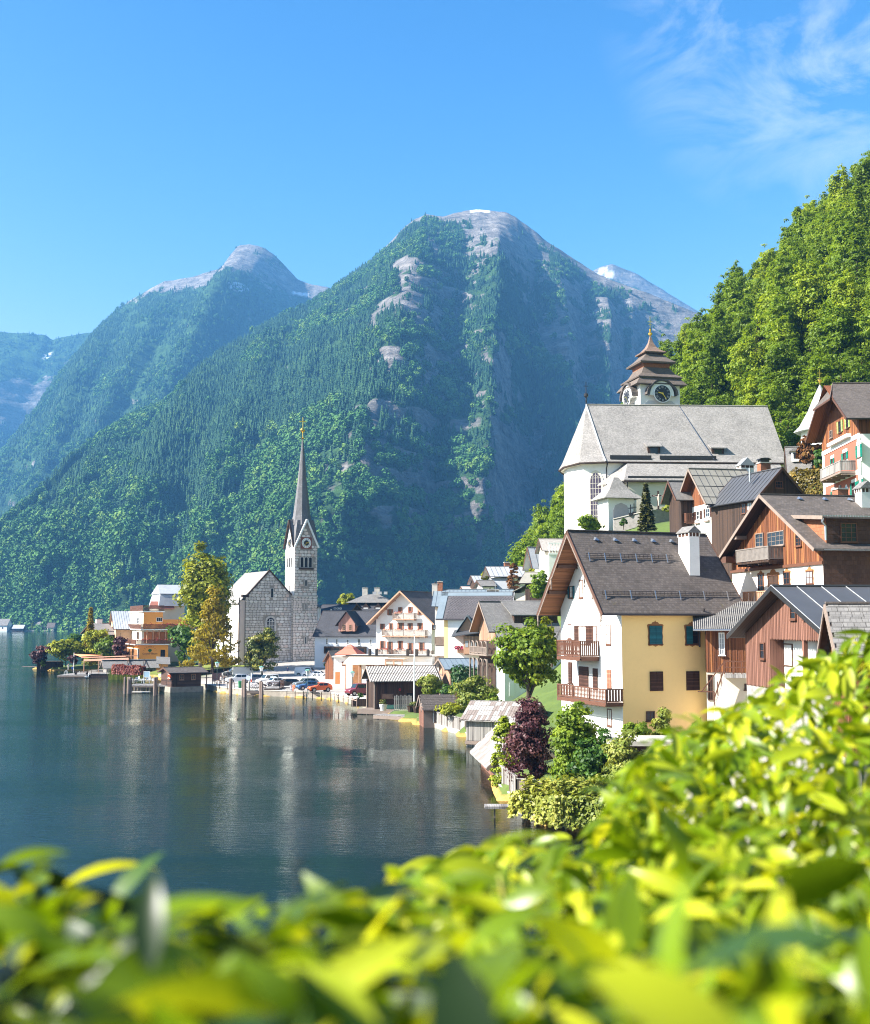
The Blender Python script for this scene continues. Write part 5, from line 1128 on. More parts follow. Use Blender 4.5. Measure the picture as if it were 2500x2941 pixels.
# ================================================================ CHURCHES
GREYSTONE = plain('squared grey stone', (.5, .46, .43), .92, .3, 1.2, bump=.5, coords='Object'); MORTAR = plain('old mortar', (.30, .26, .225), .95, .35, 2, bump=.4)
LITSTONE = GREYSTONE
def stone_mat():
	m, t, b = newmat('limestone block'); oi = t.new('ObjectInfo'); tcn = t.new('TexCoord'); n = t.noise(tcn.outputs['Object'], 1.3, 6, .65)
	c = t.ramp(oi.outputs['Random'], (0, (.50, .44, .40)), (.35, (.70, .63, .58)), (.7, (.80, .74, .69)), (.93, (.72, .55, .48)), (1, (.56, .40, .33)))
	t.set(b, Base_Color=t.mix(t.math('MULTIPLY', n, .5), c, (.46, .40, .36)), Roughness=.9, Normal=t.bump(n, .5, .05)); return m
STONEM = stone_mat()
def stone_proto(seed):
	r = random.Random(seed); k = 6; pts = []
	for i in range(8):
		a = 6.283*(i + .5)/8; x = max(-1, min(1, 1.25*math.cos(a)))*.5; z = max(-1, min(1, 1.25*math.sin(a)))*.5
		pts.append((x*r.uniform(.86, 1.0), z*r.uniform(.86, 1.0)))
	mb = MB(); b0 = [(x, .3, z) for x, z in pts]; b1 = [(x, -.6, z) for x, z in pts]; b2 = [(x*.84, -1.0, z*.84) for x, z in pts]
	n = 8; mb.v = b0 + b1 + b2
	for q in range(2):
		for i in range(n): j = (i + 1) % n; mb.f.append((q*n + i, q*n + n + i, q*n + n + j, q*n + j))
	mb.f.append(tuple(range(2*n, 3*n))); mb.f = [tuple(reversed(f)) for f in mb.f]
	me = mesh_of('stone', mb); me.materials.append(STONEM); return me
STONES = [stone_proto(i) for i in range(6)]
def stonework(h, parent, f, s0, z0, s1, z1, inside, limit, seed, hmin=.45, hmax=.85, wmin=.5, wmax=1.3, proud=.09):
	"""squared rubble in uneven courses: the first `limit` stones are parts, the rest one part of kind stuff"""
	r = random.Random(seed); spots = []; z = z0
	while z < z1:
		hh = r.uniform(hmin, hmax); s = s0
		while s < s1:
			w = r.uniform(wmin, wmax); w = min(w, s1 - s) if s1 - s - w > .35 else s1 - s
			if inside(s + w/2, z + hh/2, w, hh): spots.append((s + w/2, z + hh/2, w, hh))
			s += w
		z += hh
	spots.sort(key=lambda q: -q[2]*q[3]); rest = MB()
	ax = h.face(f)[0]
	for i, (s, z, w, hh) in enumerate(spots):
		me = STONES[i % 6]; p = h.P(f, s, z, -.01); w_, h_ = w*.95, hh*.93
		if i < limit:
			o = bpy.data.objects.new('stone', me); col.objects.link(o); o.parent = parent; o.location = p; o.scale = (w_, proud*r.uniform(.7, 1.2), h_)
			if ax == 0: o.rotation_euler = (0, 0, -math.pi/2)
		else:
			n = len(rest.v)
			for v in me.vertices:
				c = v.co; a, d, b = c.x*w_, c.y*proud, c.z*h_
				rest.v.append(tuple(p + (Vector((a, d, b)) if ax == 1 else Vector((d, -a, b)))))
			for q in me.polygons: rest.f.append(tuple(n + i_ for i_ in q.vertices))
	if rest.v: stuff(part('rubble_stones', rest, STONEM, parent))
def arch_pts(h, f, s, z0, w, hh, d, n=10, pointed=False):
	zs = z0 + hh - (w/2 if not pointed else w*.85); pts = [h.P(f, s - w/2, z0, d), h.P(f, s + w/2, z0, d)]
	for i in range(n + 1):
		t = i/n
		if pointed:
			x = w/2*math.cos(math.pi*t); y = w*.85*(1 - abs(2*t - 1)**1.8)
		else: x = w/2*math.cos(math.pi*t); y = w/2*math.sin(math.pi*t)
		pts.append(h.P(f, s + x, zs + y, d))
	return pts
def arched(h, f, s, z0, w, hh, parent, frame=.18, fm=None, gm=None, pointed=False, bars=(3, 6), bm=None, name='window', glass_d=.02):
	n = h.P(f, 0, 0, .10) - h.P(f, 0, 0, 0)
	o = part(name, MB().ext(arch_pts(h, f, s, z0 - frame*.6, w + 2*frame, hh + frame*1.6, .01, pointed=pointed), n), fm or CONC, parent)
	ps = arch_pts(h, f, s, z0, w, hh, .112, pointed=pointed); part('pane', MB().ext(ps, (h.P(f, 0, 0, .012) - h.P(f, 0, 0, 0))), gm or GLASS, o)
	if bars:
		mb = MB(); nx, nz = bars; top = hh - w/2
		for i in range(1, nx): a = s - w/2 + w*i/nx; h.fbox(mb, f, a - .035, z0, a + .035, z0 + hh - (.12 if i*2 == nx else w*.14), .115, .15)
		for i in range(1, nz): c = z0 + top*i/(nz - 1); h.fbox(mb, f, s - w/2, c - .03, s + w/2, c + .03, .115, .145)
		mb.tube([h.P(f, s + w*.25*math.cos(a), z0 + top + w*.25*math.sin(a), .13) for a in [math.pi*i/8 for i in range(9)]], .035, 4)
		part('tracery', mb, bm or WHITET, o)
	return o
def clock(h, parent, f, s, z, r, square=True, facem=None):
	n = lambda d: h.P(f, 0, 0, d) - h.P(f, 0, 0, 0); base = .02
	def disc(rad, d0, d1, k=28): return MB().ext([h.P(f, s + rad*math.cos(6.283*i/k), z + rad*math.sin(6.283*i/k), d0) for i in range(k)], n(d1 - d0))
	o = part('clock', h.fbox(MB(), f, s - r*1.15, z - r*1.15, s + r*1.15, z + r*1.15, .0, .12) if square else disc(r*1.1, .0, .12), plain('clock red brown board', (.22, .07, .05), .8) if square else WHITET, parent)
	part('clock_face', disc(r, .122, .15), WHITET if square else plain('clock black', (.02, .02, .025), .5), o); part('clock_centre', disc(r*.55, .152, .17), plain('clock black', (.02, .02, .025), .5), o)
	nm = MB(); DK = plain('numeral black', (.02, .02, .02), .6)
	NUM = ['XII', 'I', 'II', 'III', 'IIII', 'V', 'VI', 'VII', 'VIII', 'IX', 'X', 'XI']; sgn = 1 if f == 'F' else -1
	for i, tx in enumerate(NUM):    # roman numerals as strokes
		a = math.pi/2 - i*math.pi/6; ca, sa = math.cos(a), math.sin(a); wds = {'I': .07, 'V': .13, 'X': .13}; tot = sum(wds[c] for c in tx); q = -tot/2
		def pp(off, rad): x = rad*ca*r + off*sa*r; y = rad*sa*r - off*ca*r; return h.P(f, s + sgn*x, z + y, .16)
		for c in tx:
			w = wds[c]; m = q + w/2
			if c == 'I': nm.bar(pp(m, .64), pp(m, .92), .03*r + .01, .015)
			elif c == 'V': nm.bar(pp(m, .64), pp(m - .045, .92), .03*r + .01, .015); nm.bar(pp(m, .64), pp(m + .045, .92), .025*r + .01, .018)
			else: nm.bar(pp(m - .045, .64), pp(m + .045, .92), .03*r + .01, .015); nm.bar(pp(m + .045, .64), pp(m - .045, .92), .03*r + .01, .018)
			q += w
	stuff(part('numerals', nm, DK if square else WHITET, o))
	hd = lambda deg, ln, wd: MB().bar(h.P(f, s, z, .185), h.P(f, s + sgn*ln*math.sin(math.radians(deg)), z + ln*math.cos(math.radians(deg)), .185), wd, .03, up=n(1))
	part('hour_hand', hd(284, r*.55, r*.13), GOLD, o); part('minute_hand', hd(145, r*.8, r*.09), GOLD, o); part('hub', disc(r*.12, .17, .21, 10), GOLD, o)
def lakeside_church():
	h = House('lakeside_church', 'grey stone lakeside church with a slender pointed spire and clock', 'church', 705, 276, 30, 2.6, 841, 640)
	L = h.L; B = min(h.Wd, 30); h.Wd = B; zr = h.z_at(1641, L/2, 0); ze = h.z_at(1712, 0, 0) ; k = (zr - ze)/(L/2)
	nave = MB().ext([(0, 0, -3), (L, 0, -3), (L, 0, ze), (L/2, 0, zr), (0, 0, ze)], (0, B, 0)); wl_ = part('wall', nave, MORTAR, h.root)
	part('side_wall', MB().box(-.02, .6, -3, .0, B, ze).box(-.06, .6, -3, -.02, B, .8), WHITE, h.root)
	h.ze, h.zr, h.ridge = ze, zr, 'y'; oe = .9; zl = ze - 2.3
	mb = MB(); t = .2
	mb.ext([(L/2, .25, zr + .15), (L/2, B + .3, zr + .15), (-1.9, B + .3, ze - 1.75), (-1.9, .25, ze - 1.75)], (0, 0, -t)); mb.ext([(L/2, .25, zr + .15), (L/2, B + .3, zr + .15), (L + .8, B + .3, ze - .6), (L + .8, .25, ze - .6)], (0, 0, -t))
	part('roof', mb, SHGY, h.root)
	cop = MB(); cop.bar((L/2, .1, zr + .25), (.35, .1, ze + .22), .55, .3); cop.bar((L/2, .1, zr + .25), (L + .1, .1, ze + .1), .55, .3); cop.box(-.9, -.15, ze - .25, .75, .7, ze + .28); part('coping', cop, DKWOOD, h.root)
	part('finial', MB().tube([(L/2, .1, zr + .3), (L/2, .1, zr + 1.3)], .06, 5), GUTTER, h.root)
	part('buttress', MB().box(-1.6, .3, -3, -.021, 1.9, ze - 1.0), STONEM, h.root)
	part('aisle_wall', MB().box(-1.5, 1.95, -3, -.07, B - .2, ze - 1.2), WHITE, h.root)
	for s_ in (5.5, 10.5): o = arched(h, (0, -1.5), s_, 2.5, 1.1, 5.2, h.root, .2, CREAM, GLASS, bars=None)
	for x in (-1.65, L + .12): part('downpipe', MB().tube([(x, -.12, -1), (x, -.12, ze - .4)], .12, 6), GUTTER, h.root)
	gw = h.hit('F',*Z3(625, 985)); gwin = (gw[0], h.hit('F',*Z3(625, 1030))[1], 1.9, h.hit('F',*Z3(625, 790))[1] - h.hit('F',*Z3(625, 1030))[1] )
	arched(h, 'F', gwin[0], gwin[1] - .6, gwin[2], gwin[3] + .6, h.root, .45, GREYSTONE, GLASS, bars=(3, 7))
	sl_ = h.hit('F',*Z3(640, 540)); arched(h, 'F', sl_[0], sl_[1] - 1.1, .55, 2.2, h.root, .14, GREYSTONE, GLASS, bars=None)
	for v in (1105,): z = h.hit('F',*Z3(760, v))[1]; part('string_course', h.fbox(MB(), 'F', -.08, z - .12, L + .1, z + .12, 0, .17), GREYSTONE, h.root)
	def ins(s, z, w, hh):
		if z + hh/2 > ze + k*min(s, L - s) - .05 + (w*.0): return False
		if abs(s - gwin[0]) < gwin[2]/2 + .55 + w/3 and gwin[1] - 1.2 < z < gwin[1] + gwin[3] + .8: return False
		if abs(s - sl_[0]) < .55 and abs(z - sl_[1]) < 1.5: return False
		return True
	stonework(h, wl_, 'F', 0, -2.4, L, zr, ins, 150, 3)
	t0 = L + .15; tw = 6.0; td = 5.8; yf = -.9
	zt = h.hit((1, yf),*Z3(1015, 72))[1]; zap = h.hit((1, yf),*Z1(1567, 612))[1]; zsp = h.hit((1, yf + td/2),*Z1(1545, 190))[1]; zmid = h.hit((1, yf),*Z3(1015, 572))[1]
	x1 = t0 + tw
	tower = part('tower', MB().box(t0, yf, -3, x1, yf + td, zt), MORTAR, h.root)
	low = part('tower_base', MB().box(t0 - .35, yf - .12, -3, x1 + .1, yf + td + .2, zmid), MORTAR, h.root)
	part('side_render', MB().box(t0 - .04, yf + .02, zmid + .02, t0 - .001, yf + td, zt), WHITE, h.root)
	gb = MB()
	gb.ext([(t0, yf, zt), (x1, yf, zt), ((t0 + x1)/2, yf, zap)], (0, .5, 0)); part('tower_gable', gb, MORTAR, h.root)
	for pts, vec in ([(x1, yf, zt), (x1, yf + td, zt), (x1, yf + td/2, zap)], (-.5, 0, 0)), ([(t0, yf + td, zt), (x1, yf + td, zt), ((t0 + x1)/2, yf + td, zap)], (0, -.5, 0)): part('tower_gable', MB().ext(pts, vec), MORTAR, h.root)
	part('tower_gable', MB().ext([(t0 - .04, yf, zt), (t0 - .04, yf + td, zt), (t0 - .04, yf + td/2, zap)], (.5, 0, 0)), WHITE, h.root)
	cx, cy_ = (t0 + x1)/2, yf + td/2; e = .35
	C = [(t0 - e, yf - e), (x1 + e, yf - e), (x1 + e, yf + td + e), (t0 - e, yf + td + e)]; Gp = [(cx, yf - e), (x1 + e, cy_), (cx, yf + td + e), (t0 - e, cy_)]
	sp_ = MB(); zc = zt - .35; R = .36
	for i in range(4):
		c = (*C[i], zc); g0 = (*Gp[i], zap + .45); gm_ = (*Gp[i - 1], zap + .45)
		sp_.poly([c, g0, (cx + (Gp[i][0] - cx)*.62, cy_ + (Gp[i][1] - cy_)*.62, zap + .6), (cx + (C[i][0] - cx)*.60, cy_ + (C[i][1] - cy_)*.60, zap + .2)])
		sp_.poly([c, (cx + (C[i][0] - cx)*.60, cy_ + (C[i][1] - cy_)*.60, zap + .2), (cx + (Gp[i - 1][0] - cx)*.62, cy_ + (Gp[i - 1][1] - cy_)*.62, zap + .6), gm_])
	sp_.lathe([(2.75, zap - .9), (2.15, zap + 1.6), (1.15, zap + (zsp - zap)*.48), (.55, zap + (zsp - zap)*.78), (.13, zsp)], (cx, cy_), 8, math.pi/8)
	spire = part('spire', sp_, shingle('slate spire', (.16, .155, .16), .3, .3, var=.3), h.root)
	vg = MB()
	for a, b in (((t0 - .2, yf - .38, zt - .25), (cx, yf - .38, zap + .35)), ((x1 + .2, yf - .38, zt - .25), (cx, yf - .38, zap + .35))): part('verge_board', MB().bar(a, b, .3, .4), WHITET, h.root)
	for a, b in (((t0 - .42, yf - .2, zt - .25), (t0 - .42, cy_, zap + .35)), ((t0 - .42, yf + td + .2, zt - .25), (t0 - .42, cy_, zap + .35))): part('verge_board', MB().bar(a, b, .4, .3), DKWOOD, h.root)
	fz = zsp
	part('finial', MB().lathe([(.3, fz - .3), (.42, fz), (.1, fz + .15), (.1, fz + 1.2), (.5, fz + 1.5), (.62, fz + 1.9), (.5, fz + 2.3), (.1, fz + 2.6)], (cx, cy_), 10).box(cx - .1, cy_ - .1, fz + 2.5, cx + .1, cy_ + .1, fz + 5.2).box(cx - .95, cy_ - .09, fz + 4.0, cx + .95, cy_ + .09, fz + 4.22), GOLD, h.root)
	hf = (1, yf); zc_ = h.hit(hf,*Z3(1015, 35)); clock(h, tower, hf, cx, zc_[1], 1.25); clock(h, tower, (0, t0 - .05), cy_, zc_[1], 1.2, square=False, facem=WHITET)
	zo0 = h.hit(hf,*Z3(1015, 280))[1]; zo1 = h.hit(hf,*Z3(1015, 180))[1]
	for i in range(3):
		arched(h, hf, cx + (i - 1)*1.12, zo0, .72, zo1 - zo0, tower, .17, GREYSTONE, plain('dark opening', (.01, .008, .008), .9), bars=None, name='belfry_opening'); arched(h, (0, t0 - .05), cy_ + (i - 1)*1.12, zo0, .72, zo1 - zo0, tower, .17, WHITE, plain('dark opening', (.01, .008, .008), .9), bars=None, name='belfry_opening')
	part('belfry_sill', h.fbox(MB(), hf, cx - 1.9, zo0 - .55, cx + 1.9, zo0 - .12, 0, .4), DKWOOD, h.root)
	part('string_course', MB().box(t0 - .45, yf - .24, zmid - .15, x1 + .2, yf + td, zmid + .15), GREYSTONE, h.root); z = h.hit(hf,*Z3(1015, 1105))[1]; part('string_course', MB().box(t0 - .45, yf - .24, z - .12, x1 + .2, yf + td, z + .12), GREYSTONE, h.root)
	slits = []
	for x, ya, yb in ((1014, 412, 468), (1012, 655, 708), (1009, 988, 1055)):
		a = h.hit(hf,*Z3(x, yb)); b = h.hit(hf,*Z3(x, ya)); slits.append((a[0], (a[1] + b[1])/2)); f_ = hf if ya < 500 else (1, yf - .12)
		o = part('slit_window', h.fbox(MB(), f_, cx - .35, a[1] - .15, cx + .35, b[1] + .15, 0, .12), GREYSTONE, h.root); part('pane', h.fbox(MB(), f_, cx - .2, a[1], cx + .2, b[1], .1, .125), GLASS, o)
	part('slit_window', h.fbox(MB(), (0, t0 - .05), cy_ - .2, zo0 - 6.5, cy_ + .2, zo0 - 4.5, 0, .02), GLASS, h.root)
	cut = lambda s, z, w: abs(s - cx) < .5 + w/3 and any(abs(z - q[1]) < 1.1 for q in slits)
	stonework(h, tower, hf, t0, zmid + .15, x1, zap, lambda s, z, w, hh: (z < zt or abs(s - cx) < (zap - z)/(zap - zt)*tw/2 - w/2) and not (abs(s - cx) < 2.0 + w/4 and zo0 - .6 < z < zo1 + .3) and not (abs(s - cx) < 1.5 + w/4 and abs(z - zc_[1]) < 1.6) and not cut(s, z, w), 90, 5)
	stonework(h, low, (1, yf - .12), t0 - .35, -2.4, x1 + .1, zmid - .1, lambda s, z, w, hh: not cut(s, z, w), 60, 6)
	stonework(h, low, (0, t0 - .35), yf, -2.4, yf + 1.2, zmid - .1, lambda s, z, w, hh: True, 0, 9)
	return h
LC = lakeside_church()
def hillside_church():
	h = House('hillside_church', 'large white church on the hill with a huge grey shingle roof and tiered tower', 'church', 1749, 185, 3, 26, 2262, None, Wd=16)
	L = h.L; B = 16.0; zr = h.z_at(1163, 0, 8); ze = h.z_at(1318, 0, 0)
	ap = [(0, 0), (-3.5, 1.3), (-5.3, 6), (-5.3, 10), (-3.5, 14.7), (0, 16)]
	part('wall', MB().box(0.001, 0, -6, L, B, ze).ext([(x, y, -6) for x, y in ap], (0, 0, ze + 6)).ext([(L, 0, ze), (L, B, ze), (L, 8, zr - .2)], (-.4, 0, 0)), WHITE, h.root)
	part('cornice', MB().ext([(x*1.06 - (.25 if x < 0 else 0), (y - 8)*1.03 + 8, ze - .8) for x, y in ap], (0, 0, .5)).box(-.1, -.3, ze - .8, L, 0, ze - .3), CREAM, h.root)
	rx = -1.7; A = Vector((rx, 8, zr)); mb = MB(); o = 1.1
	E = [((x - (.9 if x < 0 else .3)), (y - 8)*(1 + o/8) + 8) for x, y in ap]
	def prof(e, q): return A.lerp(Vector((e[0], e[1], ze - .6)), q)
	def knee(e): v = A.lerp(Vector((e[0], e[1], ze - .6)), .86); v.z -= .35; return v
	for i in range(len(E) - 1):
		e0, e1 = E[i], E[i + 1]; k0, k1 = knee(e0), knee(e1); mb.poly([A, k0, k1][::-1]); mb.poly([k0, (*e0, ze - .55), (*e1, ze - .55), k1][::-1])
	for sg, e in ((-1, E[0]), (1, E[-1])):
		k0 = knee(e); R = Vector((L + .3, 8, zr)); k1 = Vector((L + .3, k0.y, k0.z)); q = [A, R, k1, k0]; q2 = [k0, k1, (L + .3, e[1], ze - .55), (e[0], e[1], ze - .55)]
		mb.poly(q if sg > 0 else q[::-1]); mb.poly(q2 if sg > 0 else q2[::-1])
	rf = part('roof', mb, SHGY, h.root)
	part('eave_board', MB().ext([(e[0], e[1], ze - .56) for e in E] + [(L + .3, E[-1][1], ze - .56), (L + .3, E[0][1], ze - .56)], (0, 0, -.18)), DKWOOD, h.root)
	for e in (E[0],): part('hip_cap', MB().tube([A + Vector((0, 0, .05)), knee(e) + Vector((0, 0, .08)), Vector((e[0], e[1], ze - .5))], .14, 5), MTLT, rf)
	part('ridge_cap', MB().tube([A + Vector((0, 0, .05)), Vector((L + .3, 8, zr + .05))], .14, 5), MTOL, rf)
	x = h.hit((1, 3),*Z6(1010, 860))[0]; part('lightning_wire', MB().tube([(x - 1.5, 8, zr + .06), (x + 1.8, -.9, ze - .3)], .05, 4), ZINC, rf)
	part('finial', MB().lathe([(.1, zr), (.1, zr + 1.2), (.38, zr + 1.5), (.38, zr + 1.9), (.08, zr + 2.1), (.06, zr + 3.2)], (rx, 8), 8).box(rx - .4, 7.95, zr + 3.2, rx + .4, 8.05, zr + 3.3).box(rx - .05, 7.95, zr + 3, rx + .05, 8.05, zr + 4), GUTTER, h.root)
	sg_ = MB()
	for a, b in ((385, 685), (745, 1155)):
		xa = h.hit((1, -.5),*Z6(a, 1045))[0]; xb = h.hit((1, -.5),*Z6(b, 1050))[0]; part('snow_guard', MB().box(xa, -.55, ze + .0, xb, -.5, ze + .55).box(xa, -.8, ze - .1, xb, -.55, ze + .0), GUTTER, rf)
	slope = (zr - ze + .35)/7.9
	for x_, yv in ((700, 1000), (1163, 1012)):
		q = h.hit((1, .9),*Z6(x_, yv)); s, z = q; y0 = .55
		d = part('dormer', MB().box(s - 1.0, y0, z - 1.4, s + 1.0, y0 + 2.6, z + .75), DKWOOD, h.root); part('dormer_roof', MB().ext([(s - 1.3, y0 - .4, z + .7), (s + 1.3, y0 - .4, z + .7), (s + 1.3, y0 + 3.6, z + 2.4), (s - 1.3, y0 + 3.6, z + 2.4)], (0, 0, .15)), SHGY, h.root)
		part('louvre', MB().box(s - .6, y0 - .03, z - .7, s + .6, y0 - .002, z + .55), GLASS, d)
	class Fr:
		def __init__(f, p, q):
			f.p = Vector((*p, 0)); f.d = (Vector((*q, 0)) - f.p).normalized(); f.n = Vector((f.d.y, -f.d.x, 0)); f.len = (Vector((*q, 0)) - f.p).length
		def face(f, k): return (1, 0.0)
		def P(f, k, a, z, d=0.0): return f.p + f.d*a + f.n*d + Vector((0, 0, z))
		def fbox(f, mb, k, s0, z0, s1, z1, d0, d1):
			mb.ext([f.P(k, s0, z0, d0), f.P(k, s1, z0, d0), f.P(k, s1, z1, d0), f.P(k, s0, z1, d0)], f.n*(d1 - d0)); return mb
	zb0 = h.z_at(1475, -1, 1); zt0 = h.z_at(1355, -1, 1)
	fr = Fr(ap[1], ap[0]); arched(h=fr, f=0, s=fr.len*.52, z0=zb0 - 1.2, w=1.75, hh=zt0 - zb0 + 1.0, parent=h.root, frame=.4, fm=CREAM, gm=glass('leaded glass', (.05, .035, .06)), pointed=True, bars=(4, 9), bm=CONC)
	fr = Fr(ap[2], ap[1]); arched(h=fr, f=0, s=fr.len*.72, z0=zb0 - 1.0, w=1.1, hh=zt0 - zb0 + .3, parent=h.root, frame=.3, fm=CREAM, gm=WHITE, pointed=True, bars=None)
	fr = Fr(ap[2], ap[1]); arched(h=fr, f=0, s=fr.len*.2, z0=zb0 - 1.5, w=1.0, hh=zt0 - zb0 + .1, parent=h.root, frame=.3, fm=CREAM, gm=WHITE, pointed=True, bars=None)
	part('downpipe', MB().tube([(.1, -.75, ze - .5), (-.05, -.2, ze - 1.6), (-.05, -.15, -3)], .1, 6), GUTTER, h.root)
	xa = h.hit((1, -5),*Z6(515, 1300))[0]; xb = xa + 26; zt1 = h.z_at(1325, 3, 0) ; ze1 = h.hit((1, -5.6),*Z6(700, 1212))[1]
	part('aisle', MB().box(xa, -5, -6, xb, -.001, ze1 + .1), CREAM, h.root)
	mb = MB(); p0, p1, p2, p3 = (xa - .7, -5.7, ze1), (xb, -5.7, ze1), (xb, -.05, zt1), (xa + 1.2, -.05, zt1); mb.ext([p0, p1, p2, p3], (0, 0, .18)); p4 = (xa - .7 - 3.2, -.05, ze1 - .25); mb.ext([p4, p0, p3], (0, 0, .17)); part('aisle_roof', mb, SHGY, h.root)
	part('aisle_eave', MB().box(xa - .8, -5.85, ze1 - .2, xb, -5.65, ze1 + .02).box(xa + .5, -.35, zt1 - .05, xb - 1, -.02, zt1 + .35), DKWOOD, h.root); part('aisle_snow_guard', MB().box(xa, -5.3, ze1 + .35, xb, -5.25, ze1 + .8), GUTTER, h.root)
	part('downpipe', MB().tube([(xa - .2, -5.8, ze1), (xa - .1, -5.15, ze1 - .9), (xa - .1, -5.15, -3)], .09, 6), GUTTER, h.root)
	part('side_chapel', MB().box(xa - 3.0, -4.0, -6, xa - .01, -.001, ze1 - .5), WHITE, h.root)
	tc_ = h.Mi @ W(1872, 1150, 200.5); w2 = 3.7; a = math.radians(10); zt = tc_.z + 6.0; zr_ = zr - 3
	TM = Matrix.Translation((tc_.x, tc_.y, 0)) @ rotz(a)
	def tz(v): return (h.Mi @ W(1872, v, 197)).z
	z_e1 = tz(1105); tower = part('tower', MB().box(-w2, -w2, zr_ - 6, w2, w2, z_e1 + 1.5), WHITE, h.root); tower.location = (tc_.x, tc_.y, 0); tower.rotation_euler = (0, 0, a)
	class Tf(Fr): pass
	fF = Fr((-w2, -w2), (w2, -w2)); fL = Fr((-w2, w2), (-w2, -w2))
	zc = tz(1133.5)
	for ff in (fF, fL):
		s = w2
		part('eyebrow_wall', MB().ext([ff.P(0, s + 2.25*math.cos(b), zc - .3 + 2.5*math.sin(b), .02) for b in [math.pi*i/14 for i in range(15)]], ff.n*.85), WHITE, tower)
		ar = MB(); q = [ff.P(0, s + (2.4*math.cos(b))*(1 if abs(math.cos(b)) < .9 else 1.15), zc - .2 + 2.6*math.sin(b), .1) for b in [math.pi*i/14 for i in range(15)]]
		for i in range(14): ar.bar(q[i] + ff.n*.5, q[i + 1] + ff.n*.5, 1.15, .3, up=(0, 0, 1))
		part('eyebrow_roof', ar, SHBR, tower)
		pnl = [(-2.9, -2.3), (2.9, -2.3), (2.9, -1.5), (2.2, -.9), (-2.2, -.9), (-2.9, -1.5)]; part('painted_panel', MB().ext([ff.P(0, s + u_, zc + v_ - .2, .02) for u_, v_ in pnl], ff.n*.02), PALE, tower)
	def cl(ff):
		class H2: pass
		clock(ff, tower, 'F', w2, zc, 1.5, square=False)
	fF.face = lambda k: (1, 0.0); 
	for ff in (fF, fL):
		P0 = ff.P; ff.P = (lambda P_: (lambda k, a_, z_, d=0.0: P_(k, a_, z_, d + .88)))(P0); clock(ff, tower, 'F', w2, zc, 1.45, square=False); ff.P = P0
	q4 = math.pi/4; s2 = 2**.5
	def tier(name, prof, m): o_ = part(name, MB().lathe([(r*s2, z) for r, z in prof], (0, 0), 4, q4), m, tower); return o_
	TB = shingle('tower shingles', (.15, .12, .10), .25, .25, var=.35)
	tier('tower_roof', [(w2 + 1.0, z_e1 - .1), (w2 + .95, z_e1 + .05), (w2 + .2, tz(1088)), (w2 - .2, tz(1085))], TB)
	tier('tower_roof', [(w2 + .35, tz(1086)), (w2 + .45, tz(1083)), (w2 - .6, tz(1070)), (w2 - 1.25, tz(1052)), (w2 - 1.3, tz(1050))], TB); tier('tower_band', [(w2 - .1, tz(1096)), (w2 - .1, tz(1082))], DKWOOD)
	tier('tower_band', [(w2 - 1.3, tz(1055)), (w2 - 1.15, tz(1037))], SHOR)
	tier('tower_roof', [(w2 - .45, tz(1040)), (w2 - .35, tz(1036)), (w2 - 1.3, tz(1024)), (w2 - 2.0, tz(1012)), (w2 - 2.05, tz(1010))], TB); tier('tower_band', [(w2 - 2.1, tz(1014)), (w2 - 2.0, tz(1004))], DKWOOD)
	tier('tower_roof', [(w2 - 1.65, tz(1006)), (w2 - 1.6, tz(1003)), (w2 - 2.3, tz(996)), (w2 - 2.9, tz(985)), (w2 - 3.35, tz(970)), (.1, tz(952))], shingle('copper brown shingles', (.24, .16, .12), .25, .25))
	zf = tz(952); part('finial', MB().lathe([(.06, zf - .4), (.1, zf + .1), (.35, zf + .3), (.38, zf + .6), (.12, zf + .85), (.2, zf + 1.3), (.06, zf + 1.5)], (0, 0), 8).box(-.05, -.05, zf + 1.3, .05, .05, zf + 3.6).box(-.45, -.04, zf + 2.6, .45, .04, zf + 2.72).box(-.3, -.04, zf + 2.1, .3, .04, zf + 2.2), GOLD, tower)
	return h
HC = hillside_church()
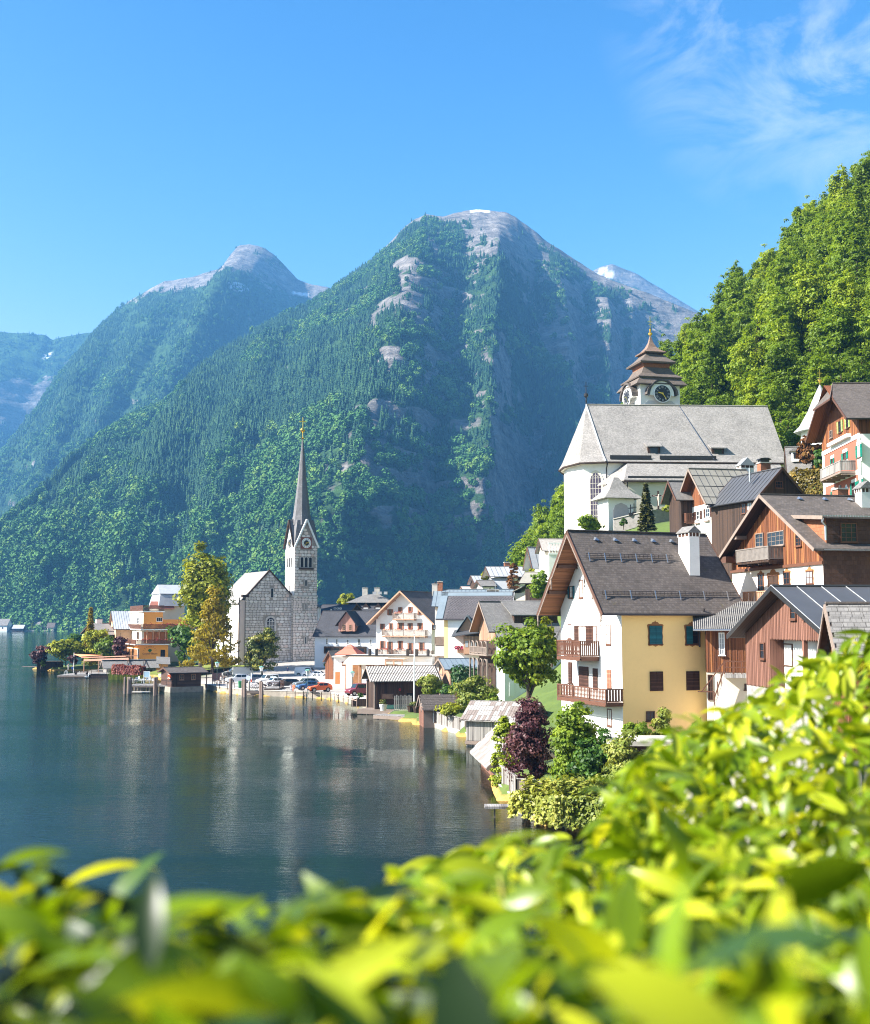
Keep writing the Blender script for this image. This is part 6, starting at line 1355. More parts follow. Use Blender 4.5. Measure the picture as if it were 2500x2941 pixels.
def churchyard():
	c = W(1770, 1518, 176); zt = W(1770, 1433, 176).z - c.z
	t_ = thing('roofed_pavilion', 'small white pavilion with a pointed grey roof at the churchyard corner', 'pavilion', c, math.radians(14)); w = 2.1
	wl_ = part('wall', MB().box(-w, -w, -4, w, w, zt), WHITE, t_); za = W(1770, 1385, 176).z - c.z
	part('roof', MB().lathe([((w + .9)*1.414, zt - .15), ((w + .75)*1.414, zt + .05), (w*.8*1.414, zt + 1.2), (.35*1.414, zt + 3.3), (.06, za)], (0, 0), 4, math.pi/4), SHGY, t_)
	part('niche', MB().ext([(x, -w - .03, z) for x, z in [(-1.3, .2), (1.3, .2), (1.3, zt - 2.0), (.95, zt - 1.2), (0, zt - .8), (-.95, zt - 1.2), (-1.3, zt - 2.0)]], (0, .025, 0)), plain('rosy grey panel', (.50, .44, .44), .8), t_); part('niche', MB().ext([(-w - .03, y, z) for y, z in [(-1.3, .2), (1.3, .2), (1.3, zt - 2.0), (.95, zt - 1.2), (0, zt - .8), (-.95, zt - 1.2), (-1.3, zt - 2.0)]], (.025, 0, 0)), CREAM, t_)
	p = [W(1763, 1492, 172), W(1870, 1466, 170), W(1955, 1466, 172)]
	o = thing('churchyard_wall', 'grey rendered retaining wall of the churchyard below the crucifix', 'wall', p[0]); mb = MB()
	for a, b in zip(p[:-1], p[1:]): mb.ext([a - p[0], b - p[0], b - p[0] - Vector((0, 0, 7)), a - p[0] - Vector((0, 0, 7))], (0, .5, 0))
	part('masonry', mb, STONEW, o); cp = MB()
	for a, b in zip(p[:-1], p[1:]): cp.bar(a - p[0] + Vector((0, .25, .06)), b - p[0] + Vector((0, .25, .06)), .7, .12)
	part('coping', cp, CONC, o)
	q = W(1892, 1463, 173); H = W(1892, 1410, 173).z - q.z; x = thing('crucifix', 'tall dark wooden crucifix with a pale figure against the church wall', 'crucifix', q)
	part('cross', MB().box(-.12, -.1, -1, .12, .1, H).box(-.95, -.09, H*.70, .95, .09, H*.70 + .22).box(-.3, -.3, -1, .3, .3, .05), DKWOOD, x)
	sk = plain('pale carved figure', (.55, .45, .38), .7); f = MB(); z = H*.70
	f.tube([(0, -.2, .55), (.02, -.22, 1.1), (0, -.2, 1.55), (0, -.19, z - .1), (0, -.22, z + .02)], [.07, .10, .15, .17, .07], 8); f.tube([(-.78, -.18, z + .12), (-.4, -.2, z), (0, -.2, z - .12), (.4, -.2, z), (.78, -.18, z + .12)], [.04, .055, .08, .055, .04], 6); f.lathe([(.02, z - .02), (.11, z + .08), (.12, z + .2), (.06, z + .3), (.01, z + .32)], (.03, -.26), 8)
	part('figure', f, sk, x)
	for i, (u, v) in enumerate(((1822, 1473), (1812, 1476))):
		q = W(u, v, 171); g = thing('grave_cross', ('dark iron grave cross nearer the spruce on the churchyard wall', 'dark iron grave cross nearer the white pavilion on the churchyard wall')[i], 'grave cross', q); part('cross', MB().box(-.06, -.06, -.3, .06, .06, 1.4).box(-.4, -.05, .8, .4, .05, .92).box(-.25, -.2, -.3, .25, .2, .15), GUTTER, g)
churchyard()
# ================================================================ HOUSES OF THE LOWER VILLAGE
def hv(v, Y): return W(PU, v, Y).z
def white_guesthouse():
	h = House('white_guesthouse', 'white gabled guesthouse with three rows of flowered balconies and salmon shutters', 'house', 1081, 222, -28, 2.4, 1240, None, Wd=13)
	L = h.L; zr = h.z_at(1699, L/2, -1); ze = h.z_at(1783, 0, 0) + .4; k = (zr - ze)/(L/2)
	h.walls([(None, None, WHITE)], ze, zr, ridge='y', foot=-3); h.roof(SHHX, 1.5, .6, 1.3, .16, .12, LTWOOD, soffit=LTWOOD)
	for c in (.3, .62, .95):
		x = L/2*(1 - c); part('purlin', MB().box(x - .12, -1.4, ze + k*x - .25, x + .12, -.02, ze + k*x + .05), LTWOOD, h.root)
	W_ = lambda b,**q: h.window('F', zb(ZW,*b),**{**dict(fm=TRIMR, shut='lr', sm=PKSH, bars=(2, 3)),**q})
	for b in ((283, 245, 322, 325), (430, 215, 458, 290), (567, 210, 600, 285), (702, 240, 735, 322), (175, 448, 208, 525), (300, 440, 328, 522), (425, 435, 470, 525), (565, 440, 600, 525), (705, 438, 742, 525), (172, 690, 212, 795), (425, 690, 462, 802), (722, 712, 762, 818)): W_(b)
	for b in ((275, 700, 315, 880), (565, 720, 605, 890)): W_(b, sill=False, name='balcony_door')
	FLO = leafmat('balcony flowers', (.30, .03, .03), (.5, .1, .08), .1)
	def bal(x0, x1, y0, y1, nb):
		dep = 1.1; fc = (1, -dep); a = h.hit(fc,*ZW(x0, y1))[0]; b = h.hit(fc,*ZW(x1, y1))[0]; z1 = h.hit(fc,*ZW((x0 + x1)/2, y0))[1]; z0 = h.hit(fc,*ZW((x0 + x1)/2, y1))[1]
		o = h.balcony('F', a, b, z0, z1, dep, int((b - a)/.14), LTWOOD, OLDTRIM, .45, joined=True, slab=.16, posts=[a + (b - a)*i/nb for i in range(nb + 1)])
		for i in range(nb):
			s = a + (b - a)*(i + .5)/nb; w = (b - a)/nb*.33; part('flower_box', h.fbox(MB(), 'F', s - w, z1 - .12, s + w, z1 + .05, dep + .02, dep + .24), LTWOOD, o)
			n = 40; P = np.array([list(h.P('F', s + random.uniform(-w, w), z1 + random.uniform(-.1, .25), dep + random.uniform(0, .3))) for _ in range(n)]); link('flowers', leaf_mesh('flowers', P, RNG.normal(size=(n, 3)) + np.array([0, -.6, .5]), .17, RNG.random(n)), FLO, o)
	bal(335, 632, 295, 380, 2); bal(182, 790, 532, 620, 4); bal(97, 283, 808, 888, 2); bal(340, 560, 815, 900, 2); bal(628, 880, 825, 910, 2)
white_guesthouse()
def tiled_house():
	h = House('tiled_roof_house', 'white house with a yellow corner, patterned tile roof and wooden bay beside the guesthouse', 'house', 1277, 184, -10, 2.2, 1462, None, Wd=11)
	L, B = h.L, h.Wd; ze = h.z_at(1774, 0, 0); zr = h.z_at(1702, 0, B/2) - .1
	h.walls([(None, None, WHITE)], ze, zr, foot=-4); h.roof(SHHX, 1.3, .3, .5, .16, .12, MTLT)
	k, zt, W2 = h.rooft
	part('metal_verge', MB().ext([h.slope_pt(-1.35, -.5, .06), h.slope_pt(-.2, -.5, .06), h.slope_pt(-.2, W2, .06), h.slope_pt(-1.35, W2, .06)], (0, 0, .05)), MTBL, h.root); part('ridge_metal', MB().ext([h.slope_pt(-1.3, W2 - .9, .05), h.slope_pt(L, W2 - .9, .05), h.slope_pt(L, W2, .05), h.slope_pt(-1.3, W2, .05)], (0, 0, .06)), MTBL, h.root)
	tl = MB(); nc = 20; nr = 16
	for j in range(nr):
		for i in range(nc):
			w = L/nc; a = i*w + (w/2 if j % 2 else 0); c0 = -.45 + (W2 - .5)*j/nr; c1 = c0 + (W2 - .5)/nr*1.3; u = .045
			p = [h.slope_pt(a + .03, c0 + .12, u), h.slope_pt(a + w/2, c0, u + .02), h.slope_pt(a + w - .03, c0 + .12, u), h.slope_pt(a + w - .03, c1, u - .03), h.slope_pt(a + .03, c1, u - .03)]
			part('tile', MB().ext(p, (0, 0, .03)), SHHX, h.root) if i*nr + j < 300 else tl.ext(p, (0, 0, .03))
	stuff(part('roof_tiles', tl, SHHX, h.root))
	part('yellow_wall', h.fbox(MB(), 'L', -.02, -4, B, ze, .0, .03), YELLOW, h.root); part('yellow_corner', h.fbox(MB(), 'F', -.04, -4, .55, ze, .0, .03), YELLOW, h.root)
	part('gable_boards', MB().ext([h.P('L', .3, ze, .05), h.P('L', B - .3, ze, .05), h.P('L', B/2, zr - .5, .05)], (-.04, 0, 0)), LTWOOD, h.root)
	for y0, y1 in ((632, 735), (905, 1000)):
		dep = 1.6; fc = (0, -dep); a = h.hit(fc,*ZW(870, y1))[0]; b = h.hit(fc,*ZW(965, y1))[0]; z1 = h.hit(fc,*ZW(960, y0))[1]; z0 = h.hit(fc,*ZW(960, y1))[1]; h.balcony('L', .1, min(max(a, 4), 6), z0, z1, dep, 22, OLDTRIM, OLDTRIM, .4, joined=True)
	h.window('L', zb(ZW, 905, 465, 930, 530), fm=TRIMR, shut='lr', sm=PKSH)
	d = 2.6; fc = (1, -d); x0 = h.hit(fc,*ZW(1332, 760))[0]; x1 = h.hit(fc,*ZW(1575, 760))[0]; z0 = h.hit(fc,*ZW(1400, 890))[1]; z1 = h.hit(fc,*ZW(1400, 625))[1]
	bay = part('bay', MB().box(x0, -d, z0, x1, -.01, z1), planks('bleached boards', (.45, .28, .19), (.3, .17, .11), .25, streak=.5), h.root)
	n = 14
	for i in range(n): part('plank', MB().box(x0 + (x1 - x0)*(.42 + .58*i/n), -d - .05, z0, x0 + (x1 - x0)*(.42 + .58*(i + .85)/n), -d - .005, z1), planks('bleached boards', (.4, .2, .1)), bay)
	part('bay_panel', MB().box(x0 + .05, -d - .1, z0 + .2, x0 + (x1 - x0)*.4, -d - .005, z1 - .4), LTWOOD, bay)
	for i in range(3): q = x0 + .3 + i*.62; part('bay_window', MB().box(q, -d - .13, z0 + (z1 - z0)*.42, q + .45, -d - .101, z0 + (z1 - z0)*.75), GLASSL, bay)
	part('bay_roof', MB().ext([(x0 - 1.8, -d - .7, z1 - .1), (x1 + .2, -d - .7, z1 + .55), (x1 + .2, -.02, z1 + 1.5), (x0 - 1.8, -.02, z1 + .85)], (0, 0, .14)), MTDK, h.root)
	c = h.hit((1, -1.2),*ZW(1390, 470)); part('gablet', MB().ext([(c[0] - 1.9, -1.4, c[1] - 1.6), (c[0] + 1.9, -1.4, c[1] - 1.6), (c[0], -1.4, c[1] + 1.2)], (0, 4, 0)), LTWOOD, h.root)
	part('gablet_roof', MB().ext([(c[0] + 2.3, -1.9, c[1] - 1.9), (c[0], -1.9, c[1] + 1.45), (c[0], 4, c[1] + 1.45), (c[0] + 2.3, 4, c[1] - 1.9)], (0, 0, .12)).ext([(c[0] - 2.3, -1.9, c[1] - 1.9), (c[0], -1.9, c[1] + 1.45), (c[0], 4, c[1] + 1.45), (c[0] - 2.3, 4, c[1] - 1.9)], (0, 0, .12)), MTBL, h.root)
	a = h.hit((1, -.9),*ZW(1245, 810)); b = h.hit((1, -.9),*ZW(1328, 860)); part('flower_balcony', MB().box(a[0], -.9, b[1], b[0], -.01, a[1]), LTWOOD, h.root)
	P = np.array([[random.uniform(a[0] - .4, b[0]), random.uniform(-1.2, -.8), a[1] + random.uniform(0, .5)] for _ in range(160)]); link('flowers', leaf_mesh('flowers', P, RNG.normal(size=(160, 3)), .22, RNG.random(160)), leafmat('pink flowers', (.45, .03, .10), (.6, .12, .2), .1), h.root)
	x = h.hit((1, B/2),*Z4(1465, 560))[0]; part('antenna', MB().tube([(x, B/2, zr), (x, B/2, zr + 1.6)], .04, 4), ZINC, h.root)
	for xx, w_ in ((1410, .9), (1465, 1.1)): x = h.hit((1, B/2 + 3),*Z4(xx, 515))[0]; h.chimney(x, B/2 + 3, w_, .9, zr - 3, zr + .5, GUTTER, cap='flat')
	m = House('long_metal_roof_house', 'long low house with a blue grey metal roof just behind the patterned tile roof', 'house', 1250, 199, -6, 3, 1468, None, Wd=8); z1 = m.z_at(1695, 0, 4); m.walls([(None, None, PALE)], z1 - 2.6, z1, foot=-4); m.roof(MTBL, .6, .3, .6, .12, .1, GUTTER); m.seams(20, .6, .3, .6, ZINC)
	x = m.hit((1, 4),*Z4(865, 490))[0]; m.chimney(x, 4, 1.0, .9, z1 - 1, z1 + 1.0, CONC, cap='flat'); x = m.hit((1, 4),*Z4(915, 480))[0]; m.chimney(x, 4, .9, .9, z1 - 1, z1 + 1.4, BRICK, cap='flat')
tiled_house()
def arcade_house():
	h = House('arcade_house', 'narrow brown wooden gable house with open arched galleries and climbing plants', 'house', 1427, 150, 15, 3, 1600, 1376)
	L, B = h.L, h.Wd; zr = h.z_at(1730, -1.0, B/2); ze = h.z_at(1806, 0, 0); k = (zr - ze)/(B/2); zf1 = h.z_at(1886, 0, 0); zf2 = h.z_at(1935, 0, 0)
	h.walls([(None, zf2, WHITE), (zf2 + .002, ze, PKWOOD), (ze + .002, None, BRWOOD)], ze, zr, foot=-4); h.roof(SHWA, 1.2, .4, .5, .14, .1, OLDTRIM, soffit=LTWOOD)
	n = 30
	for i in range(n):
		s0 = B*i/n + .02; s1 = B*(i + 1)/n - .02; zt_ = ze + k*min((s0 + s1)/2, B - (s0 + s1)/2) - .1
		if zt_ > ze + .2: part('plank', h.fbox(MB(), 'L', s0, ze - 1.6, s1, zt_, .03, .07), planks('bleached boards', (.4, .2, .1)), h.root)
	h.window('L', zb(Z4, 1378, 765, 1408, 860), fm=OLDTRIM, bars=(3, 1), base=.08)
	for zlo, zhi in ((h.z_at(1880, 0, 0), ze - 1.65), (-1.5, h.z_at(1886, 0, 0) - .35)):
		part('gallery_floor', h.fbox(MB(), 'L', 0, zlo - .2, B, zlo, 0, 1.4), OLDTRIM, h.root); part('gallery_back', h.fbox(MB(), 'L', .1, zlo, B - .1, zhi, .02, .05), DKWOOD, h.root)
		for i in range(5):
			s = .1 + (B - .2)*i/4; part('gallery_post', h.fbox(MB(), 'L', s - .09, zlo, s + .09, zhi, 1.2, 1.4), OLDTRIM, h.root)
			if i < 4:
				a = MB(); c = s + (B - .2)/8; r = (B - .2)/8 - .1; a.tube([h.P('L', c + r*math.cos(t), zhi - r + r*math.sin(t), 1.3) for t in [math.pi*j/8 for j in range(9)]], .07, 4); part('arch', a, OLDTRIM, h.root)
		part('gallery_rail', h.fbox(h.fbox(MB(), 'L', 0, zlo + .85, B, zlo + .95, 1.3, 1.4), 'L', 0, zlo + .1, B, zlo + .2, 1.3, 1.4), OLDTRIM, h.root)
		sl = MB()
		for i in range(30): s = B*(i + .2)/30; h.fbox(sl, 'L', s, zlo + .2, s + B/30*.55, zlo + .85, 1.32, 1.36)
		part('railing_slats', sl, OLDTRIM, h.root)
	for i in range(5): s = .8 + i*1.35; part('window', h.fbox(MB(), 'F', s, .2, s + .6, 1.5, 0, .06), TRIM if i > 3 else WHITET, h.root)
	k2, zt, W2 = h.rooft; x0 = h.hit((1, .7),*Z5(215, 900))[0]; zt2 = h.hit((1, .7),*Z5(330, 880))[1]; y1 = W2 - .2
	part('dormer', MB().ext([(x0, .7, ze), (x0, .7, zt2), (x0, y1, zr - .05), (x0, y1, ze)], (L - x0 + .3, 0, 0)), DKWOOD, h.root); part('dormer_roof', MB().ext([(x0 - .5, .3, zt2 - .02), (L + .6, .3, zt2 - .02), (L + .6, W2 + .1, zr + .16), (x0 - .9, W2 + .1, zr + .16)], (0, 0, .12)), SHWA, h.root)
	h.window((1, .7), zb(Z5, 338, 908, 374, 950), fm=LTWOOD, bars=(2, 2))
	part('lower_roof', MB().ext([(-.3, -3.4, ze - 2.1), (L + .3, -3.4, ze - 2.1), (L + .3, -.3, ze - .35), (-.3, -.3, ze - .35)], (0, 0, .12)), SHWA, h.root); part('lower_wall', MB().box(.02, -3.0, -4, L, -.02, ze - 2.2), WHITE, h.root)
	for i in range(4): part('window', MB().box(.7 + i*1.5, -3.06, .5, 1.3 + i*1.5, -2.99, 2.2), (TRIM if i > 1 else WHITET), h.root)
	part('downpipe', MB().tube([(-.6, -.5, ze), (-.1, -.25, ze - .8), (-.1, -.25, 0)], .07, 6), ZINC, h.root)
arcade_house()
def shore_sheds():
	h = House('blue_roof_shed', 'small pinkish wooden shed with a blue metal roof above the ivy wall', 'shed', 1294, 164, 10, 1.6, 1378, 1261)
	B = h.Wd; ze = h.z_at(1921, 0, 0); zr = h.z_at(1897, 0, B/2) + .2; h.walls([(None, None, planks('bleached boards', (.4, .2, .1)))], ze, zr, foot=-2); h.roof(MTBL, .9, .3, .5, .1, .08, OLDTRIM); h.seams(7, .9, .3, .5, ZINC); h.window('L', zb(ZW, 1002, 1060, 1042, 1160), fm=OLDTRIM, gm=LTWOOD, bars=(1, 1))
	h = House('boathouse', 'large dark wooden boathouse with a corrugated roof standing in the water', 'boathouse', 1082, 162, 12, .2, 1262, 1059)
	L, B = h.L, h.Wd; ze = h.z_at(1953, 0, 0); zr = h.z_at(1915, 0, B/2); h.walls([(None, None, DKWOOD)], ze, zr, foot=-1.2); h.roof(plain('dark roof sheet', (.07, .06, .055), .7), .9, .3, .6, .08, .06, OLDTRIM, gutter=False)
	k, zt, W2 = h.rooft; cm = plain('weathered corrugated sheet', (.42, .39, .36), .6, .4, 3)
	n = 44
	for i in range(n): 
		a = -.85 + (L + 1.1)*i/n; part('corrugation', MB().tube([h.slope_pt(a, -.65, .02), h.slope_pt(a, W2, .02)], .075, 4), cm, h.root)
	part('overlap', MB().bar(h.slope_pt(-.85, W2*.42, .1), h.slope_pt(L + .3, W2*.42, .1), .1, .03), OLDTRIM, h.root)
	n = 40
	for i in range(n): part('plank', h.fbox(MB(), 'F', L*i/n + .015, 1.2, L*(i + 1)/n - .015, ze - .05, .0, .05), planks('boathouse boards', (.085, .042, .03), (.035, .018, .014), .3), h.root)
	op = plain('dark opening', (.01, .008, .008), .9)
	for b, nm in (((487, 1555, 565, 1650), 'opening'), ((583, 1525, 650, 1575), 'opening')): part(nm, h.fbox(MB(), 'F',*h.rect('F', zb(Z4,*b)), .05, .07), op, h.root)
	r = h.rect('F', zb(Z4, 333, 1527, 455, 1588)); o = part('shop_window', h.fbox(MB(), 'F',*r, .05, .1), TRIM, h.root); part('pane', h.fbox(MB(), 'F', r[0] + .1, r[1] + .1, r[2] - .1, r[3] - .1, .1, .115), plain('warm reflecting pane', (.30, .17, .12), .15, .7, 2), o)
	part('notice', h.fbox(MB(), 'L',*h.rect('L', zb(Z4, 232, 1350, 258, 1402)), .02, .06), WHITET, h.root)
	for s in (.3, B - .4): part('pile', MB().tube([(-.15, s, -1.5), (-.15, s, ze - .3)], .16, 7), OLDTRIM, h.root)
	for s in (.2, 1.1): part('door', h.fbox(MB(), 'L', s, .4, s + .8, ze - 1.0, .02, .09), DKWOOD, h.root)
	part('red_lamp', MB().lathe([(.02, 0), (.14, .05), (.16, .3), (.05, .42)], (h.rect('F', zb(Z4, 513, 1480, 530, 1503))[0], -.2), 8).move(lambda p: p + Vector((0, 0, h.rect('F', zb(Z4, 513, 1480, 530, 1503))[1]))), plain('red glass lamp', (.4, .02, .02), .3), h.root)
	h = House('shingle_roof_shed', 'small boat shed with brown shingle roof and boarded end by the flagpole', 'boathouse', Z4(757, 1800)[0], 142, 8, .1, 1306, 1205)
	L, B = h.L, h.Wd; ze = h.z_at(2035, 0, 0); zr = h.z_at(2000, 0, B/2) + .1; h.walls([(None, None, OLDTRIM)], ze, zr, foot=-1); h.roof(SHBR, .35, .3, .4, .08, .05, OLDTRIM, gutter=False); k, zt, W2 = h.rooft
	h.root.children[0].scale = (.29, 1, 1)
	part('back_wall', MB().box(L*.29 + .01, B - .2, 1.8, L, B, ze), OLDTRIM, h.root); part('post', MB().box(L - .2, 0, -1, L, .2, ze), OLDTRIM, h.root)
	nr, nc = 9, 20
	for j in range(nr):
		for i in range(nc):
			w = (L + .6)/nc; a = -.3 + i*w + (w/2 if j % 2 else 0); c0 = -.4 + (W2 + .4)*j/nr; c1 = min(c0 + (W2 + .4)/nr*1.2, W2); u = .03 + random.random()*.012
			part('shingle', MB().ext([h.slope_pt(a + .015, c0, u + .02), h.slope_pt(a + w - .015, c0, u + .02), h.slope_pt(a + w - .015, c1, u - .02), h.slope_pt(a + .015, c1, u - .02)], (0, 0, .025)), SHBR, h.root)
	n = 12
	for i in range(n): part('plank', h.fbox(MB(), 'L', B*i/n + .02, -.3, B*(i + 1)/n - .02, ze, .0, .04), PKWOOD, h.root)
	part('downpipe', MB().tube([(L*.3, -.5, ze - .1), (L*.3, -.12, ze - .6), (L*.3, -.12, .5)], .05, 5), ZINC, h.root)
	h = House('grey_board_shed', 'grey weathered board shed with plank roof, farther of the two on the water', 'boathouse', 1339, 121.5, -22, .1, 1392, None, Wd=5.5)
	L, B = 7.0, h.Wd; h.L = L; ze = h.z_at(2062, 0, 0); zr = h.z_at(2030, 0, B/2) + .55; h.walls([(None, None, GYWOOD)], ze, zr, foot=-1); h.roof(GYWOOD, .5, .3, .5, .06, .05, OLDTRIM, gutter=False); k, zt, W2 = h.rooft
	GR = plain('silver roof plank', (.34, .32, .30), .85, .35, 2, stretch=(6, .6, 1)); GR2 = plain('brown roof plank', (.22, .18, .16), .85, .35, 2, stretch=(6, .6, 1))
	for j in range(4):
		for i in range(26):
			w = (L + .8)/26; a = -.5 + i*w; c0 = -.5 + (W2 + .5)*j/4; c1 = min(c0 + (W2 + .5)/4*1.12, W2); u = .04 + random.random()*.02; part('roof_plank', MB().ext([h.slope_pt(a + .02, c0, u + .03), h.slope_pt(a + w - .02, c0, u + .03), h.slope_pt(a + w - .02, c1, u - .02), h.slope_pt(a + .02, c1, u - .02)], (0, 0, .025)), random.choice((GR, GR, GR2)), h.root)
	n = 26
	for i in range(n): part('plank', h.fbox(MB(), 'F', L*i/n + .012, .5, L*(i + 1)/n - .012, ze, .0, .04), GYWOOD, h.root)
	part('sill_beam', h.fbox(MB(), 'F', -.1, .1, L, .45, .0, .15), OLDTRIM, h.root)
	h = House('slab_roof_shed', 'nearer grey shed whose silvery slab roof slopes down towards the water', 'boathouse', 1429, 94.3, 0, .1, None, None, L=6, Wd=10)
	a = G(1429, 2241, .1); b = G(1382, 2196, .1); h.phi = math.atan2(a.x - b.x, b.y - a.y); h.o = a; h.root.location = a; h.root.rotation_euler = (0, 0, h.phi); h.M = Matrix.Translation(h.o) @ rotz(h.phi); h.Mi = h.M.inverted()
	h.Wd = B = (b - a).length; h.L = L = 4.8
	ze = h.z_at(Z4(1400, 2055)[1] - 2, 0, 3); zr = ze + 2.1
	ze = h.z_at(ZB(1000, 770)[1], 0, B); zr = ze + 2.3
	h.walls([(None, None, PKWOOD)], ze, zr, ridge='y', foot=-1); h.ze, h.zr = ze, ze + 2.3; h.roof(GYWOOD, .3, .9, .9, .06, .06, OLDTRIM, gutter=False); k, zt, W2 = h.rooft
	for j in range(7):
		for i in range(14):
			w = (B + 1.2)/14; a_ = -.3 + i*w + (.2 if j % 2 else 0); c0 = -.9 + (W2 + .9)*j/7; c1 = min(c0 + (W2 + .9)/7*1.15, W2); u = .05 + random.random()*.02; part('roof_slab', MB().ext([h.slope_pt(a_ + .02, c0, u + .035), h.slope_pt(a_ + w - .02, c0, u + .035), h.slope_pt(a_ + w - .02, c1, u - .02), h.slope_pt(a_ + .02, c1, u - .02)], (0, 0, .03)), random.choice((GR, GR, GR2)), h.root)
	n = 40
	for i in range(n): part('plank', h.fbox(MB(), 'L', B*i/n + .012, 1.4, B*(i + 1)/n - .012, ze, .0, .04), PKWOOD, h.root); part('plank', h.fbox(MB(), 'L', B*i/n + .012, .3, B*(i + 1)/n - .012, 1.35, .0, .06), GYWOOD, h.root)
shore_sheds()
def simple(name, label, u, Y, phi, zb_, right, Wd, eave, ridge, wm, rm, ov=(.6, .4, .5), back=None, wins=(), winf='F', ridgeax='x', seams=0, trim=TRIM, wk=None, foot=-5):
	h = House(name, label, 'house', u, Y, phi, zb_, right, back, Wd=Wd if back is None else None)
	ze = h.z_at(eave, 0, 0); zr = h.z_at(ridge, 0, h.Wd/2) if ridgeax == 'x' else h.z_at(ridge, h.L/2, 0)
	h.walls([(None, None, wm)], ze, zr, ridge=ridgeax, foot=foot); h.roof(rm, ov[0], ov[1], ov[2], .14, .1, trim)
	if seams: h.seams(seams, ov[0], ov[1], ov[2], GUTTER)
	for b in wins: h.window(winf, b,**(wk or dict(fm=WHITET, bars=(2, 2))))
	return h
def upper_lane():
	h = simple('metal_roof_house', 'cream house with light metal roof and dark shutters behind the brown cypress', 1427, 226, 6, 14, 1508, None, 1654, 1629, CREAM, MTLT, (1.4, .4, .6), back=1404, seams=8)
	h.window('F', zb(ZF, 735, 570, 790, 630), fm=TRIM, shut='lr', sm=BRSH); h.window('F', zb(ZF, 735, 757, 790, 800), fm=TRIM, shut='lr', sm=BRSH); h.window('F', zb(ZF, 985, 568, 1022, 628), fm=TRIM, shut='r', sm=BRSH)
	part('flower_box', h.fbox(MB(), 'F',*h.rect('F', zb(ZF, 730, 640, 800, 660)), .02, .35), TRIMR, h.root); part('porch', MB().box(-.6, -1.8, -4, 1.6, -.02, h.ze - 3.2), TRIMR, h.root); part('porch_roof', MB().ext([(-1.4, -2.4, h.ze - 3.3), (2.2, -2.4, h.ze - 3.3), (2.2, -.1, h.ze - .5), (-1.4, -.1, h.ze - .5)], (0, 0, .12)), MTLT, h.root)
	h.chimney(3, h.Wd/2 + .3, 1.1, .8, h.zr - 1, h.zr + .9, BRICK, cap='flat')
	simple('little_metal_roof_house', 'little house with pale metal roof left of the cream house', 1370, 245, 8, 10, 1405, 8, 1673, 1655, DKWOOD, MTLT, seams=5); simple('pinkish_roof_house', 'low house with a pale pinkish roof below the little metal roof house', 1339, 250, 6, 7, 1385, 8, 1696, 1686, WHITE, plain('pale pinkish roof', (.5, .42, .38), .6))
	simple('white_dormer_house', 'small white house with dark wooden dormer wedged before the cream house', 1388, 222, 10, 10, 1420, 6, 1682, 1668, WHITE, SHWA)
	h = simple('white_chalet', 'white chalet with metal roof and dark wooden cross gable on the green slope', 1551, 213, 15, 20, 1640, None, 1621, 1573, WHITE, MTLT, (1.6, .3, .6), back=1528, seams=6, trim=TRIMR)
	part('cross_gable', MB().ext([(3.6, -2.2, h.ze - 3.0), (9.2, -2.2, h.ze - 3.0), (9.2, -2.2, h.ze - .2), (6.4, -2.2, h.ze + 2.0), (3.6, -2.2, h.ze - .2)], (0, 5, 0)), DKWOOD, h.root)
	part('cross_roof', MB().ext([(2.6, -3.0, h.ze - .6), (6.4, -3.0, h.ze + 2.3), (6.4, 4, h.ze + 2.3), (2.6, 4, h.ze - .6)], (0, 0, .14)).ext([(10.2, -3.0, h.ze - .6), (6.4, -3.0, h.ze + 2.3), (6.4, 4, h.ze + 2.3), (10.2, 4, h.ze - .6)], (0, 0, .14)), MTLT, h.root)
	part('bay', MB().box(.3, -1.4, h.ze - 4.2, 3.5, -.02, h.ze - .4), TRIMR, h.root)
	for i in range(3): part('bay_window', MB().box(.5 + i, -1.45, h.ze - 2.8, 1.1 + i, -1.401, h.ze - 1.2), GLASSL, h.root)
	h.balcony((1, -2.2), 5.6, 9.2, h.ze - 3.4, h.ze - 2.4, 1.0, 18, TRIMR, TRIMR, .3, joined=True); h.window('F', zb(ZF, 1422, 438, 1450, 505), fm=WHITET, bars=(2, 3)); h.window((1, -2.2), zb(ZF, 1620, 240, 1670, 300), fm=TRIM)
	h = simple('dark_shed_house', 'dark boarded shed with grey roof and cream side wall below the white chalet', 1510, 192, -20, 10, 1578, 7, 1672, 1645, DKWOOD, MTOL, (1.0, .3, .5)); part('cream_wall', MB().box(-2.6, .5, -5, -.02, 5, h.ze - 1.8), CREAM, h.root); part('lean_to_roof', MB().ext([(-3.4, -.2, h.ze - 2.2), (-.02, -.2, h.ze - .6), (-.02, 5.5, h.ze - .6), (-3.4, 5.5, h.ze - 2.2)], (0, 0, .12)), MTOL, h.root)
	c = W(1612, 1572, 186); b_ = thing('balustrade_terrace', 'white terrace balustrade peeping over the yellow house gable', 'terrace', c, .1)
	part('wall', MB().box(-2, 0, -8, 6, 3, -1.2), WHITE, b_); part('rail', MB().box(-2.1, -.1, .55, 6, .15, .75).box(-2.1, -.1, -1.19, 6, .15, -.9), WHITET, b_)
	for i in range(16): part('baluster', MB().lathe([(.06, -.9), (.12, -.5), (.05, 0), (.08, .55)], (-1.9 + i*.48, 0), 6), WHITET, b_)
	simple('stone_roof_house', 'house with grey stone roof behind the white balustrade', 1568, 200, 5, 24, 1625, 6, 1578, 1549, CREAM, STONEW)
upper_lane()
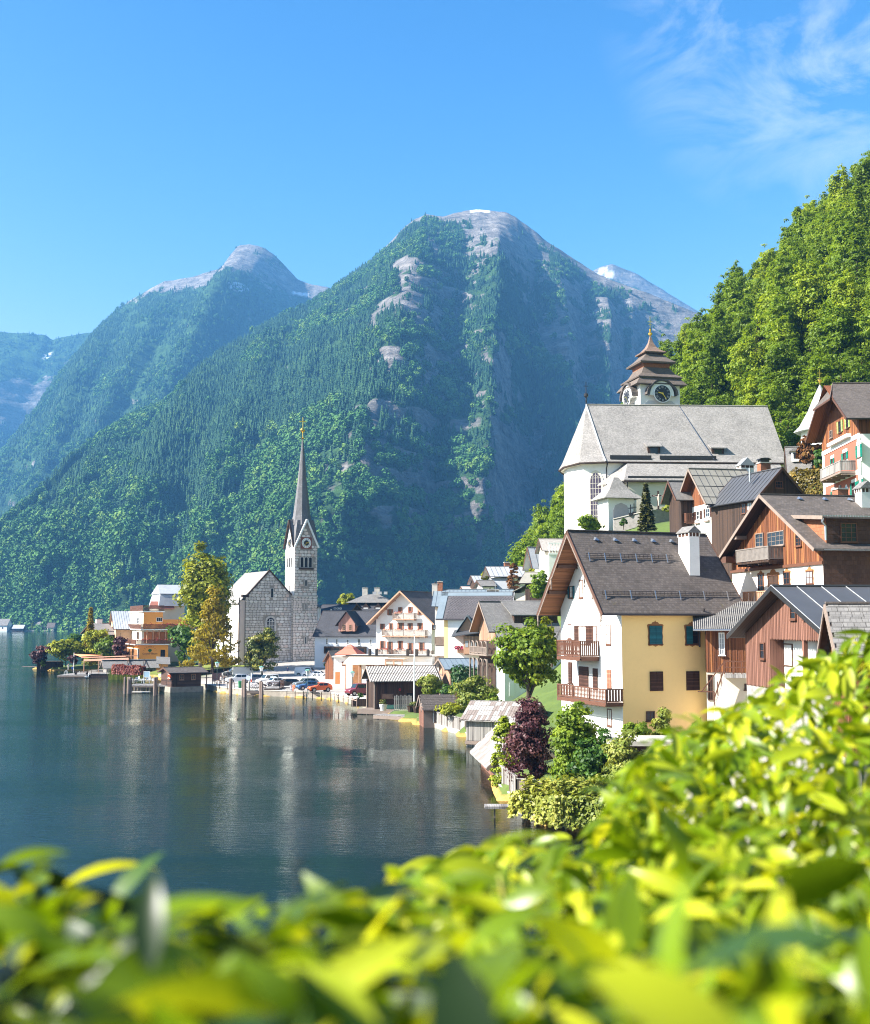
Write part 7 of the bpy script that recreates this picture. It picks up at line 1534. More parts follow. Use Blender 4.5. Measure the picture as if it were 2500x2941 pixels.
def church_square():
	h = simple('slate_gabled_house', 'bluish white house with dark slate roof and wooden gable dormer beside the church tower', 905, 264, -12, 2.4, 1085, 14, 1823, 1756, GREYW, SHDK, (.3, .3, .6))
	for b in ((1187, 1000, 1207, 1062), (1288, 1008, 1308, 1062), (1398, 1012, 1418, 1065), (1507, 1006, 1535, 1070), (1630, 1010, 1650, 1068)): h.window('F', zb(Z3,*b), fm=WHITET, bars=(2, 3))
	fc = (1, -.25); r = h.rect(fc, zb(Z3, 1315, 780, 1480, 930)); c = (r[0] + r[2])/2; w = (r[2] - r[0])/2; za = h.hit(fc,*Z3(1392, 735))[1]
	o = part('gable_dormer', MB().ext([(c - w, -.25, r[1]), (c + w, -.25, r[1]), (c + w, -.25, (r[1] + za)/2 - .4), (c, -.25, za), (c - w, -.25, (r[1] + za)/2 - .4)], (0, 6, 0)), planks('pink boards', (.42, .22, .17), (.32, .15, .12), .3), h.root)
	for sg in (-1, 1): part('dormer_roof', MB().ext([(c, -.8, za + .2), (c, 7, za + .2), (c + sg*(w + .7), 7, r[1] + 1.2), (c + sg*(w + .7), -.8, r[1] + 1.2)], (0, 0, .15)), SHDK, h.root)
	for b in ((1353, 860, 1383, 920), (1423, 860, 1450, 920)): h.window(fc, zb(Z3,*b), fm=LTWOOD, bars=(2, 3))
	r = h.rect('F', zb(Z3, 1182, 1082, 1600, 1155)); part('arcade_awning', h.fbox(MB(), 'F',*r, .05, 1.2), DKWOOD, h.root)
	for i in range(5): q = r[0] + (r[2] - r[0])*(i + .2)/5; part('shop_pane', h.fbox(MB(), 'F', q, r[1] + .3, q + (r[2] - r[0])/8, r[3] - .4, 1.2, 1.23), GLASS, h.root)
	h = House('dark_manor', 'dark hipped roof manor with two chimneys and small dormers behind the guesthouse', 'house', 1000, 300, -5, 4, 1122, None, Wd=12)
	L = h.L; z1 = h.z_at(1750, 0, 0); z2 = h.z_at(1731, 0, 0); z3 = h.z_at(1706, L/2, 6)
	part('wall', MB().box(0, 0, -4, L, 12, z1), DKWOOD, h.root); part('lower_roof', MB().ext([(-1, -2.2, z1 - .6), (L + 1, -2.2, z1 - .6), (L, 1.5, z1 + 1.8), (0, 1.5, z1 + 1.8)], (0, 0, -.2)), SHDK, h.root); part('attic_wall', MB().box(.6, 1.2, z1, L - .6, 11, z2), DKWOOD, h.root)
	mb = MB(); a = [(-.6, -.2, z2), (L + .6, -.2, z2), (L + .6, 12.5, z2), (-.6, 12.5, z2)]; r0, r1 = (4, 6, z3), (L - 4, 6, z3); mb.poly([a[0], a[1], r1, r0]); mb.poly([a[1], a[2], r1]); mb.poly([a[2], a[3], r0, r1]); mb.poly([a[3], a[0], r0]); mb.poly(a[::-1]); part('roof', mb, SHWA, h.root)
	for xx in (1585, 1708): q = h.hit((1, 6),*Z3(xx, 530)); h.chimney(q[0], 6, 1.4, 1.1, z3 - 1.2, q[1] + 1, CONC, cap='flat')
	for i in range(3): part('skylight', MB().box(L*.55 + i*1.5, 2.2, z2 + 2.2, L*.55 + i*1.5 + .9, 3.0, z2 + 2.9), MTLT, h.root)
	for xx in (1497, 1592, 1715):
		q = h.hit((1, -1.0),*Z3(xx, 705)); d = part('dormer', MB().ext([(q[0] - 1, -1, q[1] - .9), (q[0] + 1, -1, q[1] - .9), (q[0] + 1, -1, q[1] + .4), (q[0], -1, q[1] + 1.6), (q[0] - 1, -1, q[1] + .4)], (0, 3, 0)), DKWOOD, h.root); part('dormer_window', MB().box(q[0] - .6, -1.04, q[1] - .7, q[0] + .6, -1.001, q[1] + .4), WHITET, d)
	h = simple('black_roof_house', 'low house with black roof and small windows right behind the stone tower', 905, 288, -20, 3, 1000, 10, 1762, 1738, DKWOOD, SHDK, (.3, .3, .6)); 
	for b in ((1268, 690, 1290, 706), (1297, 690, 1318, 706), (1325, 690, 1346, 706), (1230, 705, 1248, 735)): h.window('F', zb(Z3,*b), fm=WHITET, bars=(2, 1), sill=False)
	h.chimney(1.5, -2.0, 1.5, 1.3, -2, h.z_at(1748, 0, 0), WHITE, SHWA)
	c = G(1088, 1930, 1.3); Y = 205; h = House('flat_roof_restaurant', 'low flat roofed restaurant with cream awning below the white guesthouse', 'restaurant', 1003, Y, -10, 1.3, 1240, None, Wd=7); L = h.L
	zt = h.z_at(1882, 0, 0); part('wall', MB().box(0, 0, -2, L, 7, zt - .2), WHITE, h.root); part('roof', MB().box(-.4, -.5, zt - .19, L + .2, 7.2, zt), CONC, h.root); part('roof_edge', MB().box(-.45, -.56, zt - .12, L + .2, -.505, zt + .06), GUTTER, h.root)
	a0 = .2; a1 = h.hit((1, -3),*Z4(370, 1230))[0]; part('awning', MB().ext([(a0, -.6, zt - .3), (a1, -.6, zt - .3), (a1, -3.4, zt - 1.5), (a0 - .5, -3.4, zt - 1.5)], (0, 0, .05)), plain('cream canvas', (.72, .60, .46), .8, .05), h.root)
	for i in range(7): q = a0 + (L - a0 - .5)*i/6; part('post', MB().box(q, -3.3, -.5, q + .18, -3.15, zt - 1.5), LTWOOD, h.root)
	for i in range(6): q = a0 + .5 + i*2.4; part('window', MB().box(q, -.08, .5, q + 1.6, -.001, zt - 1.7), plain('amber interior', (.3, .14, .06), .4, .5), h.root)
	b0 = h.hit((1, -2),*Z4(385, 1215))[0]; b1 = h.hit((1, -2),*Z4(560, 1215))[0]; part('kiosk_frame', MB().box(b0, -3.5, zt - .8, b1, -3.35, zt - .55).box(b0, -3.5, -.5, b0 + .2, -3.35, zt - .8).box(b1 - .2, -3.5, -.5, b1, -3.35, zt - .8).box((b0 + b1)/2 - .1, -3.5, -.5, (b0 + b1)/2 + .1, -3.35, zt - .8), LTWOOD, h.root); part('kiosk_roof', MB().box(b0 - .2, -3.6, zt - .54, b1 + .2, -.6, zt - .4), plain('cream canvas', (.72, .6, .46)), h.root)
	for x, y in ((217, 1140), (283, 1135), (592, 1170), (682, 1170), (795, 1170)): q = h.hit((1, 1.0),*Z4(x, y))[0]; part('roof_vent', MB().tube([(q, 1.0, zt), (q, 1.0, zt + 1.1)], .28, 8), GUTTER, h.root)
	q = W(985, 1918, 212); h = House('white_snack_house', 'little white house with terracotta side wall left of the restaurant terrace', 'house', 960, 216, -8, 1.5, 1003, None, Wd=5); zt = h.z_at(1888, 0, 0); part('wall', MB().box(0, 0, -2, h.L, 5, zt), WHITE, h.root); part('roof', MB().box(-.3, -.5, zt, h.L + .3, 5.2, zt + .25), CONC, h.root); part('opening', MB().box(h.L*.55, -.04, zt - 1.6, h.L*.8, -.001, zt - .8), TRIMR, h.root); part('orange_door', MB().box(.3, -.05, -.5, 1.2, -.001, 2.0), plain('orange paint', (.6, .16, .05), .6), h.root)
	h = simple('souvenir_hut', 'small brown gabled hut with grey roof between stone tower and umbrella', 936, 232, -35, 1.6, 960, 4, 1893, 1872, BRWOOD, SHWA, (.3, .3, .4), ridgeax='y')
church_square()
# ================================================================ WATERFRONT
def shore_wall(name, i0, i1, top, m, thick=.9, label=None, cat='wall', kind=None):
	pts = [Vector((*SHORE[i], 0)) for i in range(i0, i1 + 1)]; mb = MB(); cp = MB()
	for a, b in zip(pts[:-1], pts[1:]):
		d = (b - a).normalized(); n = Vector((-d.y, d.x, 0)); e = d*.05
		q = lambda p, o, z: Vector((p.x + n.x*o, p.y + n.y*o, z))
		mb.ext([q(a - e, -.05, -2.0), q(b + e, -.05, -2.0), q(b + e, -.05, top), q(a - e, -.05, top)], n*thick)
		cp.ext([q(a - e, -.12, top + .004), q(b + e, -.12, top + .004), q(b + e, thick + 1.6, top + .004), q(a - e, thick + 1.6, top + .004)], (0, 0, .1))
	if kind: o = struct(part(name, mb, m)); struct(part('quay_edge', cp, CONC)); return o
	o = thing(name, label, cat); part('masonry', mb, m, o); part('coping', cp, CONC, o); return o
QSTONE = plain('wet quay stone', (.30, .26, .21), .85, .45, 1.3, bump=.5)
for a_, b_ in ((4, 12),): shore_wall('quay_wall', a_, b_, .95, QSTONE, kind=1)
shore_wall('garden_wall', 16, 19, .4, CONC, label='pale concrete footing wall below the grey board fence', cat='wall'); shore_wall('garden_wall', 20, 23, .5, STONEW, label='stone garden wall in the water below the tall board fence', cat='wall'); shore_wall('garden_wall', 23, 25, .9, STONEW, label='low stone shore wall under the pale hedge', cat='wall')
struct(part('car_park', MB().poly([Vector((*p, 0)) + Vector((0, 0, 1.06)) for p in []] or [(-40, 214, 1.06), (-20, 204, 1.06), (-6, 188, 1.06), (-7, 176, 1.06), (-1, 176, 1.06), (-1, 200, 1.2), (-8, 205, 1.3), (-14, 252, 1.6), (-36, 252, 1.4), (-44, 232, 1.1)]), plain('pale asphalt', (.42, .385, .36), .9, .12, .4)))
def planks_deck(o, x0, y0, x1, y1, z, n, m=GYWOOD, axis='x', t=.06):
	for i in range(n):
		a = i/n; b = (i + .93)/n
		part('plank', MB().box(x0 + (x1 - x0)*a, y0, z - t, x0 + (x1 - x0)*b, y1, z) if axis == 'x' else MB().box(x0, y0 + (y1 - y0)*a, z - t, x1, y0 + (y1 - y0)*b, z), m, o)
def piles(o, pts, z0, z1, r=.14, m=None):
	for x, y in pts: part('pile', MB().tube([(x, y, z0), (x, y, z1)], r, 8), m or OLDTRIM, o)
def railing(o, pts, h=1.0, m=None, step=1.6, bars=2):
	mb = MB(); m = m or OLDTRIM
	for a, b in zip(pts[:-1], pts[1:]):
		a = Vector(a); b = Vector(b); n = max(1, int((b - a).length/step))
		for k in range(bars): z = h*(1 - .5*k/max(1, bars - .5)); mb.bar(a + Vector((0, 0, z)), b + Vector((0, 0, z)), .06, .07)
		for i in range(n + 1): p = a.lerp(b, i/n); part('post', MB().box(p.x - .05, p.y - .05, p.z - .3, p.x + .05, p.y + .05, p.z + h + .04), m, o)
	part('rail', mb, m, o)
def docks():
	a = G(*Z2(330, 1118), .5); b = G(*Z2(560, 1146), .5); c = thing('swimming_deck', 'flat wooden bathing deck with two people on it', 'deck', (0, 0, 0)); o = Vector((min(a.x, b.x) + .5, 0, 0))
	x0 = G(*Z2(365, 1150), .5).x; x1 = G(*Z2(562, 1146), .5).x; y0 = G(*Z2(460, 1148), .5).y; y1 = G(*Z2(460, 1095), .5).y
	planks_deck(c, x0 - 2, y0, x1, y1, .55, 34); part('frame', MB().box(x0 - 2, y0, .1, x1, y0 + .15, .48).box(x0 - 2, y0 + .16, .1, x0 - 1.85, y1, .48), OLDTRIM, c); piles(c, [(x0 - 1.8, y0 + .3), (x1 - .2, y0 + .3), (x0 - 1.8, y1 - .5)], -2, .5)
	lad = thing('swim_ladder', 'white swim ladder arching over the left edge of the bathing deck', 'ladder', (x0 - 2.1, y0 + 6, 0))
	for s in (-.3, .3): part('rail', MB().tube([(0, s, -1), (-.1, s, 1.0), (.2, s, 1.4), (.5, s, 1.2), (.5, s, .55)], .04, 5), WHITET, lad)
	part('rung', MB().tube([(-.05, -.3, .2), (-.05, .3, .2)], .03, 4), WHITET, lad)
	t_ = thing('picnic_bench', 'dark wooden bench table at the right end of the bathing deck', 'bench', (x1 - 2.2, y0 + 4, .55)); part('top', MB().box(-1.6, -.5, .7, 1.6, .5, .78), DKWOOD, t_); part('seat', MB().box(-1.6, -1.1, .4, 1.6, -.7, .46), DKWOOD, t_)
	for s in (-1.3, 1.3): part('leg', MB().box(s - .06, -1.0, 0, s + .06, .45, .4).box(s - .06, -.4, .4, s + .06, .4, .7), DKWOOD, t_)
	f = thing('floating_pontoon', 'dark floating pontoon with railing between bathing deck and long boathouse', 'pontoon', (x1 + 5, y0 + 3.5, 0)); part('hull', MB().box(-4.5, -1.5, -.3, 4.5, 6, .75), DKWOOD, f); part('deck', MB().box(-4.6, -1.6, .751, 4.6, 6, .85), GYWOOD, f); railing(f, [(-4.4, -1.4, .85), (4.4, -1.4, .85)], .9)
	d = thing('timber_bulkhead', 'dark timber bulkhead of the garden terrace at the tip of the peninsula', 'bulkhead', (0, 0, 0)); p0 = G(*Z2(132, 1105)); p1 = G(*Z2(345, 1103)); mb = MB(); mb.ext([p0 + Vector((0, 0, -1)), p1 + Vector((0, 0, -1)), p1 + Vector((0, 0, 2.2)), p0 + Vector((0, 0, 2.2))], (0, 1.2, 0)); part('wall', mb, DKWOOD, d); part('cap', MB().bar(p0 + Vector((0, .5, 2.3)), p1 + Vector((0, .5, 2.3)), 1.8, .2), OLDTRIM, d)
	q = G(*Z2(100, 1096)); pl = thing('plank_jetty', 'thin plank jetty sticking out left of the timber bulkhead', 'jetty', q); part('plank', MB().box(-3, 0, .6, 2.6, 1.6, .75), OLDTRIM, pl); piles(pl, [(2.2, .8)], -2, .6)
	h = House('long_boathouse', 'long low grey boathouse with shingle roof in front of the orange hotel', 'boathouse', Z2(735, 1160)[0], 273, 22, .1, Z2(1165, 1100)[0], None, Wd=7); L, B = h.L, h.Wd
	ze = h.z_at(Z2(700, 1078)[1], 0, 0); zr = h.z_at(Z2(700, 1030)[1], 0, B/2) + .2; h.walls([(None, None, GYWOOD)], ze, zr, foot=-1); h.roof(SHWA, .8, .6, .8, .12, .08, OLDTRIM, gutter=False); part('ridge_board', MB().bar((-.8, B/2, zr + .2), (L + .6, B/2, zr + .2), 1.0, .08), MTLT, h.root); part('door', h.fbox(MB(), 'F', .8, .2, L - 1, ze - .7, .02, .06), DKWOOD, h.root)
	for s in (.45, .78): x = L*s; part('brace', MB().bar((x - .7, -.8, ze - .2), (x, B/2 - .4, zr + .3), .1, .1).bar((x + .7, -.8, ze - .2), (x, B/2 - .4, zr + .3), .1, .1), DKWOOD, h.root)
	g = House('flat_canopy', 'small grey sheet roofed canopy on posts below the orange hotel', 'canopy', Z2(1190, 1060)[0], 268, 14, 1.4, Z2(1280, 1060)[0], None, Wd=6); z = g.z_at(Z2(1200, 1048)[1], 0, 0); part('roof', MB().ext([(-1, -1, z), (g.L, -1, z - .2), (g.L, 6, z + 1.2), (-1, 6, z + 1.4)], (0, 0, .1)), SHWA, g.root)
	for x in (0, g.L - .4): part('post', MB().box(x, -.6, -1, x + .15, -.45, z), OLDTRIM, g.root)
	t_ = thing('landing_stage', 'wooden landing stage on piles with white tables and chairs', 'jetty', G(*Z2(1020, 1285), 0)); w = ppm(t_.location.y); L_ = 240/2.94/w/2
	planks_deck(t_, -L_, 0, L_, 6.5, 1.15, 30); part('beam', MB().box(-L_, .02, .8, L_, .25, 1.08), OLDTRIM, t_)
	for i in range(9): x = -L_ + .2 + (2*L_ - .4)*i/8; part('pile', MB().tube([(x, .4, -2), (x, .4, 1.0)], .14, 7), OLDTRIM, t_); part('pile', MB().tube([(x, 4.5, -2), (x, 4.5, 1.0)], .14, 7), OLDTRIM, t_)
	railing(t_, [(-L_, .1, 1.15), (-L_, 6.4, 1.15)], 1.0); railing(t_, [(L_ + .4, .1, 1.15), (L_ + 5.6, .1, 1.15)], 1.0, DKWOOD, bars=3)
	part('pile_deck', MB().box(L_ + .02, 0, .9, L_ + 6, 5, 1.14), GYWOOD, t_)
	st = thing('swim_platform', 'low white step platform floating under the landing stage', 'platform', G(*Z2(1015, 1296), 0)); part('step', MB().box(-1.6, -.6, .1, 1.6, .6, .3), CONC, st)
	k = 0
	labs = ['tall dark mooring pile standing alone left of the landing stage', 'mooring pile second from left beside the landing stage', 'mooring pile close behind the second one by the landing stage', 'stout mooring pile at the right corner of the landing stage, left of its twin', 'stout mooring pile at the right corner of the landing stage, right of its twin',
			'lone grey mooring pile in front of the green bin', 'brown mooring pile at the left corner of the ferry pier', 'brown mooring pile beside the left corner one of the ferry pier', 'brown mooring pile at the right of the ferry pier steps', 'brown mooring pile just right of the ferry pier steps']
	for f_, x, y0, y1 in [(Z2, 877, 1160, 1303), (Z2, 908, 1160, 1300), (Z2, 922, 1162, 1302), (Z2, 1128, 1163, 1318), (Z2, 1142, 1160, 1315), (ZA, 485, 578, 868), (ZA, 690, 592, 885), (ZA, 724, 592, 895), (ZA, 992, 618, 920), (ZA, 1017, 640, 925)]:
		q = G(*f_(x, y1), 0); z = W(*f_(x, y0), q.y).z; r = .22 + .04*(k % 3); o = tag(part('mooring_pile', MB().lathe([(r, -2.5), (r, z - .1), (r*.8, z)], (0, 0), 9), plain('bleached pile', (.21, .155, .13), .85, .4, 3, coords='Object', stretch=(3, 3, .4))), labs[k], 'mooring pile', 'mooring piles along the quay'); o.location = q; k += 1
	r_ = random.Random(3)
	for i in range(7):
		q = G(*Z2(950 + 28*i, 1212 - 9*(i % 3)), 1.15); c = thing('terrace_chair', 'white terrace chair on the landing stage among the white tables', 'chair', q, r_.uniform(0, 6.2), 'white chairs on the landing stage'); part('seat', MB().box(-.25, -.25, .42, .25, .25, .47), WHITET, c); part('backrest', MB().box(-.25, .22, .47, .25, .26, .95), WHITET, c)
		for sx in (-.22, .22):
			for sy in (-.22, .22): part('leg', MB().box(sx - .02, sy - .02, 0, sx + .02, sy + .02, .42), WHITET, c)
	for i in range(3): q = G(*Z2(965 + 62*i, 1218), 1.15); c = thing('terrace_table', ('white table at the left of the landing stage', 'white table in the middle of the landing stage', 'white table at the right of the landing stage')[i], 'table', q); part('top', MB().lathe([(.55, .72), (.55, .76)], (0, 0), 12), WHITET, c); part('leg', MB().lathe([(.3, 0), (.05, .05), (.05, .72)], (0, 0), 8), GUTTER, c)
	q = G(*Z2(1062, 1215), 1.15); s = thing('price_board', 'pale blue framed menu board standing on the landing stage', 'sign', q); z = W(*Z2(1062, 1112), q.y).z - 1.15
	part('frame', MB().box(-.6, -.05, 0, -.52, .05, z).box(.52, -.05, 0, .6, .05, z).box(-.52, -.05, z - .08, .52, .05, z).box(-.52, -.05, z*.5, .52, .05, z*.5 + .08), WHITET, s); part('board', MB().box(-.51, -.03, z*.5 + .09, .51, .03, z - .09), plain('pale blue panel', (.35, .5, .6), .5), s)
	h = House('ticket_cabin', 'dark brown wooden landing cabin with small lit windows and a lifebuoy', 'cabin', Z2(1283, 1240)[0], 211, -4, 1.0, Z2(1538, 1200)[0], Z2(1205, 1200)[0]) if False else House('ticket_cabin', 'dark brown wooden landing cabin with small windows and a lifebuoy', 'cabin', Z2(1283, 1240)[0], 211, 30, 1.0, Z2(1540, 1200)[0], Z2(1206, 1200)[0])
	L, B = h.L, h.Wd; ze = h.z_at(Z2(1300, 1122)[1], 0, 0); zr = h.z_at(Z2(1300, 1090)[1], 0, B/2) + .2; CB = planks('cabin logs', (.075, .04, .03), (.03, .018, .015), .22, along='h'); h.walls([(None, None, CB)], ze, zr, foot=-1.2); h.roof(SHBR, .6, 1.2, .5, .1, .06, TRIM)
	part('plinth', MB().box(-.3, -.35, -1.4, L + .4, B, -.02), QSTONE, h.root)
	for b in ((1340, 1140, 1378, 1185), (1440, 1135, 1474, 1182)): h.window('F', zb(Z2,*b), fm=LTWOOD, bars=(2, 2), proud=.06)
	part('door', h.fbox(MB(), 'F',*h.rect('F', zb(Z2, 1290, 1135, 1322, 1240)), .01, .04), DKWOOD, h.root)
	part('corner_post', MB().box(L + .9, -.3, -.3, L + 1.05, -.15, ze), TRIM, h.root)
	q = h.M @ (h.P('L', .6, h.hit('L',*Z2(1270, 1153))[1], .2)); b_ = thing('lifebuoy', 'orange lifebuoy hanging on the landing cabin wall', 'lifebuoy', q, h.phi); R, r = .52, .15; mb = MB(); n, m = 16, 8
	for i in range(n):
		for j in range(m): a, c = 6.283*i/n, 6.283*j/m; mb.v.append((-(r*math.sin(c)), (R + r*math.cos(c))*math.cos(a), (R + r*math.cos(c))*math.sin(a)))
	for i in range(n):
		for j in range(m): mb.f.append((i*m + j, ((i + 1) % n)*m + j, ((i + 1) % n)*m + (j + 1) % m, i*m + (j + 1) % m))
	part('ring', mb, plain('orange red rubber', (.75, .13, .03), .5), b_, smooth=True)
	for a in range(4): c = .785 + a*1.57; part('band', MB().box(-.17, -.06, R - .17, .17, .06, R + .17).move(lambda p: Matrix.Rotation(c, 3, 'X') @ p), WHITET, b_)
	q = G(*Z2(1655, 1215), 1.1); s = thing('notice_board', 'large dark notice board right of the landing cabin', 'sign', q); z = W(*Z2(1655, 1128), q.y).z - 1.1; w = 40/2.94/ppm(q.y); part('board', MB().box(-w, -.06, z*.25, w, .06, z), plain('dark panel', (.06, .035, .04), .6), s)
	for x in (-w + .1, w - .1): part('post', MB().box(x - .06, .061, -.3, x + .06, .16, z + .1), OLDTRIM, s)
	q = G(*ZA(860, 880), 0); p = thing('ferry_pier', 'wooden ferry pier with railings in front of the parked cars', 'pier', q); k = 1/ppm(q.y)/5.88
	xa, xb, xc = -130*k, 185*k, 445*k; planks_deck(p, xa, 0, xb, 6, .95, 20); part('beam', MB().box(xa, .01, .45, xb, .2, .88).box(xa, .01, .05, xb, .2, .25), OLDTRIM, p); planks_deck(p, xb + .05, 0, xc, 6, 1.35, 16); part('beam', MB().box(xb + .05, .01, .2, xc, .25, 1.28), DKWOOD, p); railing(p, [(xb + .2, .1, 1.35), (xc, .1, 1.35), (xc, 5.8, 1.35)], 1.25, TRIMR, bars=3, step=1.3); piles(p, [(xa + .1, .4), (xb, .4), (xc - .1, .4), (xc - .1, 5.5)], -2, 1.2)
	def rl(name, label, px_, m, step):
		P = [G(*q_, 1.0) for q_ in px_]; o = thing(name, label, 'railing', P[0]); railing(o, [p_ - P[0] for p_ in P], 1.05, m, step); 
		for p_ in P: pass
		return o
	rl('quay_railing', 'dark post railing along the quay in front of the orange car', [ZC(25, 905), ZC(165, 905), ZC(310, 910), ZC(458, 922), ZC(610, 930), ZC(765, 938)], plain('dark railing', (.12, .085, .075), .7), 3.6); rl('quay_railing', 'pale pinkish wooden railing along the quay in front of the dark red van', [ZC(768, 935), ZC(900, 965), ZC(1060, 1000), ZC(1205, 1040)], plain('pale railing', (.5, .35, .28), .7), 1.9); rl('quay_railing', 'thin grey railing on the quay between cabin and ferry pier', [ZA(180, 690), ZA(300, 725), ZA(430, 740), ZA(550, 752)], OLDTRIM, 2.0)
	q = G(*ZA(645, 745), 1.0); b_ = thing('litter_bin', 'green litter bin on the quay between mooring piles', 'bin', q); part('body', MB().lathe([(.28, 0), (.34, 1.1)], (0, 0), 10), plain('bin green', (.02, .16, .06), .5), b_); part('lid', MB().lathe([(.36, 1.101), (.36, 1.2), (.1, 1.3)], (0, 0), 10), plain('bin green', (.02, .16, .06)), b_)
	q = G(*Z4(580, 1790), .0); j = thing('boat_jetty', 'low grey plank jetty between dark boathouse and shingle roofed shed', 'jetty', q, -.55); planks_deck(j, -4.5, -1.2, 4.5, 1.3, .55, 34); part('beam', MB().box(-4.5, -1.2, .05, 4.5, -1.0, .48), OLDTRIM, j); piles(j, [(-4, -.8), (0, -.8), (4, -.8)], -2, .45)
	q = G(*Z4(430, 1735), 0); j = thing('boat_landing', 'square weathered landing in front of the dark boathouse', 'jetty', q, -.3); planks_deck(j, -4.5, -1.5, 4.2, 2.0, .7, 22, OLDTRIM); part('beam', MB().box(-4.5, -1.5, .1, 4.2, -1.3, .63), OLDTRIM, j); piles(j, [(-4, -1), (-1, -1), (3.8, -1)], -2, .6)
	fp = G(*Z4(658, 1680), .8); z = W(*Z4(662, 955), fp.y).z - .8; f = thing('flag_pole', 'tall white flag pole rising from the jetty beside the boathouse', 'flag pole', fp); part('pole', MB().tube([(0, 0, -1), (0, 0, z*.6), (.05, 0, z)], [.11, .09, .05], 8), WHITET, f); part('pulley', MB().lathe([(.02, z), (.1, z + .1), (.02, z + .2)], (0, 0), 8), WHITET, f); part('bird', MB().lathe([(.02, z*.86), (.2, z*.87), (.2, z*.89), (.02, z*.9)], (.2, 0), 8), WHITET, f) if False else None
	FL = leafmat('planter leaves', (.10, .14, .03), (.3, .25, .08)); 
	for (x, y, nm) in ((350, 1700, 'white round flower pot on the landing before the dark boathouse'), (625, 1715, 'dark tub with yellow flowers on the jetty left of the flag pole'), (682, 1720, 'dark tub with leafy flowers on the jetty right of the flag pole')):
		q = G(*Z4(x, y), .75); pt = thing('flower_pot', nm, 'flower pot', q); part('pot', MB().lathe([(.35, 0), (.55, .8), (.6, .85), (.5, .85)], (0, 0), 10), WHITET if x == 350 else DKWOOD, pt); P, N, T = crown_pts(10, 30, .5, .5, .4, 1.15, .2); link('plant', leaf_mesh('plant', P, N, .16, T), FL, pt)
	q = G(*Z4(605, 1665), .8); u = thing('folded_tarpaulin', 'small white canvas tent cover on the jetty behind the pots', 'canopy', q); part('cover', MB().ext([(-1.1, -.6, .2), (1.1, -.6, .2), (.2, -.6, 1.5)], (0, 1.4, 0)), WHITET, u)
	q = G(*Z4(545, 1690), .8); u = thing('picket_gate', 'small grey picket fence on the jetty beside the boathouse', 'fence', q); 
	for i in range(9): part('picket', MB().box(-1.2 + i*.28, -.03, 0, -1.2 + i*.28 + .16, .03, 1.9 + .12*(i % 2)), GYWOOD, u)
	part('rail', MB().box(-1.25, .031, .4, 1.3, .09, .52).box(-1.25, .031, 1.4, 1.3, .09, 1.52), GYWOOD, u)
	q = G(*Z4(490, 1680), .75); u = thing('rowing_boat', 'upturned dark green rowing boat on the boathouse landing', 'boat', q, .1); hb = MB(); n = 9; prof = []
	for i in range(n): t = i/(n - 1); w = .62*math.sin(math.pi*(.12 + .76*t))**.7; prof.append([(-1.7 + 3.4*t, -w, .05), (-1.7 + 3.4*t, -w*.75, .38), (-1.7 + 3.4*t, 0, .5), (-1.7 + 3.4*t, w*.75, .38), (-1.7 + 3.4*t, w, .05)])
	for a, b in zip(prof[:-1], prof[1:]):
		for k_ in range(4): hb.quad(a[k_], b[k_], b[k_ + 1], a[k_ + 1])
	part('hull', hb, plain('dark green boat paint', (.02, .07, .05), .4), u, smooth=True); part('keel', MB().box(-1.6, -.03, .48, 1.6, .03, .58), GYWOOD, u)
	def board_fence(name, label, a, b, z0, z1, m, n, posts, lean=0):
		o = thing(name, label, 'fence', a); d = b - a
		for i in range(n): p = d*(i/n); q_ = d*((i + .9)/n); zt = z1 + random.uniform(-.03, .03); part('board', MB().ext([p + Vector((0, 0, z0)), q_ + Vector((0, 0, z0)), q_ + Vector((0, 0, zt)), p + Vector((0, 0, zt))], Vector((d.y, -d.x, 0)).normalized()*-.05), m, o)
		for i in range(posts): p = d*(i/(posts - 1)); part('post', MB().box(p.x - .08, p.y - .08, z0 - .6, p.x + .08, p.y + .08, z1 + .1), OLDTRIM, o)
		part('cap_rail', MB().bar(Vector((0, 0, z1 + .06)), d + Vector((0, 0, z1 + .06)), .2, .06), GYWOOD, o); return o
	s_ = [Vector((*p, 0)) for p in SHORE]
	board_fence('board_fence', 'long silver grey board fence between shingle roofed shed and grey board shed', s_[16] + Vector((.1, .1, 0)), s_[17] + Vector((0, .1, 0)), .5, 1.85, GYWOOD, 60, 7)
	board_fence('board_fence', 'tall grey board fence panel along the stone garden wall by the thuja', s_[21] + Vector((.1, 0, 0)), s_[22] + Vector((.1, 0, 0)), .6, 1.95, GYWOOD, 26, 4); board_fence('board_fence', 'short brown board fence bending behind the pale hedge', s_[22] + Vector((.15, 0, 0)), s_[22] + Vector((2.2, -1.2, 0)), .5, 1.8, OLDTRIM, 10, 3)
	q = G(*ZB(1340, 1530), .7); j = thing('bathing_plank', 'grey bathing plank jutting from the garden wall over the shallow water', 'jetty', q); part('plank', MB().box(-1.6, -.55, -.1, 1.6, .55, .06), GYWOOD, j); part('leg', MB().box(-1.0, -.4, -2, -.9, -.3, -.1).box(1.0, -.4, -2, 1.1, -.3, -.1), OLDTRIM, j)
docks()
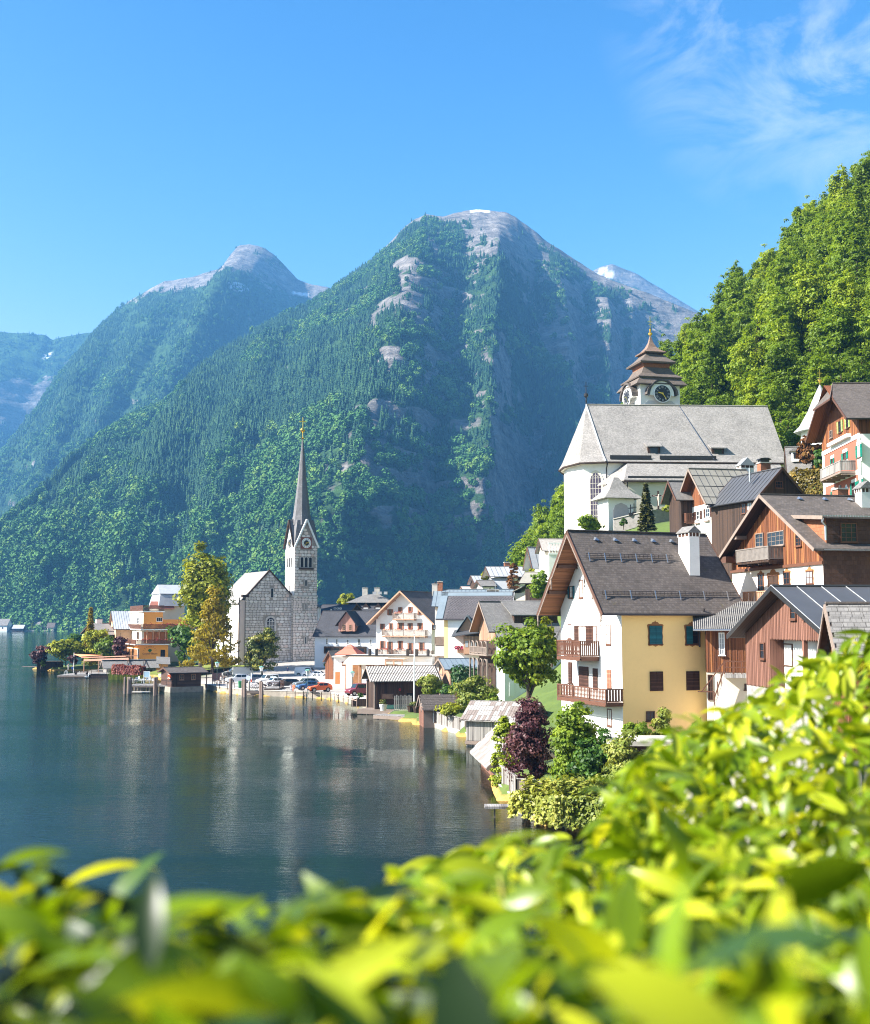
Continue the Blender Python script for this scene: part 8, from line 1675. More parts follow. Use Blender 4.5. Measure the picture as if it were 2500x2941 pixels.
def hotel():
	h = House('orange_hotel', 'orange lakeside hotel with brown flowered balconies and lettering on its wall', 'hotel', Z2(997, 1000)[0], 284, 24, 1.2, Z2(1260, 950)[0], Z2(903, 950)[0]); L, B = h.L, h.Wd; zv = lambda y: h.z_at(Z2(0, y)[1], 0, 0)
	z1, z2, z3, z4 = zv(886), zv(765), zv(715), zv(612)
	part('wall', MB().box(0, 0, -3, L, B, z1), ORANGE, h.root); part('wall', MB().box(1.0, 1.6, z1 + .05, L + 9, B + 6, z2), CREAM, h.root); part('timber_front', MB().box(1.6, 1.5, z1 + .3, L + 8.8, 1.598, z2 - .4), planks('orange larch', (.38, .13, .04), None, .2), h.root); part('wall', MB().box(1.6, 2.6, z2 + .3, L - 1, B + 4, z4), ORANGE, h.root); part('wall', MB().box(L - .9, 3.2, z2 + .3, L + 7, B + 4, z3 + 1.2), ORANGE, h.root)
	part('side_wall', MB().box(1.55, 2.65, z2 + .3, 1.598, B + 4, z4), CREAM, h.root); part('left_glazing', MB().box(-.06, 1.0, -.5, -.002, B - 1, z1 - 1.0), WHITET, h.root)
	for i in range(4): part('pane', MB().box(-.1, 1.2 + i*(B - 2.4)/4, .2, -.061, 1.0 + (i + 1)*(B - 2.4)/4, z1 - 1.2), plain('amber interior', (.3, .14, .06), .3), h.root)
	part('terrace_edge', MB().box(-1.0, -1.0, z1 - .12, L + 9, B + 2, z1 + .045), WHITET, h.root); part('terrace_edge', MB().box(.5, .2, z2 + .0, L + 9, B + 4, z2 + .25), WHITET, h.root); part('roof_terrace', MB().box(1.2, 2.2, z4 + .01, L - .6, B + 4, z4 + .3), WHITET, h.root)
	P = []
	def rail(x0, y0, x1, y1, za, zb_, fl=True):
		o = part('balcony_railing', MB().box(x0, y0, zb_ - .1, x1, y0 + .1, zb_).box(x0, y0, za, x1, y0 + .1, za + .1).box(x0, y0 + .11, zb_ - .1, x0 + .1, y1, zb_).box(x0, y0 + .11, za, x0 + .1, y1, za + .1), TRIMR, h.root); sl = MB(); n = int((x1 - x0)/.22)
		for i in range(n): sl.box(x0 + (x1 - x0)*i/n, y0 + .03, za + .1, x0 + (x1 - x0)*(i + .7)/n, y0 + .07, zb_ - .1)
		n = int((y1 - y0)/.22)
		for i in range(n): sl.box(x0 + .03, y0 + .15 + (y1 - y0 - .2)*i/n, za + .1, x0 + .07, y0 + .15 + (y1 - y0 - .2)*(i + .7)/n, zb_ - .1)
		part('railing_slats', sl, TRIMR, o)
		if fl:
			n = 130; Q = np.stack([RNG.uniform(x0, x1, n), y0 - RNG.random(n)*.35, zb_ + RNG.normal(0, .18, n)], 1); link('flowers', leaf_mesh('flowers', Q, RNG.normal(size=(n, 3)), .26, RNG.random(n)), leafmat('balcony flowers', (.3, .03, .03), (.5, .1, .08)), o)
	rail(-.8, -.8, L + 8.5, B, z1 + .05, z1 + 1.2); rail(.6, .3, L + 8.5, B + 2, z2 + .25, z2 + 1.45); rail(1.3, 2.3, L - .7, B + 3, z4 + .3, z4 + 1.7, False)
	for i in range(5): part('column', MB().lathe([(.12, z1 + .3), (.12, z2 - .7), (.3, z2 - .05)], (2.2 + i*1.5, .9), 8), LTWOOD, h.root)
	for b in ((1145, 658, 1195, 690), (1165, 662, 1172, 688)): h.window((1, 2.6), zb(Z2,*b), fm=WHITET, bars=(3, 1)); break
	for b in ((983, 660, 998, 710),): h.window((0, 1.55), zb(Z2,*b), fm=WHITET)
	h.window((0, 1.0), zb(Z2, 980, 780, 998, 835), fm=TRIM); h.window('F', zb(Z2, 1180, 930, 1218, 990), fm=TRIM, sill=False); h.window('F', zb(Z2, 985, 920, 998, 1000), fm=WHITET, sill=False)
	LM = plain('brown lettering', (.20, .07, .03), .8, .05); LG = plain('dark green emblem', (.02, .12, .03), .8, .05)
	def word(txt, x, z, size, rot=0.0, m=LM):
		cu = bpy.data.curves.new('lettering', 'FONT'); cu.body = txt; cu.size = size; cu.align_x = 'CENTER'; cu.align_y = 'CENTER'; cu.extrude = .01; cu.materials.append(m)
		tmp = bpy.data.objects.new('lettering', cu); col.objects.link(tmp); dg = bpy.context.evaluated_depsgraph_get(); me = bpy.data.meshes.new_from_object(tmp.evaluated_get(dg)); bpy.data.objects.remove(tmp); bpy.data.curves.remove(cu)
		o = bpy.data.objects.new('lettering', me); col.objects.link(o); o.parent = h.root; o.matrix_local = Matrix.Translation((x, -.03, z)) @ Matrix.Rotation(rot, 4, 'Y') @ Matrix.Rotation(math.pi/2, 4, 'X'); return o
	cx, cz = h.hit('F',*Z2(1090, 950)); word('Grüner Baum', cx, h.hit('F',*Z2(1090, 963))[1], .66)
	R = 1.75
	for i, ch in enumerate('SEEHOTEL'): a = math.radians(-62 + i*124/7); word(ch, cx + R*math.sin(a), cz - .35 + R*math.cos(a)*.95, .46, a)
	part('emblem', MB().ext([(cx + r*math.cos(t), -.02, cz + .42 + .8*r*math.sin(t)) for t, r in [(6.283*i/16, .42 + .07*(i % 2)) for i in range(16)]], (0, -.03, 0)).box(cx - .06, -.045, cz - .14, cx + .06, -.02, cz + .15), LG, h.root)
	m = House('mansard_house', 'large house with pale grey mansard roof behind the big green tree', 'house', Z2(1165, 560)[0], 318, 24, 1.5, Z2(1390, 500)[0], None, Wd=14); z0 = m.z_at(Z2(0, 560)[1], 0, 0); z1 = m.z_at(Z2(0, 462)[1], 0, 0); z2 = m.z_at(Z2(0, 380)[1], 5, 5); part('wall', MB().box(0, 0, -3, m.L, 14, z0 + 1), CREAM, m.root)
	part('roof', MB().lathe([(1.0, 0), (.82, 1)], (0, 0), 4, math.pi/4).move(lambda p: Vector((m.L/2 + p.x*m.L*.76, 7 + p.y*11, z0 + p.z*(z1 - z0)))).ext([(m.L*.05, 1, z1 + .01), (m.L*.95, 1, z1 + .01), (m.L*.95, 13, z1 + .01), (m.L*.05, 13, z1 + .01)], (0, 0, .2)).ext([(m.L*.02, .5, z1 + .22), (m.L*.02, 13.5, z1 + .22), (m.L*.1, 7, z2)], (m.L*.9, 0, 0)), MTLT, m.root); part('end_wall', MB().ext([(.55, 2.2, z0), (.55, 12, z0), (.9, 11, z1 - .3), (.9, 3, z1 - .3)], (-.4, 0, 0)), CREAM, m.root); part('red_awning', MB().ext([(-3, -1, z0 - .8), (4, -1, z0 - .8), (4, 1.5, z0 + 1.2), (-2, 1.5, z0 + 1.2)], (0, 0, .1)), plain('dull red awning', (.35, .13, .09), .8), m.root)
	k = simple('steep_metal_roof_house', 'orange walled house with a tall pale metal roof left of the hotel', Z2(805, 850)[0], 298, 18, 1.2, Z2(965, 800)[0], None, Z2(0, 752)[1], Z2(0, 606)[1], plain('peach render', (.72, .42, .24), .85, .06), MTLT, (.6, .6, .8), back=Z2(785, 800)[0] - 6, seams=9)
	d = simple('dark_shingle_house', 'low house with a wide dark shingle roof and white chimney behind the garden trees', Z2(735, 820)[0], 303, 24, 1, Z2(800, 780)[0] + 6, None, Z2(0, 800)[1], Z2(0, 708)[1], DKWOOD, SHWA, (2.5, .4, 1.2), back=Z2(600, 780)[0]); c = d.hit((1, d.Wd/2),*Z2(660, 690)); d.chimney(c[0], d.Wd/2, 1.6, 1.4, d.zr - 2, c[1] + .5, WHITE, cap='flat')
	o = thing('sun_sail', 'orange sun sail stretched over the hotel garden terrace', 'awning', W(*Z2(450, 965), 292)); p1 = W(*Z2(690, 975), 288) - o.location; p2 = W(*Z2(510, 988), 285) - o.location; part('canvas', MB().ext([(0, 0, 0), p1, p2], (0, 0, -.12)), plain('orange canvas', (.72, .30, .14), .8, .05), o); part('mast', MB().tube([(0, 0, -7), (0, 0, .3)], .1, 6), WHITET, o)
	o = thing('terrace_pergola', 'long salmon coloured flat pergola roof in front of the orange hotel', 'pergola', W(*Z2(560, 1012), 284)); p1 = W(*Z2(935, 1000), 280) - o.location; z_ = 0
	part('roof', MB().bar((0, 0, .5), p1 + Vector((0, 0, .5)), 5, .16), plain('salmon slats', (.55, .27, .18), .7), o); part('fascia', MB().bar(Vector((0, -2.6, -.1)), p1 + Vector((0, -2.6, -.1)), .12, .5), plain('salmon slats', (.55, .27, .18)), o)
	for t in (0, .33, .66, 1): q = p1*t; part('post', MB().box(q.x - .1, q.y - 2.6, -4.2, q.x + .1, q.y - 2.4, .0), LTWOOD, o)
hotel()
def far_shore():
	r = random.Random(4)
	px_ = [(0, 45, 1778, 1812, WHITE, SHWA), (28, 26, 1797, 1813, DKWOOD, SHWA), (52, 30, 1795, 1813, DKWOOD, MTLT), (75, 28, 1798, 1812, DKWOOD, SHDK), (95, 38, 1786, 1812, WHITE, SHWA), (118, 26, 1797, 1811, DKWOOD, SHDK), (146, 20, 1788, 1810, CREAM, SHBR), (240, 36, 1772, 1800, WHITE, MTLT), (195, 18, 1806, 1811, WHITE, MTLT)]
	nm = ['pale long house at the left edge of the far shore', 'small dark boathouse beside the pale long house on the far shore', 'dark boathouse with pale roof on the far shore', 'dark boathouse right of the pale roofed one on the far shore', 'white house with grey roof behind the far boathouses', 'dark boathouse before the white house on the far shore', 'cream house with brown roof behind a far shore tree', 'white house on the far shore under the mountain foot', 'tiny white boat hut alone on the far shore bank']
	for (u, w, vt, vb, wm, rm), lab in zip(px_, nm):
		Y = 1440 + r.uniform(-25, 10); c = W(u, 1812, Y); L = w/F*Y; H = (vb - vt)/F*Y; z0 = CAMZ - (vb - HORIZ)/F*Y
		h = House('lakeshore_house', lab, 'house', u - w/2, Y, r.uniform(-8, 8), min(z0, 1.0), None, None, L=L, Wd=L*.7, group='houses on the far shore'); h.walls([(None, None, wm)], H*.5, H, foot=-4); h.roof(rm, .8, .8, .8, .3, .2, TRIM, gutter=False); q = h.L/4
		for i in range(3): part('window', h.fbox(MB(), 'F', q*(i + .7), H*.18, q*(i + 1), H*.36, 0, .1), GLASS, h.root)
	bank = MB(); pts = [W(u, 1811, 1425) for u in (-60, 40, 120, 200, 330, 420)]
	for a, b in zip(pts[:-1], pts[1:]): a = Vector((a.x, 1425, 0)); b = Vector((b.x, 1425, 0)); bank.box(a.x, 1425, -3, b.x - .01, 1500, 1.6)
	struct(part('far_bank', bank, plain('gravel bank', (.30, .29, .24), .95, .3, .05, coords='Object')))
	for i in range(26):
		u = r.uniform(-30, 340); Y = r.uniform(1432, 1470); hgt = r.uniform(8, 17); c = W(u, 1811, Y); lab = 'small bushy tree between the far shore houses'
		me = WV[i % 3]; o = thing('shore_tree', lab, 'tree', (c.x, Y, 1.2), r.uniform(0, 6), 'trees on the far shore'); s = hgt/15; o.scale = (s, s, s)
		k = bpy.data.objects.new('crown', me); col.objects.link(k); k.parent = o; k = bpy.data.objects.new('trunk', WTR); col.objects.link(k); k.parent = o
far_shore()
# ================================================================ TREES AND SHRUBS OF THE VILLAGE
def tz(u0, v0, u1, v1, Y):
	"""pixel box of a plant -> foot, height, width"""
	b = W((u0 + u1)/2, v1, Y); return b, (v1 - v0)/F*Y, (u1 - u0)/F*Y
def T(name, label, box, Y, m,**k):
	b, h, w = tz(*box, Y); return tree(name, label, k.pop('cat', 'tree'), b, h, w, m,**k)
T('maple_tree', 'tall full green tree left of the stone church', (488, 1558, 668, 1905), 258, L_LIME, nc=210, per=60, leaf=.75, hollow=.4, base=.12, shape='egg', trunk=.5, seed=2)
T('maple_tree', 'lower green tree half hidden behind the golden conifer', (470, 1785, 590, 1910), 262, L_DEEP, nc=60, per=40, leaf=.7, base=.1, seed=12)
T('golden_conifer', 'shaggy golden conifer leaning against the tall green tree', (530, 1688, 690, 1925), 244, L_GOLD, nc=120, per=45, leaf=.55, base=.04, shape='cone', crad=1.5, trunk=.35, seed=3, up=.1, el=2.2)
T('magnolia_bush', 'round dark bush with yellow top in front of the stone church', (708, 1806, 797, 1932), 243, L_BUSH, nc=200, per=60, leaf=.42, base=0, hollow=.3, shape='round', cat='bush', crad=.9)
T('purple_maple', 'dark purple tree at the tip of the peninsula', (88, 1843, 148, 1915), 302, L_PURP, nc=50, per=40, leaf=.55, base=.12)
T('garden_tree', 'yellow green tree beside the purple tree on the peninsula', (140, 1836, 238, 1908), 303, L_LIME, nc=70, per=40, leaf=.6, base=.15)
T('garden_tree', 'dark green tree behind the two yellow green trees', (170, 1822, 260, 1905), 318, L_DEEP, nc=60, per=35, leaf=.7, base=.1)
T('garden_tree', 'tall bright green tree before the dark shingle roof', (236, 1800, 318, 1900), 300, L_LIME, nc=70, per=40, leaf=.6, base=.15, seed=4); T('garden_tree', 'bright green tree right of the tall one by the pergola', (268, 1832, 345, 1902), 294, L_MAPLE, nc=60, per=40, leaf=.55, base=.15, seed=5)
T('purple_maple', 'slim purple tree beside the orange hotel', (322, 1806, 366, 1900), 290, L_PURP, nc=40, per=35, leaf=.55, base=.1, seed=6)
b, h, w = tz(236, 1745, 278, 1905, 306); conifer('larch_tree', 'slender pointed yellowish conifer before the dark shingle roof', b, h, w, L_GOLD, 20, .7, seed=8, droop=.1, per=26)
T('garden_bush', 'small red leaved bush under the sun sail', (188, 1880, 232, 1912), 293, L_PURP, nc=20, per=30, leaf=.5, base=.05, cat='bush'); T('garden_bush', 'yellowish bush on the timber bulkhead', (112, 1893, 132, 1913), 301, L_LIME, nc=14, per=26, leaf=.45, base=.05, cat='bush'); T('garden_bush', 'climbing green bush at the pergola post', (232, 1880, 285, 1915), 286, L_LIME, nc=26, per=30, leaf=.5, base=.05, cat='bush')
T('shore_bush', 'round olive bush beside the dark boathouse', (1182, 1934, 1264, 2003), 156, L_SHRUB, nc=60, per=60, leaf=.3, base=.05, cat='bush'); T('shore_bush', 'small blue green bush right of the olive bush', (1264, 1966, 1312, 2008), 150, L_DEEP, nc=34, per=45, leaf=.28, base=.05, cat='bush')
T('flowering_shrub', 'big pale green shrub before the white lower wall', (1308, 1938, 1436, 2058), 138, L_SHRUB, nc=90, per=70, leaf=.27, base=.02, cat='shrub', shape='round'); T('flowering_shrub', 'low yellow green shrub behind the silver board fence', (1262, 2022, 1340, 2065), 137, L_LIME, nc=40, per=50, leaf=.25, base=.02, cat='shrub', seed=3); T('flowering_shrub', 'green shrub between pale shrub and maple tree', (1385, 1990, 1440, 2050), 130, L_MAPLE, nc=30, per=50, leaf=.25, base=.02, cat='shrub', seed=4)
T('maple_tree', 'fresh green maple tree left of the yellow house gable', (1418, 1782, 1618, 2060), 112, L_MAPLE, nc=150, per=60, leaf=.36, base=.18, crad=.85, shape='round', trunk=.22, seed=9, nl=9)
T('yew_tree', 'yellow green yew tucked under the eave of the yellow house', (1550, 1765, 1622, 1900), 121, L_LIME, nc=50, per=50, leaf=.3, base=.05, seed=10)
b, h, w = tz(1412, 2062, 1486, 2262, 90); T('thuja_tree', 'bright green thuja at the water edge beside the slab roof shed', (1412, 2062, 1486, 2262), 90, L_THUJA, nc=110, per=60, leaf=.16, base=.01, shape='column', crad=.3, cat='tree', nl=2, up=.8)
T('thuja_tree', 'small thuja tip right of the bright green thuja', (1455, 2078, 1500, 2200), 91.5, L_THUJA, nc=50, per=45, leaf=.16, base=.01, shape='column', crad=.28, nl=2, up=.8, seed=2)
T('plum_tree', 'purple leaved plum tree between thuja and green garden tree', (1440, 2015, 1612, 2262), 85.5, L_PURP, nc=190, per=70, leaf=.19, base=.06, crad=.55, shape='egg', trunk=.14, seed=5, nl=12, hollow=.4)
T('hazel_tree', 'fresh green tree before the white gable wall of the yellow house', (1552, 1996, 1742, 2260), 80.5, L_MAPLE, nc=170, per=70, leaf=.24, base=.08, crad=.6, shape='egg', trunk=.12, seed=7, nl=10); T('hazel_tree', 'darker green bush below the corner of the yellow house', (1640, 2090, 1800, 2290), 77.5, L_DEEP, nc=130, per=60, leaf=.22, base=.04, crad=.55, trunk=.1, seed=8)
T('garden_shrub', 'tangled green shrub at the right of the pale hedge', (1730, 2100, 1880, 2330), 72, L_SHRUB, nc=130, per=60, leaf=.2, base=.03, crad=.5, cat='shrub', seed=11); T('garden_shrub', 'light green climbing shrub at the foot of the yellow wall', (1795, 2060, 1870, 2140), 86, L_MAPLE, nc=60, per=45, leaf=.2, base=0, cat='shrub', seed=13, nl=9); T('garden_shrub', 'small leafy shrub by the cellar window of the yellow wall', (1868, 2040, 1935, 2130), 86.5, L_SHRUB, nc=60, per=45, leaf=.2, base=0, cat='shrub', seed=14, nl=9)
b, h, w = tz(1832, 1385, 1884, 1528, 160); conifer('young_spruce', 'small spruce standing before the churchyard wall', b, h, w, L_SPRUCE, 16, .42, seed=4, droop=.15, per=30)
T('churchyard_bush', 'round green bush at the foot of the white apse', (1655, 1472, 1735, 1530), 172, L_MAPLE, nc=50, per=50, leaf=.4, base=.04, cat='bush'); T('churchyard_bush', 'pale flowering bush beside the crucifix', (1905, 1432, 1952, 1470), 168, L_HEDGE, nc=30, per=40, leaf=.35, base=.04, cat='bush'); T('churchyard_bush', 'ivy tuft hanging over the churchyard wall', (1778, 1482, 1806, 1510), 170, L_DEEP, nc=14, per=30, leaf=.3, base=.04, cat='bush')
T('brown_cypress', 'brownish column cypress before the cream house', (1457, 1618, 1494, 1712), 216, L_RUST, nc=60, per=40, leaf=.4, base=.02, shape='column', nl=2); T('lane_tree', 'green tree beside the dark shed house on the slope', (1524, 1638, 1592, 1738), 178, L_MAPLE, nc=60, per=50, leaf=.42, base=.08, seed=15); T('lane_tree', 'yellow green bush below the white chalet', (1512, 1628, 1535, 1655), 205, L_LIME, nc=16, per=30, leaf=.4, base=.04, seed=16, cat='bush')
T('square_tree', 'bright green tree behind the dark manor', (974, 1694, 1030, 1760), 335, L_LIME, nc=40, per=40, leaf=.9, base=.05); T('lane_tree', 'small light tree left of the cream house roof', (1386, 1640, 1412, 1672), 236, L_LIME, nc=14, per=30, leaf=.5, base=.05, seed=17, cat='bush')
T('rowan_tree', 'russet and green tree in front of the grey chapel roof', (2300, 1236, 2372, 1360), 148, L_RUST, nc=60, per=45, leaf=.45, base=.1, seed=18); T('rowan_tree', 'dark green bush under the eave of the pink house', (2340, 1290, 2388, 1345), 140, L_DEEP, nc=36, per=40, leaf=.4, base=.1, seed=19)
for i, (bx, lab) in enumerate((((2215, 940, 2290, 1150), 'reddish spruce among the leafy trees of the steep wood'), ((2160, 905, 2220, 1130), 'green spruce left of the reddish spruce in the wood'))):
	b, h, w = tz(*bx, 232 + i*4); conifer('spruce_tree', lab, b, h, w, L_RUST if i == 0 else L_SPRUCE, 20, .8, seed=20 + i, droop=.35, per=30)
for i, (u, v) in enumerate(((2090, 800), (2265, 690), (2335, 675), (2425, 575), (2400, 605))):
	Yq = 332; p = W(u, v, Yq); gq = gz(p.x, Yq); conifer('ridge_conifer', 'dark conifer sticking out of the wooded ridge against the sky', (p.x, Yq, gq), max(p.z - gq, 8), 6.5, L_SPRUCE, 16, .8, seed=40 + i, droop=.1, per=22, group='dark conifers on the wooded ridge')
def box_fn(L, D, H):
	def fn(n):
		A = np.array([L*H, L*H, L*D*1.2, D*H, D*H]); k = RNG.choice(5, n, p=A/A.sum()); a, b = RNG.random(n), RNG.random(n)
		P = np.zeros((n, 3)); N = np.zeros((n, 3))
		for q, (f, nn) in enumerate((((lambda a, b: (a*L, 0*a, b*H)), (0, -1, 0)), ((lambda a, b: (a*L, 0*a + D, b*H)), (0, 1, 0)), ((lambda a, b: (a*L, b*D, 0*a + H)), (0, 0, 1)), ((lambda a, b: (0*a, a*D, b*H)), (-1, 0, 0)), ((lambda a, b: (0*a + L, a*D, b*H)), (1, 0, 0)))):
			m = k == q; P[m] = np.stack(f(a[m], b[m]), 1); N[m] = nn
		return P, N
	return fn
def hedge(name, label, p0, p1, D, H, m, n, leaf, cat='hedge', thick=.35):
	d = p1 - p0; L = math.hypot(d.x, d.y); return leafy_box(name, label, cat, box_fn(L, D, H), n, m, leaf, thick, None, p0, math.atan2(d.y, d.x), True, [((L*q, D*.5, -.3), (L*q, D*.5, H*.7)) for q in (.15, .5, .85)])
a, b = G(1486, 2336, .6), G(1600, 2372, .6); hedge('pale_hedge', 'pale yellow green hedge overgrowing the stone shore wall', a + Vector((.2, .3, 0)), b + Vector((0, .4, 0)), 3.2, 1.35, L_HEDGE, 6500, .26, thick=.55)
a, b = G(1590, 2368, .6), G(1795, 2402, .6); hedge('shore_hedge', 'leafy green hedge hanging over the shore wall to the right', a + Vector((.2, .4, 0)), b + Vector((0, .6, 0)), 3.0, 1.8, L_SHRUB, 8000, .24, thick=.6)
a, b = W(1300, 1985, 160), W(1385, 1985, 158); hedge('ivy_wall', 'dark green ivy covering the wall under the blue metal roof', a, b, 1.0, 3.2, L_IVY, 2600, .28, 'ivy', .25)
a, b = W(2272, 1440, 138), W(2392, 1440, 132); hedge('slope_hedge', 'olive and reddish hedge on the slope below the pink house', a, b, 2.0, 3.4, leafmat('olive hedge leaves', (.15, .12, .02), (.30, .20, .04)), 3600, .35)
a, b = G(*Z2(770, 1135), 1.4), G(*Z2(1008, 1145), 1.4); hedge('barberry_hedge', 'reddish barberry hedge above the reeds by the landing stage', a, b, 1.5, 1.8, leafmat('barberry leaves', (.22, .055, .05), (.34, .13, .09)), 2400, .35, thick=.2)
a, b = ZC(1098, 465), ZC(1350, 465); hedge('box_hedge', 'trimmed round green hedge tree on the restaurant terrace', G(*a, 1.4) + Vector((0, 1, .6)), G(*b, 1.4) + Vector((0, 1, .6)), 2.2, 2.2, L_DEEP, 1500, .35, 'hedge', .3)
q = G(*Z2(735, 1180), .1); rd = thing('reed_bed', 'clump of green reeds at the corner of the long boathouse', 'reeds', q); n = 500; x = RNG.uniform(0, 7.5, n); y = RNG.uniform(.3, 3, n); hh = RNG.uniform(1.4, 2.5, n); lx = RNG.normal(0, .25, n)
v = np.stack([np.stack([x - .05, y, 0*x - .3], 1), np.stack([x + .05, y, 0*x - .3], 1), np.stack([x + lx + .02, y + lx*.3, hh], 1), np.stack([x + lx - .02, y + lx*.3, hh], 1)], 1).reshape(-1, 3); link('stalks', np_mesh('stalks', v, np.arange(4*n).reshape(n, 4), {'tint': ('FACE', RNG.random(n))}), L_SHRUB, rd)
def lawn(name, pts, m): return struct(part(name, MB().poly(pts), m))
GRASSM = plain('sunlit lawn', (.16, .19, .02), .95, .35, 1.5, bump=.6, coords='Object')
lawn('lawn', [G(1486, 2300, .95), G(1520, 2330, .95), G(1640, 2330, .95), G(1640, 2235, .95), G(1500, 2240, .95)], GRASSM); lawn('lawn', [G(*Z2(1030, 1132), 2.0), G(*Z2(1215, 1132), 2.0), G(*Z3(300, 1290), 2.4), G(*Z3(640, 1262), 2.6), G(*Z3(640, 1235), 2.8), G(*Z2(1300, 1070), 2.4)], GRASSM)
for (x, y, lab) in ((745, 480, 'left potted ball tree on the restaurant terrace'), (872, 485, 'right potted ball tree on the restaurant terrace')):
	q = G(*ZC(x, y), 1.4); z = W(*ZC(x, 275), q.y).z - q.z; t_ = thing('ball_tree', lab, 'tree', q); part('trunk', MB().tube([(0, 0, 0), (0, 0, z - 1.2)], .09, 6), BARK, t_); P, N, Tt = crown_pts(30, 30, 1.1, 1.1, .9, z - .9, .4); link('crown', leaf_mesh('crown', P, N, .3, Tt), L_LIME, t_); part('pot', MB().lathe([(.4, -.2), (.5, .6)], (0, 0), 10), DKWOOD, t_)
# ================================================================ CARS
def car(kind, label, pix, yaw, colr, group='cars parked by the lake'):
	D = {'hatch': (4.0, 1.75, 1.48), 'suv': (4.5, 1.85, 1.65), 'estate': (4.6, 1.8, 1.46), 'van': (5.0, 1.95, 1.95), 'mpv': (4.2, 1.82, 1.85), 'open': (4.1, 1.75, 1.32)}[kind]
	L, Wd, H = D; q = G(*pix, 1.12); c = thing('parked_car' if kind not in ('van', 'mpv') else 'parked_van', label, 'van' if kind in ('van', 'mpv') else 'car', q, math.radians(yaw), group)
	pm = plain('car paint %.2f %.2f %.2f' % colr, colr, .28, .03, bump=0, spec=.6)
	ST = {'hatch': [(.0, .62, .66, .7), (.06, .78, .8, .8), (.27, .93, .95, .78), (.45, .96, 1.0, .62), (.62, .98, 1.0, .62), (.86, 1.0, .95, .6), (.96, .95, .74, .7), (1, .7, .6, .74)]}
	z = {'hatch': (.62, .80, .94, 1.48, 1.44, 1.0, .30, .44, .80, .97), 'suv': (.7, .92, 1.05, 1.66, 1.62, 1.12, .28, .42, .84, .97), 'estate': (.6, .76, .92, 1.45, 1.40, .98, .29, .43, .86, .98), 'van': (.8, 1.05, 1.18, 1.95, 1.93, 1.3, .20, .32, .97, .995), 'mpv': (.72, .95, 1.08, 1.84, 1.82, 1.1, .24, .37, .95, .99), 'open': (.6, .74, .88, 1.3, 1.28, .95, .32, .46, .78, .96)}[kind]
	z0, z1, z2, zr_, zr2, zt_, x2, x3, x4, x5 = z; wl = Wd/2; wr = wl*.76
	S = [(0, z0, z0 - .02, wl*.8), (.04, z1, z1 + .02, wl*.86), (x2, z2, z2 + .02, wl*.86), (x3, z2 + .02, zr_, wr), ((x3 + x4)/2, z2 + .03, zr_ + .02, wr), (x4, zt_, zr2, wr), (x5, zt_ - .03, zt_ + .1, wl*.84), (1, z0 + .1, z0 + .15, wl*.82)]
	mb = MB()
	for i, (t, zw, zz, w) in enumerate(S):
		x = (t - .5)*L; e = .9 if i in (0, 7) else 1.0; mb.v += [(x, -wl*e, .28), (x, -wl*e, zw), (x, -w, max(zz, zw + .015)), (x, w, max(zz, zw + .015)), (x, wl*e, zw), (x, wl*e, .28)]
	for i in range(7):
		for k in range(6): a = i*6 + k; b = i*6 + (k + 1) % 6; mb.f.append((a, b, b + 6, a + 6))
	mb.f.append((5, 4, 3, 2, 1, 0)); mb.f.append(tuple(42 + k for k in range(6))); me = part('body', mb, pm, c, smooth=False)
	gm = glass('car glass', (.02, .035, .045)); X = lambda t: (t - .5)*L
	def lerp(a, b, t): return a + (b - a)*t
	def panel(nm, p, off): part(nm, MB().ext([Vector(q_) + Vector(off)*1.0 for q_ in p], Vector(off)*.2), gm, c)
	a2, a3 = X(x2), X(x3); panel('windscreen', [(lerp(a2, a3, .12), -wl*.72, lerp(z2, zr_, .12)), (lerp(a2, a3, .12), wl*.72, lerp(z2, zr_, .12)), (lerp(a2, a3, .9), wr*.92, lerp(z2, zr_, .9)), (lerp(a2, a3, .9), -wr*.92, lerp(z2, zr_, .9))], (-.02, 0, .03))
	a4, a5 = X(x4), X(x5); panel('rear_window', [(lerp(a4, a5, .15), -wr*.88, lerp(zr2, zt_ + .1, .15)), (lerp(a4, a5, .15), wr*.88, lerp(zr2, zt_ + .1, .15)), (lerp(a4, a5, .85), wl*.72, lerp(zr2, zt_ + .1, .85)), (lerp(a4, a5, .85), -wl*.72, lerp(zr2, zt_ + .1, .85))], (.02, 0, .02))
	xs_ = [a3 + .02, (a3 + a4)/2 - .05] if kind != 'van' else [a3 + .02]
	for sg in (-1, 1):
		for i, xa in enumerate(xs_):
			xb = (a3 + a4)/2 - .12 if i == 0 and len(xs_) > 1 else (a4 - .05 if kind != 'van' else a3 + .95)
			lo = lambda x: (x, sg*lerp(wl, wr, .10), z2 + .08); hi = lambda x: (x, sg*lerp(wl, wr, .82), lerp(z2 + .03, zr_, .82)); part('side_window', MB().ext([Vector(p) + Vector((0, sg*.012, 0)) for p in (lo(xa - (.45 if i == 0 else 0)), lo(xb), hi(xb), hi(xa))], (0, sg*.008, 0)), gm, c)
	tm = plain('tyre rubber', (.015, .015, .016), .8); rm = plain('alloy rim', (.4, .42, .44), .35, metal=.8); R = .33 if kind not in ('van', 'suv', 'mpv') else .36
